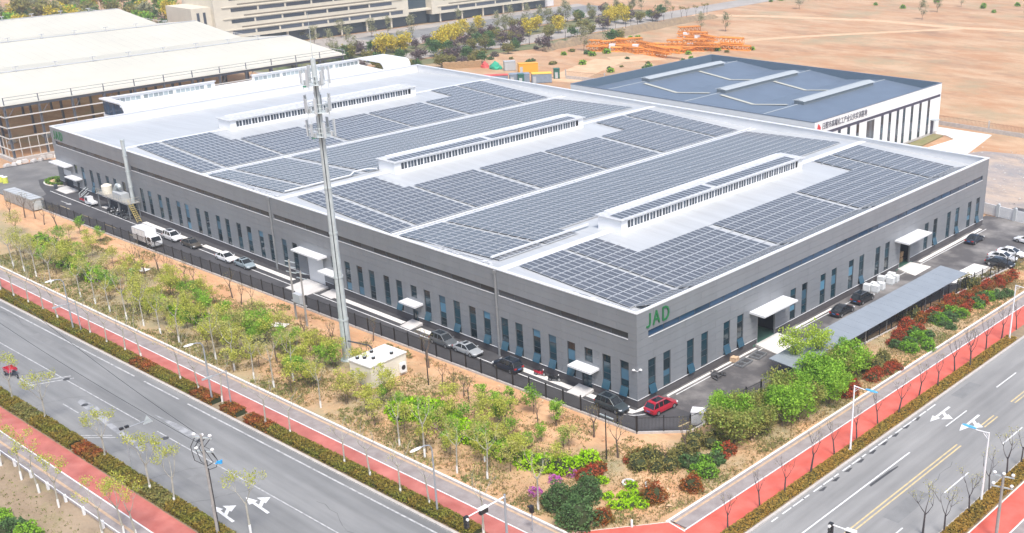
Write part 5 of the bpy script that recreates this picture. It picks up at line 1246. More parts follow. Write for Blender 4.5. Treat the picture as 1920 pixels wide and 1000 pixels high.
def truck():
    t = thing('box_truck', 'white box truck standing in the lane beside the black fence', 'truck', (-108.0,-7.6,0.012), 0.035)
    m = MB(); m.box(-3.1,1.3,-1.05,1.05,0.85,3.05); b = m.build('cargo_box', 'paint_white_car', t)
    m = MB(); 
    for i in range(5): m.box(-3.1+i*1.1,-3.04+i*1.1,-1.08,-1.05,0.85,3.05); m.box(-3.1+i*1.1,-3.04+i*1.1,1.05,1.08,0.85,3.05)
    m.box(-3.1,1.3,-1.09,-1.05,2.97,3.05); m.box(-3.1,1.3,-1.09,-1.05,0.85,0.93); m.build('box_ribs', 'galv_box', b)
    m = MB(); m.rings([[(1.45,y*0.98,0.55),(3.05,y*0.98,0.55),(3.1,y*0.98,1.25),(2.75,y*0.9,2.1),(1.45,y*0.9,2.15)] for y in (-1.0,1.0)][::-1]); m.build('cab', 'paint_white_car', t)
    m = MB(); m.face([(3.11,-0.85,1.28),(3.11,0.85,1.28),(2.79,0.78,2.02),(2.79,-0.78,2.02)]); m.build('windscreen', 'car_glass', t)
    for s in (-1,1): m = MB(); m.face([(1.75,s*0.985,1.3),(2.9,s*0.985,1.3),(2.66,s*0.925,1.98),(1.75,s*0.925,1.98)]); m.build('side_window', 'car_glass', t)
    m = MB(); m.box(-3.0,2.9,-0.5,0.5,0.5,0.8); m.build('chassis', 'trim_black', t)
    for x in (-1.9,2.35):
        for s in (-1,1): o = obj('wheel', WHT[0], t, loc=(x,s*0.88,0.42)); obj('rim', WHT[1], o)
    for s in (-1,1): m = MB(); m.box(3.05,3.12,s*0.72-0.18,s*0.72+0.18,0.75,0.95); m.build('headlight', 'head_lamp', t)
    m = MB(); m.box(3.0,3.14,-0.98,0.98,0.45,0.62); m.build('bumper', 'galv_box', t)
truck()
def trike(label, x, y, ang, bodycol, cab):
    t = thing('cargo_tricycle', label, 'tricycle', (x,y,0.012), ang)
    m = MB(); m.box(-1.5,0.1,-0.6,0.6,0.55,0.62); m.box(-1.5,0.1,-0.6,-0.55,0.62,0.95); m.box(-1.5,0.1,0.55,0.6,0.62,0.95); m.box(-1.5,-1.45,-0.55,0.55,0.62,0.95); m.build('cargo_bed', bodycol, t)
    if cab:
        m = MB(); m.rings([[(0.15,y_,0.35),(1.5,y_,0.35),(1.6,y_,0.9),(1.25,y_*0.92,1.7),(0.15,y_*0.92,1.72)] for y_ in (-0.6,0.6)][::-1]); m.build('cab', bodycol, t)
        m = MB(); m.face([(1.58,-0.5,1.0),(1.58,0.5,1.0),(1.3,0.45,1.6),(1.3,-0.45,1.6)]); m.build('windscreen', 'car_glass', t)
        for s in (-1,1): m = MB(); m.face([(0.35,s*0.605,0.95),(1.35,s*0.605,0.95),(1.1,s*0.565,1.55),(0.35,s*0.565,1.55)]); m.build('side_window', 'car_glass', t)
    else:
        m = MB(); m.tube([(0.1,0,0.6),(0.7,0,0.75),(1.1,0,1.0)], 0.08, 6); m.cyl((1.0,-0.35,1.15),(1.0,0.35,1.15),0.03,0.03,5); m.box(0.2,0.7,-0.15,0.15,0.72,0.85); m.build('frame', 'trim_black', t)
    for x_, s in ((-1.0,-0.6),(-1.0,0.6),(1.25,0)): o = obj('wheel', WHS[0], t, loc=(x_,s,0.28)); obj('rim', WHS[1], o)
trike('small white three wheeled van beside the long wall near the filter platform', -140.6, -2.9, pi, 'paint_white_car', True)
trike('red cargo tricycle cut by the left edge on the street', -69.3, -47.0+1.6, 0.03, 'paint_red_car', False)
def moped(label, x, y, ang, paint, group=None):
    t = thing('moped', label, 'moped', (x,y,0.06), ang, group)
    for x_ in (-0.6,0.62): o = obj('wheel', WHS[0], t, loc=(x_,0,0.28)); obj('rim', WHS[1], o)
    m = MB(); m.rings([[(-0.85,-0.12,0.5),(-0.85,0.12,0.5),(-0.85,0.10,0.72),(-0.85,-0.10,0.72)],[(-0.3,-0.2,0.35),(-0.3,0.2,0.35),(-0.3,0.16,0.75),(-0.3,-0.16,0.75)],[(0.2,-0.16,0.28),(0.2,0.16,0.28),(0.2,0.16,0.40),(0.2,-0.16,0.40)],[(0.45,-0.2,0.3),(0.45,0.2,0.3),(0.5,0.18,0.95),(0.5,-0.18,0.95)]]); m.build('body', paint, t)
    m = MB(); m.box(-0.75,0.0,-0.15,0.15,0.74,0.84); m.build('seat', 'trim_black', t)
    m = MB(); m.cyl((0.62,0,0.3),(0.45,0,1.05),0.035,0.035,6); m.cyl((0.45,-0.34,1.08),(0.45,0.34,1.08),0.025,0.025,6); m.build('handlebar', 'trim_black', t)
    m = MB(); m.box(0.5,0.6,-0.08,0.08,0.85,0.98); m.build('headlight', 'head_lamp', t)
moped('red and white moped on the walkway behind the navy suv', -15.9, -1.1, 0.3, 'paint_red_car')
moped('dark moped on the walkway right of the red and white one', -13.2, -1.1, 0.5, 'paint_black_car')
random.seed(2)
for i in range(9): moped('moped in the packed row under the filter platform, '+nth(i+1)+' from the left', -133.2+i*0.95, -2.6+random.uniform(-0.25,0.25), 1.3+random.uniform(-0.3,0.3), random.choice(('paint_black_car','paint_black_car','paint_white_car','paint_grey_car','paint_navy_car')), 'mopeds under the platform')
for i in range(3): moped('red moped in the small group behind the white three wheeled van, '+nth(i+1)+' from the left', -144.6+i*0.9, -2.5, 1.2, 'paint_red_car', 'mopeds behind the van')
for x, y in ((-146.6,-2.2),(-148.0,-2.0)):
    m = MB(); m.cyl((0,0,0),(0,1.6,1.0),0.05,0.05,6); m.cyl((0,0,0),(0,0,0.9),0.05,0.05,6); m.cyl((0,0,0.9),(0,1.6,1.9),0.05,0.05,6); o = m.build('handrail', 'galv', loc=(x,y,0)); tag(o, 'pale sloping handrail by the far entrance steps, '+('right one' if x > -147 else 'left one'), 'handrail', 'handrails at the far entrance')

# ------------------------------------------------------------------ street lamps, signals, utility poles
mat('pole_grey', (0.36,0.38,0.40), 0.45, metal=0.3); mat('pole_white', (0.78,0.78,0.78), 0.45); mat('lamp_white', (0.82,0.82,0.80), 0.35); mat('lamp_blue', (0.10,0.38,0.62), 0.3); mat('pole_concrete', (0.30,0.285,0.265), 0.85, var=0.1, scale=2); mat('signal_red', (0.5,0.02,0.02), 0.3); mat('signal_dark', (0.05,0.05,0.05), 0.4)
def lamp(label, x, y, h, ang, reach, white, head):
    t = thing('street_lamp', label, 'street lamp', (x,y,0), ang)
    m = MB(); m.cyl((0,0,0),(0,0,h-0.6),0.12,0.08,10); m.cyl((0,0,0),(0,0,0.35),0.2,0.2,10); pm = 'pole_white' if white else 'pole_grey'; m.build('pole', pm, t)
    m = MB()
    if white: m.tube([(0,0,h-0.65),(0,0,h)],0.08,8); m.tube([(0,0,h-0.05),(reach*0.5,0,h-0.12),(reach,0,h)],0.055,8); m.tube([(0,0,h-0.8),(reach*0.25,0,h-0.2)],0.035,6); m.tube([(0,0,h-0.55),(reach*0.15,0,h-0.1)],0.03,6)
    else: m.tube([(0,0,h-0.62),(0.06,0,h-0.2),(0.3,0,h+0.15),(0.8,0,h+0.32),(reach*0.6,0,h+0.36)],0.07,8)
    m.build('arm', pm, t)
    m = MB(); r = reach; z = h+(0.0 if white else 0.36)
    m.rings([[(r*0.58,-0.06,z-0.04),(r*0.58,0.06,z-0.04),(r*0.58,0.06,z+0.05),(r*0.58,-0.06,z+0.05)],[(r*0.75,-0.17,z-0.05),(r*0.75,0.17,z-0.05),(r*0.75,0.12,z+0.10),(r*0.75,-0.12,z+0.10)],[(r*1.08,-0.17,z-0.03),(r*1.08,0.17,z-0.03),(r*1.08,0.10,z+0.10),(r*1.08,-0.10,z+0.10)],[(r*1.2,-0.08,z),(r*1.2,0.08,z),(r*1.2,0.05,z+0.05),(r*1.2,-0.05,z+0.05)]]); m.build('lamp_head', head, t)
lamp('grey street lamp in the hedge nearest the left edge', -77.8, -33.8, 8.0, -pi/2, 2.0, False, 'lamp_white')
lamp('grey street lamp in the middle of the hedge along the red path', -41.7, -32.6, 8.0, -pi/2, 2.0, False, 'lamp_white')
lamp('grey street lamp in the hedge closest to the traffic signal', 0.0, -31.1, 8.1, -pi/2, 2.2, False, 'lamp_white')
lamp('white street lamp with blue tinted head on the near side of the cross street', 25.4, 7.3, 8.3, 0, 2.4, True, 'lamp_blue')
lamp('white street lamp with bright blue head on the far side of the cross street', 41.4, 6.5, 8.3, pi, 2.4, True, 'lamp_blue')
lamp('white street lamp by the right edge beside the red path', 25.8, 48.8, 8.1, 0, 2.4, True, 'lamp_white')
def arm_pole(label, x, y, ang, sign=False, h=5.0, reach=3.1):
    t = thing('sign_gantry', label, 'sign pole', (x,y,0), ang)
    m = MB(); m.cyl((0,0,0),(0,0,h+0.1),0.09,0.07,8); m.build('pole', 'pole_grey', t)
    m = MB(); m.cyl((-0.15,0,h),(reach,0,h),0.055,0.045,8); m.build('arm', 'pole_grey', t)
    if sign:
        m = MB(); m.rings([[(reach-0.55,-0.03,h-0.35),(reach+0.55,-0.03,h-0.35),(reach,-0.03,h+0.6)],[(reach-0.55,0.03,h-0.35),(reach+0.55,0.03,h-0.35),(reach,0.03,h+0.6)]]); o = m.build('triangle_sign', 'galv', t)
        m = MB(); m.box(0.1,0.5,-0.15,0.15,h+0.02,h+0.25); m.box(-0.5,-0.1,-0.15,0.15,h+0.02,h+0.25); m.build('camera_box', 'trim_black', t)
    else:
        m = MB(); m.box(reach-1.3,reach+0.05,-0.03,0.03,h-0.12,h+0.14); m.build('sign_panel', 'galv', t)
arm_pole('grey pole with a short cross arm beside the leftmost hedge lamp', -76.2, -33.4, -pi/2)
arm_pole('grey pole with a short cross arm beside the middle hedge lamp', -38.4, -31.9, -pi/2)
arm_pole('grey pole with a triangular sign reaching over the street', -32.0, -47.4, pi/2, True, 5.7, 2.6)
def signal(label, x, y, ang, h, reach, box_at):
    t = thing('traffic_signal', label, 'traffic light', (x,y,0), ang)
    m = MB(); m.cyl((0,0,0),(0,0,h+0.25),0.14,0.11,10); m.build('pole', 'pole_grey', t)
    m = MB(); m.cyl((0,0,h),(reach,0,h),0.08,0.06,8); m.build('arm', 'pole_white', t)
    m = MB(); m.box(reach-0.22,reach+0.18,-0.16,0.16,h-1.1,h+0.15); o = m.build('signal_head', 'trim_black', t)
    for k in range(3):
        q = MB(); q.cyl((reach-0.02,-0.16,h-0.1-k*0.36),(reach-0.02,-0.30,h-0.1-k*0.36),0.14,0.15,10); q.build('visor', 'signal_dark', o); q = MB(); q.cyl((reach+0.02,0.16,h-0.1-k*0.36),(reach+0.02,0.30,h-0.1-k*0.36),0.14,0.15,10); q.build('visor', 'lamp_white' if k == 0 else 'signal_dark', o)
    m = MB(); m.box(box_at-0.45,box_at+0.45,-0.18,0.18,h-0.5,h+0.05); o = m.build('sign_box', 'trim_black', t); m = MB(); m.box(box_at-0.5,box_at+0.5,-0.25,0.25,h+0.05,h+0.12); m.build('hood', 'lamp_white', o)
signal('traffic signal on a white arm over the red path corner', 10.1, -30.7, -pi/2, 6.0, 4.8, 2.7)
signal('traffic signal on a white arm at the bottom right of the cross street', 41.9, -14.4, pi+0.08, 6.0, 5.6, 3.6)
t = thing('pedestrian_signal', 'small dark pedestrian signal at the bottom edge by the red path', 'traffic light', (9.6,-26.9,0))
m = MB(); m.cyl((0,0,-0.1),(0,0,2.6),0.06,0.06,8); m.build('pole', 'pole_grey', t); m = MB(); m.box(-0.2,0.2,-0.15,0.15,2.2,3.0); m.build('signal_head', 'trim_black', t); m = MB(); m.box(-0.25,0.25,-0.35,-0.15,2.9,3.0); m.build('visor', 'trim_black', t)
mat('insulator', (0.72,0.72,0.70), 0.3)
def utility(label, x, y, h, ang, arms, mt='pole_concrete', globes=True, r=0.16):
    t = thing('utility_pole', label, 'utility pole', (x,y,0), ang)
    m = MB(); m.cyl((0,0,-0.1),(0,0,h),r,r*0.7,10); m.build('pole', mt, t)
    for k, z in enumerate(arms):
        m = MB(); m.box(-1.0,1.0,0.1,0.2,z-0.06,z+0.06); o = m.build('cross_arm', 'galv', t)
        if globes:
            for q in (-0.85,0.0,0.85) if k == 0 else (-0.85,0.85):
                g_ = MB(); g_.cyl((q,0.15,z+0.06),(q,0.15,z+0.16),0.05,0.05,6); g_.rings([[(q+rr*cos(2*pi*i/10),0.15+rr*sin(2*pi*i/10),z+zz) for i in range(10)] for rr, zz in ((0.06,0.16),(0.17,0.24),(0.19,0.33),(0.13,0.42),(0.03,0.46))]); g_.build('insulator', 'insulator', o)
    return t
u = utility('concrete utility pole with looping cables and a blue clip, lower left', -13.2, -47.9, 11.8, 0.5, (11.3,9.8))
m = MB()
for k in range(4):
    a = -0.8+k*0.55; m.tube([(a,0.2,11.3),(a-0.6-0.1*k,0.1,10.2),(a*0.3-0.9+0.5*k,0,8.8),(0.15,0,8.3)], 0.035, 5)
for k in range(3): m.tube([(0.9-k*0.1,0.1,9.8),(1.3,0.1,9.0),(1.1,0,8.3),(0.2,0,7.9)], 0.03, 5)
m.build('cable_loops', 'trim_black', u)
m = MB(); m.box(1.2,1.7,0.0,0.2,8.7,8.95); m.cyl((1.0,0.1,8.6),(1.75,0.1,9.1),0.07,0.07,6); mat('lamp_blue2', (0.03,0.35,0.75), 0.4); m.build('blue_clip', 'lamp_blue2', u)
m = MB(); m.tube([(0.12,0.1,8),(0.14,0.1,0)], 0.06, 5); m.build('cable_riser', 'trim_black', u)
utility('concrete utility pole with white globes, lower right', 45.3, 1.5, 7.2, 0.3, (6.9,5.7), r=0.18)
utility('left of the twin utility poles by the sandy bank', -57.2, -10.6, 9.4, 0.2, (9.0,8.2,7.4), globes=False)
utility('right of the twin utility poles by the sandy bank', -53.7, -11.1, 8.6, 0.2, (8.2,7.4), globes=False)
m = MB(); m.box(-57.4,-53.5,-10.9,-10.8,3.1,3.25); m.box(-56.4,-54.6,-11.2,-10.5,3.25,4.6); o = m.build('pole_transformer', 'galv_box'); tag(o, 'grey transformer slung between the twin utility poles', 'transformer')
utility('thin black pole on the bank near the hut', -24.6, -12.4, 5.3, 0, (), mt='trim_black', globes=False, r=0.08)
utility('thin black pole on the bank near the near corner', 5.6, -11.7, 5.9, 0, (5.4,), mt='trim_black', globes=False, r=0.08)
t = thing('cctv_light', 'white double floodlight on the near corner of the factory', 'light', (0.0,0.0,5.0))
for dx, dy in ((-0.45,-0.15),(0.15,0.45)):
    m = MB(); m.cyl((0.02,-0.02,0),(dx,dy,0.1),0.03,0.03,5); m.rings([[(dx-0.18,dy-0.12,0.05),(dx+0.18,dy-0.12,0.05),(dx+0.18,dy+0.12,0.05),(dx-0.18,dy+0.12,0.05)],[(dx-0.12,dy-0.08,0.2),(dx+0.12,dy-0.08,0.2),(dx+0.12,dy+0.08,0.2),(dx-0.12,dy+0.08,0.2)]]); m.build('lamp_head', 'lamp_white', t)
# overhead wires across the left street
def wire(label, pts, sag, r=0.03):
    m = MB()
    for a, b in zip(pts, pts[1:]):
        a, b = Vector(a), Vector(b); P = [a.lerp(b, i/14)-Vector((0,0,sag*4*(i/14)*(1-i/14))) for i in range(15)]; m.tube(P, r, 4)
    o = m.build('overhead_wire', 'trim_black'); tag(o, label, 'wire')
wire('upper overhead wire crossing the left street', [(-13.9,-48.0,11.7),(-110,-39,11.0)], 1.5)
wire('lower overhead wire crossing the left street', [(-13.0,-47.3,9.9),(-110,-45.5,10.0)], 1.5)
# white rail along the far pavement, lower left
t = thing('low_rail', 'low white rail along the pavement in the lower left corner', 'rail', (-80,ya(-53.6,-80),0), atan2(SA,1))
m = MB(); m.cyl((0,0,0.85),(80,0,0.85),0.05,0.05,6); m.build('top_rail', 'pole_white', t)
for i in range(21): m = MB(); m.box(i*4-0.12,i*4+0.12,-0.12,0.12,0,0.9); m.build('post', 'pole_white', t)
# round tree pits, bollards, manhole rings in the verge
for i, (x, y) in enumerate(((-1.2,-18.2),(10.9,-14.0))):
    m = MB(); m.rings([[(r_*cos(2*pi*k/16),r_*sin(2*pi*k/16),z) for k in range(16)] for r_, z in ((0.72,0),(0.72,0.22),(0.5,0.22),(0.5,0.05))], cap=False); o = m.build('well_ring', 'concrete', loc=(x,y,0.1)); tag(o, ('round concrete well ring in the sand near the traffic signal','round concrete well ring behind the lime hedge')[i], 'well ring')
for i, (x, y) in enumerate(((16.6,-19.9),(12.9,-13.4),(-4.4,-20.8))):
    m = MB(); m.cyl((0,0,-0.1),(0,0,0.75),0.12,0.12,10); m.cyl((0,0,0.75),(0,0,0.82),0.12,0.06,10); o = m.build('bollard', 'pole_white', loc=(x,y,0)); tag(o, ('short white bollard beside the red round shrub at the corner','short white bollard in the purple flower bed','short white bollard in the sand by the bare trees')[i], 'bollard')
# measured ground positions, metres
STREET_A = [(-102.5, -34.2), (-98.0, -34.0), (-93.4, -33.7), (-88.6, -33.5), (-83.6, -33.5), (-74.2, -33.0), (-68.9, -33.1), (-64.3, -32.7), (-60.8, -32.2), (-49.8, -32.4), (-45.4, -32.3), (-40.6, -31.9), (-30.7, -31.9), (-26.3, -31.4), (-15.6, -31.4), (-11.0, -31.3), (-5.8, -31.3), (-1.6, -30.8), (6.1, -30.3)]
VERGE_A = [(-114.3, -27.8), (-110.2, -27.7), (-106.0, -27.5), (-100.7, -27.4), (-109.4, -22.6), (-91.0, -27.0), (-86.4, -26.8), (-81.6, -26.8), (-76.7, -26.6), (-72.3, -26.2), (-67.3, -26.2), (-62.4, -26.0), (-53.3, -25.6), (-48.2, -25.8), (-43.8, -25.6), (-39.4, -25.4), (-39.4, -22.6), (-30.0, -24.8), (-14.7, -24.6), (-10.4, -24.4), (-5.0, -24.3), (-1.4, -23.1), (7.2, -23.8)]
FAR_A = [(-60.7, -48.7), (-51.9, -48.4), (-37.2, -48.0), (-26.6, -48.1), (-22.3, -47.7), (-11.5, -45.4)]
SIDE_A = [(-40.4, -55.8), (-36.1, -55.7), (-31.5, -55.6), (-23.2, -54.9), (-45.4, -56.0), (-21.2, -53.6), (-19.6, -53.1)]
STREET_B = [(24.4, -14.3), (24.4, -8.8), (24.8, -4.9), (24.6, 0.4), (24.4, 5.6), (24.6, 10.1), (24.7, 14.7), (25.1, 18.8), (24.8, 24.5), (25.2, 28.7), (24.8, 34.3), (25.8, 36.6), (24.9, 38.7), (24.8, 43.6), (24.9, 48.3), (25.1, 52.8)]
FAR_B = [(39.4, -2.2), (41.0, -0.9), (41.3, 4.0), (41.2, 8.9), (41.1, 13.5), (41.3, 16.7)]
SAPLING = [(-142.8, -17.3), (-141.9, -15.0), (-139.7, -14.0), (-128.9, -14.3), (-96.8, -15.3), (-92.3, -16.0), (-94.1, -13.0), (-89.9, -13.4), (-83.3, -13.8), (-81.4, -13.3), (-87.0, -13.8), (-72.5, -12.0), (-68.8, -12.7), (-66.2, -12.4), (-92.2, -13.7), (-134.3, -14.6), (-29.0, -8.8), (-33.9, -6.2), (-6.0, -11.0), (-42.0, -8.2), (-43.5, -14.1), (-49.2, -14.2), (-42.0, -21.8), (-22.6, -11.8), (-18.7, -11.6), (-20.9, -11.4), (-16.5, -12.6), (-41.6, -17.1), (-46.1, -20.8), (-33.9, -15.0), (0.9, -8.7), (6.4, -10.6), (11.8, -9.1), (12.3, -5.6)]
WISPY = [(-132.6, -20.3), (-120.9, -22.2), (-112.5, -22.6), (-120.3, -16.1), (-112.8, -15.7), (-97.2, -20.1), (-90.3, -20.8), (-84.1, -21.6), (-78.6, -21.4), (-73.0, -21.0), (-101.3, -16.9), (-90.0, -17.4), (-65.4, -22.5), (-59.7, -22.8), (-56.5, -22.6), (-70.9, -24.5), (-62.9, -25.5), (-53.2, -22.1), (-46.8, -23.6), (-51.9, -18.8), (-46.5, -18.9), (-42.1, -19.7), (-43.9, -15.6), (-48.0, -26.7), (-56.8, -25.2), (-97.4, -23.5), (-105.2, -23.5), (-35.2, -22.3), (-28.2, -22.3), (-21.0, -23.6), (-16.0, -22.8), (-11.1, -23.6), (-7.8, -22.5), (-4.6, -21.3), (-35.9, -24.9), (-4.8, -18.4), (-0.1, -19.1), (-123.8, -24.6), (-79.3, -17.7), (-55.3, -19.2)]
LEAFY = [(-123.5, -12.8), (-116.2, -12.7), (-119.9, -17.7), (-67.3, -19.0), (-63.6, -18.5), (-60.0, -18.1), (-55.0, -19.0), (-49.2, -18.8), (-48.5, -15.9), (-56.2, -16.2), (-24.9, -19.6), (-21.9, -19.8), (-5.5, -8.8), (-8.4, -9.5), (-9.4, -13.8), (-2.9, -13.5), (-12.3, -16.3), (-10.5, -19.8), (-10.8, -13.3), (-3.2, -16.2), (-6.4, -14.8), (-6.0, -19.3), (0.1, -12.6), (-9.2, -22.1), (-15.1, -20.4)]
LIME = [(-123.4, -19.8), (-121.5, -19.7), (-118.1, -20.0), (-109.9, -22.2), (-107.6, -22.0), (-104.9, -21.9), (-102.3, -21.7), (-99.4, -21.9), (-96.9, -22.2), (-79.2, -21.1), (-77.3, -21.2), (-75.8, -21.0), (-73.9, -20.9), (-72.1, -20.8), (-70.8, -20.5), (-69.0, -20.4), (-67.3, -20.3), (-21.6, -19.6), (-21.5, -18.6), (-20.7, -17.9), (-20.0, -17.3), (-18.6, -17.1), (-17.1, -17.1), (-16.1, -16.8), (-14.8, -16.6), (-12.6, -17.4), (-10.8, -17.6), (-9.1, -17.8), (-7.6, -18.3), (-6.4, -18.1), (-18.8, -19.0), (-19.8, -19.9), (-17.2, -18.7), (-14.7, -18.3), (0.4, -17.9), (1.6, -17.6), (2.5, -17.2), (3.3, -16.5), (4.1, -15.9), (4.6, -14.8), (4.9, -13.7), (-0.8, -18.1), (-4.1, -18.6), (-3.0, -18.4), (-10.2, -18.8)]
LIMELOW = [(8.5, -15.5), (11.2, -17.5), (12.6, -18.3), (13.4, -17.9), (13.9, -17.2), (14.2, -16.3), (13.0, -15.3), (11.7, -14.3), (15.0, -16.4), (12.5, -16.4)]
DARKBUSH = [(8.2, -22.0), (9.5, -19.0), (12.3, -23.1)]
REDBALL = [(13.8, -21.0), (15.0, -14.7), (16.8, -10.4)]
REDSHRUB = [(8.3, -10.5), (8.2, -9.0), (6.9, -15.4), (6.8, -14.0), (6.8, -16.2), (15.3, -1.6), (15.3, -3.1), (17.5, 18.7), (17.2, 20.4), (17.1, 21.6), (18.0, 27.1), (17.9, 29.2), (17.9, 31.3), (18.0, 25.0), (13.2, 47.7), (13.6, 49.3), (13.7, 44.2), (14.3, 41.0), (14.6, 38.8), (14.0, 51.0), (13.4, 57.4), (14.5, 56.9), (14.5, 59.7), (14.4, 62.6), (14.8, 64.4), (15.3, 66.3), (15.7, 68.2), (16.0, 70.5), (16.0, 72.4), (16.2, 56.9), (16.3, 54.2), (14.3, 53.9)]
GREENLOW = [(13.4, -7.0), (14.8, -7.3), (14.8, -5.8), (14.8, -4.3), (15.6, -4.4), (16.1, -7.0), (13.8, -5.6), (14.1, -2.5), (16.3, 37.9), (16.3, 40.2), (17.6, 40.1), (16.2, 36.6), (16.2, 50.1), (16.6, 51.8), (15.4, 48.2), (16.8, 48.0), (17.1, 57.7), (17.1, 60.4), (17.6, 62.2), (16.4, 58.4), (15.1, 41.7)]
OLIVE = [(12.0, -7.4), (11.9, -6.0), (11.7, -3.8), (12.2, -8.7), (9.8, -10.8), (9.3, -8.9), (12.7, -2.1), (16.2, 28.8), (16.2, 30.9), (10.8, 45.7), (12.4, 63.9), (15.2, 23.7), (14.0, 27.0), (15.1, 27.9)]
BIGGREEN = [(12.6, -0.6), (14.8, -0.4), (15.4, 1.8), (16.0, 4.8), (16.3, 7.6), (17.0, 9.9), (17.3, 12.9), (17.4, 15.7), (11.0, 3.2), (12.0, 4.9), (12.7, 7.2), (13.2, 10.4), (13.8, 13.6), (14.1, 16.8), (14.5, 19.1), (15.2, 21.7), (9.2, 3.4), (17.0, 18.2), (15.3, 24.9)]
YELLOWTREE = [(9.0, 20.7), (10.3, 23.9)]
FLOWERS = [(4.6, -18.8), (4.8, -21.9), (-14.9, -19.4), (5.0, -16.6)]
CORNER = [(-33.6, -60.5), (-32.2, -60.5), (-30.9, -60.4), (-29.8, -60.2), (-28.7, -60.0), (-30.9, -61.4), (-27.4, -59.9)]
PINE = [(-11.7, -10.4), (-14.2, -12.5), (-11.9, -12.4), (-4.5, -9.8), (-40.2, -18.1)]
FARYELLOW = [(-248.1, 152.2), (-246.6, 156.4), (-244.1, 173.9), (-249.8, 182.5), (-260.2, 195.4), (-264.2, 207.1), (-240.3, 210.6), (-246.3, 220.6), (-236.5, 224.3), (-236.0, 251.7), (-240.9, 260.4), (-233.7, 259.6), (-234.0, 163.1), (-246.6, 146.0), (-413.8, 152.7), (-417.6, 145.3)]
FARDARK = [(-250.8, 135.6), (-238.2, 134.2), (-225.9, 130.5), (-243.6, 127.3), (-231.6, 157.5), (-239.4, 177.5), (-234.3, 178.2), (-236.0, 184.9), (-239.0, 194.2), (-242.3, 205.4), (-235.6, 201.9), (-230.4, 211.0), (-225.1, 218.6), (-229.8, 229.4), (-224.2, 228.2), (-230.3, 242.3), (-232.0, 267.1), (-233.7, 274.3), (-228.8, 273.7), (-238.2, 288.5), (-236.9, 267.6), (-209.7, 189.3), (-218.0, 154.0), (-217.3, 158.6), (-201.8, 215.9), (-203.0, 221.7)]
FARPALE = [(-303.7, 149.9), (-271.2, 142.0), (-296.4, 164.2), (-270.3, 150.6), (-286.4, 171.9), (-287.3, 180.2), (-273.0, 182.1), (-283.2, 212.2), (-264.8, 216.2), (-271.5, 231.1), (-273.2, 240.4), (-256.6, 232.2), (-250.4, 257.4), (-259.5, 250.6), (-261.0, 294.9), (-197.6, 198.6), (-248.4, 304.3), (-287.0, 145.9)]
SHEETS = [(-96.0, -15.2, 0.4), (-57.3, -13.8, 0.4)]
# ------------------------------------------------------------------ vegetation
def leaf_mat(name, c1, c2, island=0.42, transl=0.42, scale=1.1): mat(name, c1, 0.7, col2=c2, scale=scale, detail=3, island=island, transl=transl, spec=0.2, contrast=(0.3,0.7))
leaf_mat('leaf_pale', (0.42,0.42,0.11), (0.52,0.48,0.17)); leaf_mat('leaf_fresh', (0.2,0.4,0.035), (0.33,0.52,0.06)); leaf_mat('leaf_lime', (0.33,0.6,0.01), (0.46,0.68,0.03))
leaf_mat('leaf_dark', (0.085,0.17,0.055), (0.14,0.23,0.085)); leaf_mat('leaf_wisp', (0.44,0.50,0.06), (0.54,0.52,0.13)); leaf_mat('leaf_red', (0.46,0.07,0.035), (0.34,0.13,0.05)); leaf_mat('leaf_redgreen', (0.42,0.08,0.03), (0.24,0.2,0.04), scale=0.8)
leaf_mat('leaf_olive', (0.3,0.24,0.08), (0.25,0.27,0.08)); leaf_mat('leaf_hedge', (0.3,0.2,0.04), (0.23,0.26,0.045), scale=0.5); leaf_mat('leaf_hedge_b', (0.42,0.24,0.05), (0.33,0.26,0.06), scale=0.5)
leaf_mat('leaf_yg', (0.34,0.48,0.05), (0.46,0.56,0.08)); leaf_mat('leaf_tinge', (0.36,0.28,0.09), (0.24,0.38,0.07), scale=0.6); leaf_mat('leaf_mid', (0.16,0.34,0.04), (0.27,0.47,0.05)); leaf_mat('leaf_yellow', (0.72,0.56,0.05), (0.56,0.5,0.09)); leaf_mat('leaf_plum', (0.14,0.1,0.105), (0.21,0.16,0.15)); leaf_mat('leaf_grey', (0.28,0.29,0.16), (0.38,0.37,0.22)); leaf_mat('petal', (0.55,0.10,0.50), (0.65,0.22,0.58)); leaf_mat('straw', (0.46,0.35,0.18), (0.38,0.31,0.14), scale=0.3); leaf_mat('weed', (0.22,0.26,0.08), (0.34,0.33,0.13), scale=0.3)
mat('bark_pale', (0.36,0.34,0.28), 0.9, var=0.2, scale=3); mat('bark_brown', (0.13,0.095,0.07), 0.9, var=0.2, scale=3); mat('bark_dark', (0.065,0.055,0.055), 0.9, var=0.2, scale=3); mat('limewash', (0.74,0.73,0.70), 0.9); mat('leaf_core', (0.035,0.045,0.015), 1.0)  # leaf_core: shade inside bushes and hedges put into the colour
def rand_dir(rng):
    z = rng.uniform(-1,1); a = rng.uniform(0,2*pi); s = sqrt(1-z*z); return Vector((s*cos(a), s*sin(a), z))
def leaf(mb, c, s, rng, flat=0.0):
    n = rand_dir(rng); n.z = abs(n.z)+flat; n.normalize(); a = n.cross(Vector((rng.uniform(-1,1),rng.uniform(-1,1),rng.uniform(-1,1)))); a.normalize(); b = n.cross(a); s1 = s*rng.uniform(0.6,1.2); s2 = s1*rng.uniform(0.45,0.8)
    mb.face([c-a*s1, c-b*s2, c+a*s1, c+b*s2])
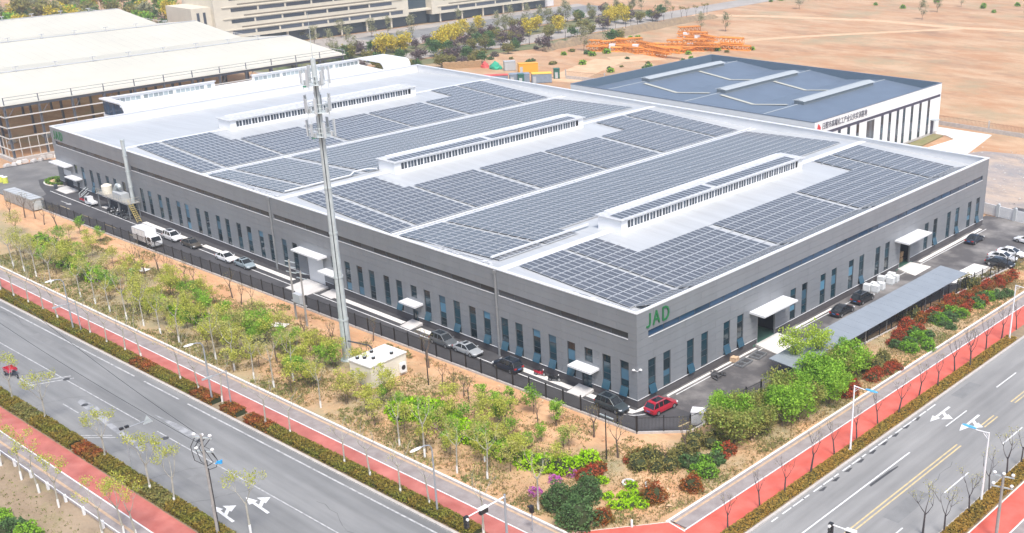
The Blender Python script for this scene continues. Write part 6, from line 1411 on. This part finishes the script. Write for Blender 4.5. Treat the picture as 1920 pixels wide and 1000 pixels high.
def limb(mb, p, d, L, r, rng, lvl, tips, up=0.25, wob=0.25, kids_=(2,3), ratio=0.66):
    n = 3; q = p
    for i in range(n):
        d = (d+rand_dir(rng)*wob+Vector((0,0,up))*0.5).normalized(); e = q+d*(L/n); mb.cyl(q, e, r*(1-0.22*i), r*(1-0.22*(i+1)), 5 if lvl > 1 else 4, caps=False); q = e
        if lvl == 0: tips.append(q)
    if lvl == 0: return
    k = rng.randint(*kids_)
    for j in range(k):
        s = d+rand_dir(rng)*0.75; limb(mb, q-d*L*0.15*j/k, s.normalized(), L*ratio*rng.uniform(0.8,1.2), r*0.5, rng, lvl-1, tips, up, wob, kids_, ratio)
def blob(mb, c, R, n, s, rng, flat=0.0, hollow=0.55):
    for _ in range(n):
        d = rand_dir(rng); t = rng.random()**0.4; t = hollow+(1-hollow)*t; leaf(mb, Vector((c[0]+d.x*R[0]*t, c[1]+d.y*R[1]*t, c[2]+d.z*R[2]*t)), s, rng, flat)
def proto_street(seed, h=7.6, leafn=3, leafm='leaf_pale', bark='bark_pale', wash=True, fork=0.52, spread=0.75, lsize=0.16, levels=2):
    """slender tree: clear trunk, a few rising limbs, fine twigs, sparse small leaves along the twigs"""
    rng = random.Random(seed); t = MB(); tips = []; f = h*fork
    bend = Vector((rng.uniform(-0.15,0.15), rng.uniform(-0.15,0.15), 0))
    pts = [Vector((0,0,-0.1)), Vector((0,0,f*0.33))+bend*0.5, Vector((0,0,f*0.66))+bend, Vector((0,0,f))+bend*1.6]; t.tube(pts, [0.115,0.10,0.085,0.075], 7)
    k = rng.choice((3,3,4)); a0 = rng.uniform(0,6.28)
    for j in range(k):
        a = a0+j*2*pi/k+rng.uniform(-0.3,0.3); limb(t, pts[-1]-Vector((0,0,rng.uniform(0,0.3))), Vector((cos(a)*spread,sin(a)*spread,0.55)).normalized(), h*0.22, 0.05, rng, levels, tips, 0.55, 0.15, (2,3))
    c = MB()
    for p in tips:
        for _ in range(leafn): leaf(c, p+rand_dir(rng)*0.34, lsize, rng)
    parts = [('trunk', t.mesh('trunk', bark), [])]
    if wash: w = MB(); w.tube([(0,0,-0.1),(bend.x*0.25,bend.y*0.25,1.05)], [0.125,0.118], 8); parts[0][2].append(('limewash_band', w.mesh('limewash_band','limewash')))
    if c.f: parts.append(('crown', c.mesh('crown', leafm)))
    return parts
def proto_crown(seed, h, R, nblob, nleaf, ls, leafm, bark='bark_brown', trunk=0.4, hollow=0.4, thin=0.075):
    """tree with a volume crown made of leaf clumps round limb tips"""
    rng = random.Random(seed); t = MB(); tips = []; f = h*trunk; t.tube([(0,0,-0.1),(rng.uniform(-0.1,0.1),rng.uniform(-0.1,0.1),f)], [thin*1.3,thin], 6)
    for j in range(4):
        a = j*pi/2+rng.uniform(-0.4,0.4); limb(t, Vector((0,0,f)), Vector((cos(a)*0.6,sin(a)*0.6,0.9)).normalized(), (h-f)*0.42, thin*0.7, rng, 1, tips, 0.3, 0.25)
    c = MB()
    for _ in range(nblob):
        d = rand_dir(rng); u = rng.random()**0.5
        ctr = (d.x*R*u*0.8, d.y*R*u*0.8, f+(h-f)*0.5+d.z*(h-f)*0.42*u); b = R*rng.uniform(0.28,0.5); blob(c, ctr, (b,b,b*0.8), nleaf, ls, rng, 0.2, hollow)
    return [('trunk', t.mesh('trunk', bark), []), ('crown', c.mesh('crown', leafm))]
def proto_bush(seed, R, H, n, ls, leafm, core=True, top=None):
    rng = random.Random(seed); c = MB(); parts = []
    for _ in range(n):
        d = rand_dir(rng); d.z = abs(d.z); k = 0.82+0.42*mnoise.noise(Vector((d.x*1.7+seed, d.y*1.7, d.z*1.7)))+rng.uniform(-0.12,0.16); leaf(c, Vector((d.x*R*k, d.y*R*k, 0.1+d.z*H*k)), ls, rng, 0.1)
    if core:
        m = MB(); m.rings([[(R*q*cos(2*pi*i/9), R*q*sin(2*pi*i/9), z*H) for i in range(9)] for q, z in ((0.55,0.0),(0.72,0.3),(0.6,0.6),(0.25,0.78))]); parts.append(('inner_shade', m.mesh('inner_shade','leaf_core'), []))  # solid near-black lump, the bush's inner shade given as colour
    parts.append(('foliage', c.mesh('foliage', leafm))); return parts
def scatter(spots, protos, name, label, cat, group, smin=0.85, smax=1.15, jit=0.0, seed=1, z=0.02):
    """copies of the prototypes; labels count along the picture from the left"""
    rng = random.Random(seed); P = []
    for x, y in spots: P.append((x+rng.uniform(-jit,jit), y+rng.uniform(-jit,jit)))
    P.sort(key=lambda p: screen_x(*p))
    for i, (x, y) in enumerate(P):
        copy_tree(protos[rng.randrange(len(protos))], label+', '+nth(i+1)+' from the left', name, cat, (x, y, z), rng.uniform(0,6.28), rng.uniform(smin,smax), group)
ST = [proto_street(s, 7.4, 2, lsize=0.075, spread=0.8) for s in (1,2,3,4)]
scatter(STREET_A, ST, 'street_tree', 'limewashed pale street tree in the hedge by the red path', 'tree', 'street trees along the red path', 0.9, 1.1, 0, 5)
ST2 = [proto_street(s, 7.6, 5, 'leaf_pale', lsize=0.085) for s in (11,12,13,14)]
scatter(VERGE_A, ST2, 'verge_tree', 'limewashed pale tree in the sandy verge behind the pavement', 'tree', 'limewashed trees in the verge', 0.85, 1.1, 0, 6)
ST3 = [proto_street(s, 7.6, 9, 'leaf_wisp', lsize=0.085, spread=0.5, fork=0.44) for s in (21,22,23)]
scatter(FAR_A, ST3, 'street_tree', 'thin street tree in the hedge across the left street', 'tree', 'street trees across the left street', 0.9, 1.1, 0, 7)
scatter(SIDE_A, ST3, 'street_tree', 'thin bare tree standing on the pavement in the lower left corner', 'tree', 'trees on the lower left pavement', 0.9, 1.05, 0, 8)
DB = [proto_street(s, 6.6, 1, 'leaf_olive', 'bark_dark', False, 0.34, 0.4, 0.06, 2) for s in (31,32,33,34)]
scatter(STREET_B, DB, 'street_tree', 'dark leafless tree beside the red path of the cross street', 'tree', 'street trees along the cross street', 0.85, 1.1, 0, 9)
DB2 = [proto_street(s, 7.2, 2, 'leaf_pale', 'bark_dark', False, 0.32, 0.45, 0.07, 2) for s in (41,42,43)]
scatter(FAR_B, DB2, 'street_tree', 'dark trunked tree in the hedge across the cross street', 'tree', 'street trees across the cross street', 0.9, 1.1, 0, 10)
SAP = [proto_street(s, 4.8, 1, 'leaf_olive', 'bark_brown', False, 0.42, 0.4, 0.06, 2) for s in (51,52,53)]
scatter(SAPLING, SAP, 'sapling', 'leafless brown sapling on the sandy bank below the fence', 'sapling', 'bare saplings on the bank', 0.8, 1.25, 0, 11)
WS = [proto_crown(s, 4.4, 1.5, 16, 46, 0.095, m_, thin=0.04, hollow=0.0, trunk=0.3) for s, m_ in ((61,'leaf_wisp'),(62,'leaf_wisp'),(63,'leaf_pale'),(64,'leaf_wisp'))]
_r = random.Random(404)
def verge_spots(n, x0, x1, t0, t1, gate=None):
    out = []
    while len(out) < n:
        x = _r.uniform(x0, x1); t = _r.uniform(t0, t1); o = ya(-25.2, x); i_ = -10.6+(x+145)*0.0379
        if gate and not gate(x, o+(i_-o)*t): continue
        out.append((round(x,1), round(o+(i_-o)*t,1)))
    return out
WISPY = WISPY + verge_spots(78, -120, -34, 0.14, 0.62) + verge_spots(26, -34, 4, 0.15, 0.6)
scatter(WISPY, WS, 'young_tree', 'wispy yellow green young tree in the verge', 'tree', 'wispy young trees in the verge', 0.75, 1.2, 0.5, 12)
LEAFY = LEAFY + verge_spots(34, -118, -36, 0.2, 0.6)
LF = [proto_crown(s, 4.0, 1.5, 16, 52, 0.11, m_, hollow=0.0, thin=0.045, trunk=0.25) for s, m_ in ((71,'leaf_fresh'),(72,'leaf_mid'),(73,'leaf_fresh'))]
scatter(LEAFY, LF, 'young_tree', 'green leafed young tree in the verge', 'tree', 'leafy young trees in the verge', 0.7, 1.05, 0.4, 13)
LM = [proto_bush(s, 1.2, 1.35, 620, 0.13, m_) for s, m_ in ((81,'leaf_lime'),(82,'leaf_lime'),(83,'leaf_fresh'),(86,'leaf_lime'))]
scatter(LIME, LM, 'lime_shrub', 'bright lime green shrub in the clipped belt through the verge', 'shrub', 'lime shrubs in the verge belt', 1.0, 1.45, 0.3, 14)
LL = [proto_bush(s, 0.85, 0.7, 240, 0.14, 'leaf_lime') for s in (84,85)]
scatter(LIMELOW, LL, 'lime_shrub', 'low lime shrub in the curved bed near the street corner', 'shrub', 'low lime shrubs at the corner', 0.8, 1.15, 0.1, 15)
DK = [proto_bush(s, 1.9, 2.7, 1900, 0.14, 'leaf_dark') for s in (91,92)]
for (x, y), lab, s in zip(DARKBUSH, ('large dark green bush, left of the three at the street corner','large dark green bush, rear one of the three at the street corner','large dark green bush, front one of the three at the street corner'), (0.95,0.95,1.1)): copy_tree(DK[0 if s > 1 else 1], lab, 'evergreen_bush', 'bush', (x,y,0.0), s*7, s)
RB = [proto_bush(s, 1.35, 1.9, 1100, 0.13, 'leaf_redgreen') for s in (95,)]
for (x, y), lab, s in zip(REDBALL, ('round red shrub beside the dark bushes at the street corner','largest round rust red shrub beside the lime bed','round red topped shrub alone nearest the pavement'), (0.82,1.05,0.92)): copy_tree(RB[0], lab, 'ball_shrub', 'shrub', (x,y,0.0), s*9, s)
def thicken(L_, k, j, seed, keep=lambda x, y: True):
    r = random.Random(seed); return L_+[(round(x+r.uniform(-j,j)*0.5,1), round(y+r.uniform(-j,j),1)) for x, y in L_ for _ in range(k) if keep(x, y)]
belt = lambda x, y: x > 10 and y > 20
REDSHRUB = thicken(REDSHRUB, 2, 2.4, 61, belt); GREENLOW = thicken(GREENLOW, 2, 2.6, 62, belt); OLIVE = thicken(OLIVE, 1, 2.0, 63)
RS = [proto_bush(s, 1.1, 1.3, 420, 0.15, m_) for s, m_ in ((96,'leaf_red'),(97,'leaf_redgreen'),(98,'leaf_red'))]
scatter(REDSHRUB, RS, 'red_shrub', 'red leafed shrub in the belt between fence and pavement', 'shrub', 'red shrubs in the belt', 0.6, 1.1, 0.3, 16)
GL = [proto_bush(s, 1.1, 0.95, 420, 0.15, m_) for s, m_ in ((101,'leaf_mid'),(102,'leaf_dark'))]
scatter(GREENLOW, GL, 'green_shrub', 'low dark green shrub in front of the red shrubs', 'shrub', 'low green shrubs in the belt', 0.8, 1.25, 0.3, 17)
OL = [proto_bush(s, 1.2, 1.7, 420, 0.15, 'leaf_olive') for s in (103,104)]
scatter(OLIVE, OL, 'olive_shrub', 'olive brown shrub among the red and green ones', 'shrub', 'olive shrubs in the belt', 0.8, 1.2, 0.3, 18)
BIGGREEN = BIGGREEN + [(12.6,4.5),(13.8,8.5),(12.4,12.5),(14.5,14.0),(13.2,18.5),(14.8,22.0),(12.8,25.0)]
BG = [proto_crown(s, 5.2, 2.3, 34, 60, 0.15, m_, hollow=0.1, trunk=0.12) for s, m_ in ((111,'leaf_fresh'),(112,'leaf_mid'),(113,'leaf_fresh'),(115,'leaf_tinge'))]
scatter(BIGGREEN, BG, 'grove_tree', 'dense bright green tree in the grove beside the carport', 'tree', 'green grove trees by the carport', 0.8, 1.1, 0.4, 19)
YT = [proto_crown(s, 6.6, 2.3, 30, 60, 0.14, 'leaf_yg', hollow=0.1) for s in (114,)]
for (x, y), lab in zip(YELLOWTREE, ('tall yellow green tree in front of the first open bay','yellow green tree right of the tall one at the end of the carport')): copy_tree(YT[0], lab, 'yellow_green_tree', 'tree', (x,y,0), x, 1.25 if x < 8 else 1.0)
PN = [proto_crown(s, 3.8, 0.95, 16, 46, 0.10, 'leaf_fresh', hollow=0.1, trunk=0.2) for s in (121,122)]
scatter(PINE, PN, 'conical_tree', 'slim upright green tree on the sandy bank below the fence', 'tree', 'slim upright trees on the bank', 0.9, 1.15, 0.2, 20)
# purple flowers
FL = [proto_bush(s, 0.7, 0.6, 220, 0.10, 'petal', core=False) for s in (131,)]
for (x, y), lab in zip(FLOWERS, ('purple flowering shrub beside the left dark bush','small purple flowering shrub near the bare white trunk','pale purple flowering shrub among the verge trees','purple flowering shrub by the red shrubs')): copy_tree(FL[0], lab, 'flowering_shrub', 'shrub', (x,y,0.05), x, 1.2)
# hedges: leafy sections over a dark core
def hedge_proto(seed, L, W, H, n, leafm, ls=0.13):
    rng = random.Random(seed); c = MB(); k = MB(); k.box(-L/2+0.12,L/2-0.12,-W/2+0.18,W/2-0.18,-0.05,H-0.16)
    for _ in range(n):
        x = rng.uniform(-L/2,L/2); u = rng.random(); e = 0.06*mnoise.noise(Vector((x*1.3+seed, 0, u*4)))
        if u < 0.62: y = rng.uniform(-W/2,W/2); z = H+e*2.2+rng.uniform(-0.10,0.06)-0.16*(abs(y)/(W/2))**4
        else: y = (1 if rng.random() < 0.5 else -1)*(W/2+e+rng.uniform(-0.08,0.02)); z = rng.uniform(0.05,H)
        leaf(c, Vector((x,y,z)), ls, rng, 0.25)
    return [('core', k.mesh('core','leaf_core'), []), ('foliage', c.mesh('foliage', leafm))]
HA = [hedge_proto(s, 5.0, 1.55, 0.75, 1500, m_) for s, m_ in ((1,'leaf_hedge'),(2,'leaf_hedge'),(3,'leaf_olive'))]; HR = hedge_proto(4, 5.0, 1.6, 0.8, 1500, 'leaf_redgreen')
HB = [hedge_proto(s, 5.0, 1.45, 0.55, 1300, 'leaf_hedge_b') for s in (6,7)]
angA = atan2(SA,1); angB = pi/2-SB
def hedge(label, spots, protos, ang, scale, special={}):
    """one hedge of leafy sections; spots are section centres"""
    x0, y0 = spots[0]; t = thing('hedge', label, 'hedge', (x0,y0,0))
    for i, (x, y) in enumerate(spots):
        p = special.get(i, protos[i%len(protos)])
        o = obj('hedge_section', p[0][1], t, loc=(x-x0,y-y0,0), rz=ang+(pi if i%3 == 0 else 0), scale=scale); obj('foliage', p[1][1], o)
def line_a(off, xs): return [(x, ya(off,x)) for x in xs]
def line_b(off, ys): return [(xb(off,y), y) for y in ys]
hedge('clipped olive hedge between street and red path, right of the bare gap', line_a(-31.05,[3.4-5*i for i in range(8)]), HA[:2], angA, (1,1,1), {7:HR})
hedge('short hedge with red leaves between two gaps by the red path', line_a(-31.05,[-37.4]), [HR], angA, (0.7,1,1))
hedge('clipped olive hedge between street and red path, left of the bare gap', line_a(-31.05,[-43.5-5*i for i in range(22)]), HA[:2], angA, (1,1,1), {0:HR,3:HR})
hedge('olive hedge across the left street, part right of the red leafed break', line_a(-47.2,[0-5*i for i in range(9)]), HA, angA, (1,1.12,1.15), {8:HR})
hedge('olive hedge across the left street, part left of the red leafed break', line_a(-47.2,[-45.6-5*i for i in range(12)]), HA, angA, (1,1.12,1.25))
hedge('low orange brown hedge between cross street and red path', line_b(25.25,[-13+5*i for i in range(13)]), HB, angB, (1,0.95,0.7))
hedge('low orange brown hedge by the red path beyond the bare break', line_b(25.25,[60+5*i for i in range(10)]), HB, angB, (1,0.95,0.7))
hedge('orange brown hedge on the far side of the cross street', line_b(41.8,[-8+5*i for i in range(20)]), HB, angB, (1,1.05,1.0))
# dry grass and weeds on the verge: nobody could count the tufts
def grass(name, label, n, seed, mt, test, s0, s1, area):
    rng = random.Random(seed); m = MB()
    for _ in range(n):
        for _t in range(12):
            x, y = rng.uniform(area[0],area[1]), rng.uniform(area[2],area[3])
            if test(x, y): break
        else: continue
        s = rng.uniform(s0,s1)
        for k in range(3):
            a = rng.uniform(0,6.28); lean = Vector((rng.uniform(-0.6,0.6),rng.uniform(-0.6,0.6),1))*s; w = Vector((cos(a),sin(a),0))*s*0.35; p = Vector((x+rng.uniform(-.2,.2),y+rng.uniform(-.2,.2),0.02))
            m.face([p-w, p+w, p+lean])
    o = m.build(name, mt); o['label'] = label; o['category'] = 'grass'; o['kind'] = 'stuff'
def in_verge(x, y):
    f = -4.95+(x-4.1)*0.0379 if x < 4 else 0
    if x < 8: return ya(-25.0,x) < y < f-0.8 and (y < f-4.5 or mnoise.noise(Vector((x*0.15,y*0.3,0))) > 0.15)
    return 0
def patch(x, y, s): return mnoise.noise(Vector((x*0.12,y*0.2,s)))
grass('dry_grass', 'dry straw coloured grass over the sandy verge', 16000, 1, 'straw', lambda x,y: in_verge(x,y) and patch(x,y,0) > -0.25, 0.12, 0.36, (-122,8,-30,-6))
grass('weeds', 'green weeds spread over the left part of the verge', 13000, 2, 'weed', lambda x,y: in_verge(x,y) and patch(x,y,5) > 0.0, 0.12, 0.34, (-122,8,-30,-6))
def in_b(x, y): return 11.5 < x < xb(18.6,y) and y > -14 or (4 < x < 18 and -24 < y < -8 and (x-4)*0.9-24 < y+8.0 and y > -24.5+max(0,(x-12.5)*1.22))
grass('dry_grass', 'dry straw coloured grass along the cross street verge', 13000, 3, 'straw', lambda x,y: in_b(x,y), 0.1, 0.32, (4,20,-24,85))
grass('weeds', 'green weeds along the cross street verge', 6000, 4, 'weed', lambda x,y: in_b(x,y) and patch(x,y,2) > 0.05, 0.1, 0.3, (4,20,-24,85))
grass('weeds', 'thin weeds on the bare soil in the lower left corner', 2500, 7, 'weed', lambda x,y: y < ya(-54.5,x), 0.08, 0.22, (-75,-10,-75,-54))
# small tufted plants by the far planter
PB = proto_bush(141, 0.5, 0.6, 120, 0.10, 'leaf_mid'); copy_tree(PB, 'small green bush in the planter at the far corner', 'planter_bush', 'bush', (-163.4,0.3,0.14), 0, 1.6)
RG = [proto_bush(s, 0.55, 0.5, 120, 0.1, 'leaf_mid') for s in (142,)]
for k in range(18): a = 2*pi*k/18; copy_tree(RG[0], 'low green edging shrub round the far corner planter, '+nth(k+1)+' counted from its right end', 'edging_shrub', 'shrub', (-163.6+3.2*cos(a), 0.6+2.2*sin(a), 0.14), k, 1.0, 'edging shrubs of the planter')
# far trees
FY = [proto_crown(s, 8.0, 3.4, 34, 34, 0.34, 'leaf_yellow', hollow=0.1, trunk=0.08) for s in (151,152)]
scatter(FARYELLOW, FY, 'willow_tree', 'yellow crowned tree beyond the site yard and far road', 'tree', 'yellow trees in the distance', 0.85, 1.1, 0.5, 21, -0.15)
FD = [proto_crown(s, 5.6, 3.2, 30, 34, 0.32, m_, hollow=0.1, trunk=0.06) for s, m_ in ((153,'leaf_plum'),(154,'leaf_dark'),(155,'leaf_olive'))]
scatter(FARDARK, FD, 'distant_tree', 'dark plum or green tree beyond the site yard and far road', 'tree', 'dark trees in the distance', 0.8, 1.15, 1.0, 22, -0.15)
FP = [proto_crown(s, 9.0, 2.6, 24, 26, 0.24, 'leaf_grey', hollow=0.0, trunk=0.15) for s in (156,157)]
scatter(FARPALE, FP, 'distant_tree', 'pale thin poplar by the office forecourt', 'tree', 'pale poplars in the distance', 0.85, 1.1, 1.0, 23, -0.15)
rng = random.Random(77)
row = [(-362-rng.uniform(0,110), rng.uniform(30,150)) for _ in range(150)]
scatter(row, FD[1:2]+[proto_crown(158, 8.5, 3.4, 24, 20, 0.5, 'leaf_grey', hollow=0.2), proto_crown(159, 9, 3.6, 24, 20, 0.5, 'leaf_olive', hollow=0.2), proto_crown(160, 8, 3.4, 24, 20, 0.5, 'leaf_mid', hollow=0.2), FY[0]], 'distant_tree', 'tree in the belt behind the cream roofed frame', 'tree', 'tree belt at the top left', 0.9, 1.4, 0, 24, -0.15)
row = [(-249-rng.uniform(0,9)+(y-180)*-0.05, y) for y in [112+k*2.6 for k in range(72)]]
scatter(row, FP+[FD[1],FD[0],FD[2],FD[1]], 'roadside_tree', 'roadside tree between the far road and the forecourt', 'tree', 'far roadside trees', 0.6, 0.95, 1.5, 25, -0.15)
row = [(-222-rng.uniform(0,3), 175+k*5.2) for k in range(26)]
scatter(row, [proto_street(s, 7, 2, 'leaf_olive', 'bark_dark', False, 0.4, 0.4, 0.2, 2) for s in (161,162)], 'roadside_tree', 'thin bare roadside tree on the near edge of the far road', 'tree', 'bare far roadside trees', 0.8, 1.1, 1.0, 26, -0.15)
row = [(rng.uniform(-235,-60), rng.uniform(345,420)) for _ in range(26)]+[(-196.0,262),(-188,268),(-150,372)]
scatter(row, [FP[0], proto_bush(170, 1.6, 2.0, 160, 0.4, 'leaf_mid')], 'field_tree', 'lone green tree or bush far out on the dirt field', 'tree', 'lone trees on the dirt field', 0.6, 1.0, 0, 27, -0.15)
row = [(rng.uniform(-215,-150), rng.uniform(165,240)) for _ in range(40)]
scatter(row, [proto_bush(171, 1.2, 1.1, 140, 0.3, 'leaf_dark'), proto_bush(172, 1.2, 1.3, 140, 0.3, 'leaf_fresh'), proto_bush(173, 1.2, 0.8, 140, 0.3, 'leaf_olive')], 'scrub_bush', 'scrubby bush on the waste ground round the crane pile', 'bush', 'scrub round the crane pile', 0.6, 1.3, 0, 28, -0.15)
row = [(rng.uniform(-232,-206), rng.uniform(118,196)) for _ in range(46)]
scatter(row, FD+[proto_bush(174, 2.0, 1.8, 240, 0.3, 'leaf_plum'), proto_bush(175, 2.0, 1.6, 240, 0.3, 'leaf_olive')], 'distant_shrub', 'dark shrub or small tree behind the far roof corner', 'shrub', 'shrubs behind the far roof corner', 0.55, 0.95, 0, 29, -0.15)
CB = [proto_bush(181, 1.1, 1.2, 420, 0.14, 'leaf_fresh'), proto_bush(182, 1.1, 1.1, 420, 0.14, 'leaf_dark')]
scatter(CORNER, CB, 'corner_shrub', 'green shrub on the bare soil in the lower left corner', 'shrub', 'shrubs in the lower left corner', 0.8, 1.2, 0.2, 30)
# stones and clods on the sandy bank, pale sheets left lying on it
def stones(n, seed, area, test, mt, label):
    r = random.Random(seed); m = MB()
    for _ in range(n):
        x, y = r.uniform(area[0],area[1]), r.uniform(area[2],area[3])
        if not test(x, y): continue
        s_ = r.uniform(0.05,0.2)*r.choice((0.6,1,1,1.6)); c = Vector((x,y,0.03+s_*0.2)); P = [c+Vector((r.uniform(-1,1),r.uniform(-1,1),r.uniform(-0.2,0.8)))*s_ for _k in range(4)]
        for q in ((0,1,2),(0,2,3),(0,3,1),(1,3,2)): m.face([P[k] for k in q])
    o = m.build('stones', mt); o['label'] = label; o['category'] = 'stones'; o['kind'] = 'stuff'
stones(5200, 1, (-125,9,-27,-5), lambda x,y: ya(-24.8,x) < y < -5.6+(x-4.1)*0.0379 and (y > -10.5+(x-4)*0.0379 or x > -45), 'sand_pale', 'clods and stones scattered over the sandy bank')
stones(1500, 2, (8,18,-16,70), lambda x,y: 11.8 < x < xb(18.4,y), 'sand_pale', 'small stones along the cross street verge')
stones(2600, 3, (-30,40,104,152), lambda x,y: True, 'concrete', 'rubble scattered over the open ground beyond the yard')
for i, (x, y, a) in enumerate(SHEETS):
    m = MB(); rr = random.Random(i); n = 6
    for u in range(n):
        for v in range(3):
            P = [((u+du)*0.55-1.6,(v+dv)*0.5-0.75,0.22+0.10*mnoise.noise(Vector(((u+du)*1.3,(v+dv)*1.3,i*5)))) for du, dv in ((0,0),(1,0),(1,1),(0,1))]; m.face(P); m.face([(p[0],p[1],p[2]-0.02) for p in P][::-1])
    o = m.build('plastic_sheet', 'concrete_pale', loc=(x,y,0.05), rz=a); tag(o, ('crumpled pale sheet on the sandy bank near the box truck','crumpled pale sheet in the weeds by the twin utility poles')[i], 'sheet')
# ------------------------------------------------------------------ thin milky air
def haze():
    m = bpy.data.materials.new('haze'); m.use_nodes = True; nt = m.node_tree; nt.nodes.clear()
    out = nt.nodes.new('ShaderNodeOutputMaterial'); v = nt.nodes.new('ShaderNodeVolumePrincipled')
    v.inputs['Color'].default_value = (0.93,0.96,1.0,1); v.inputs['Density'].default_value = 0.00032; v.inputs['Anisotropy'].default_value = 0.2
    nt.links.new(v.outputs[0], out.inputs['Volume']); M['haze'] = m
    b = MB(); b.box(-2600,2600,-2600,2600,-1.5,75); o = b.build('haze', 'haze'); o['kind'] = 'stuff'; o['label'] = 'thin pale haze over the whole site'; o['category'] = 'haze'
haze()
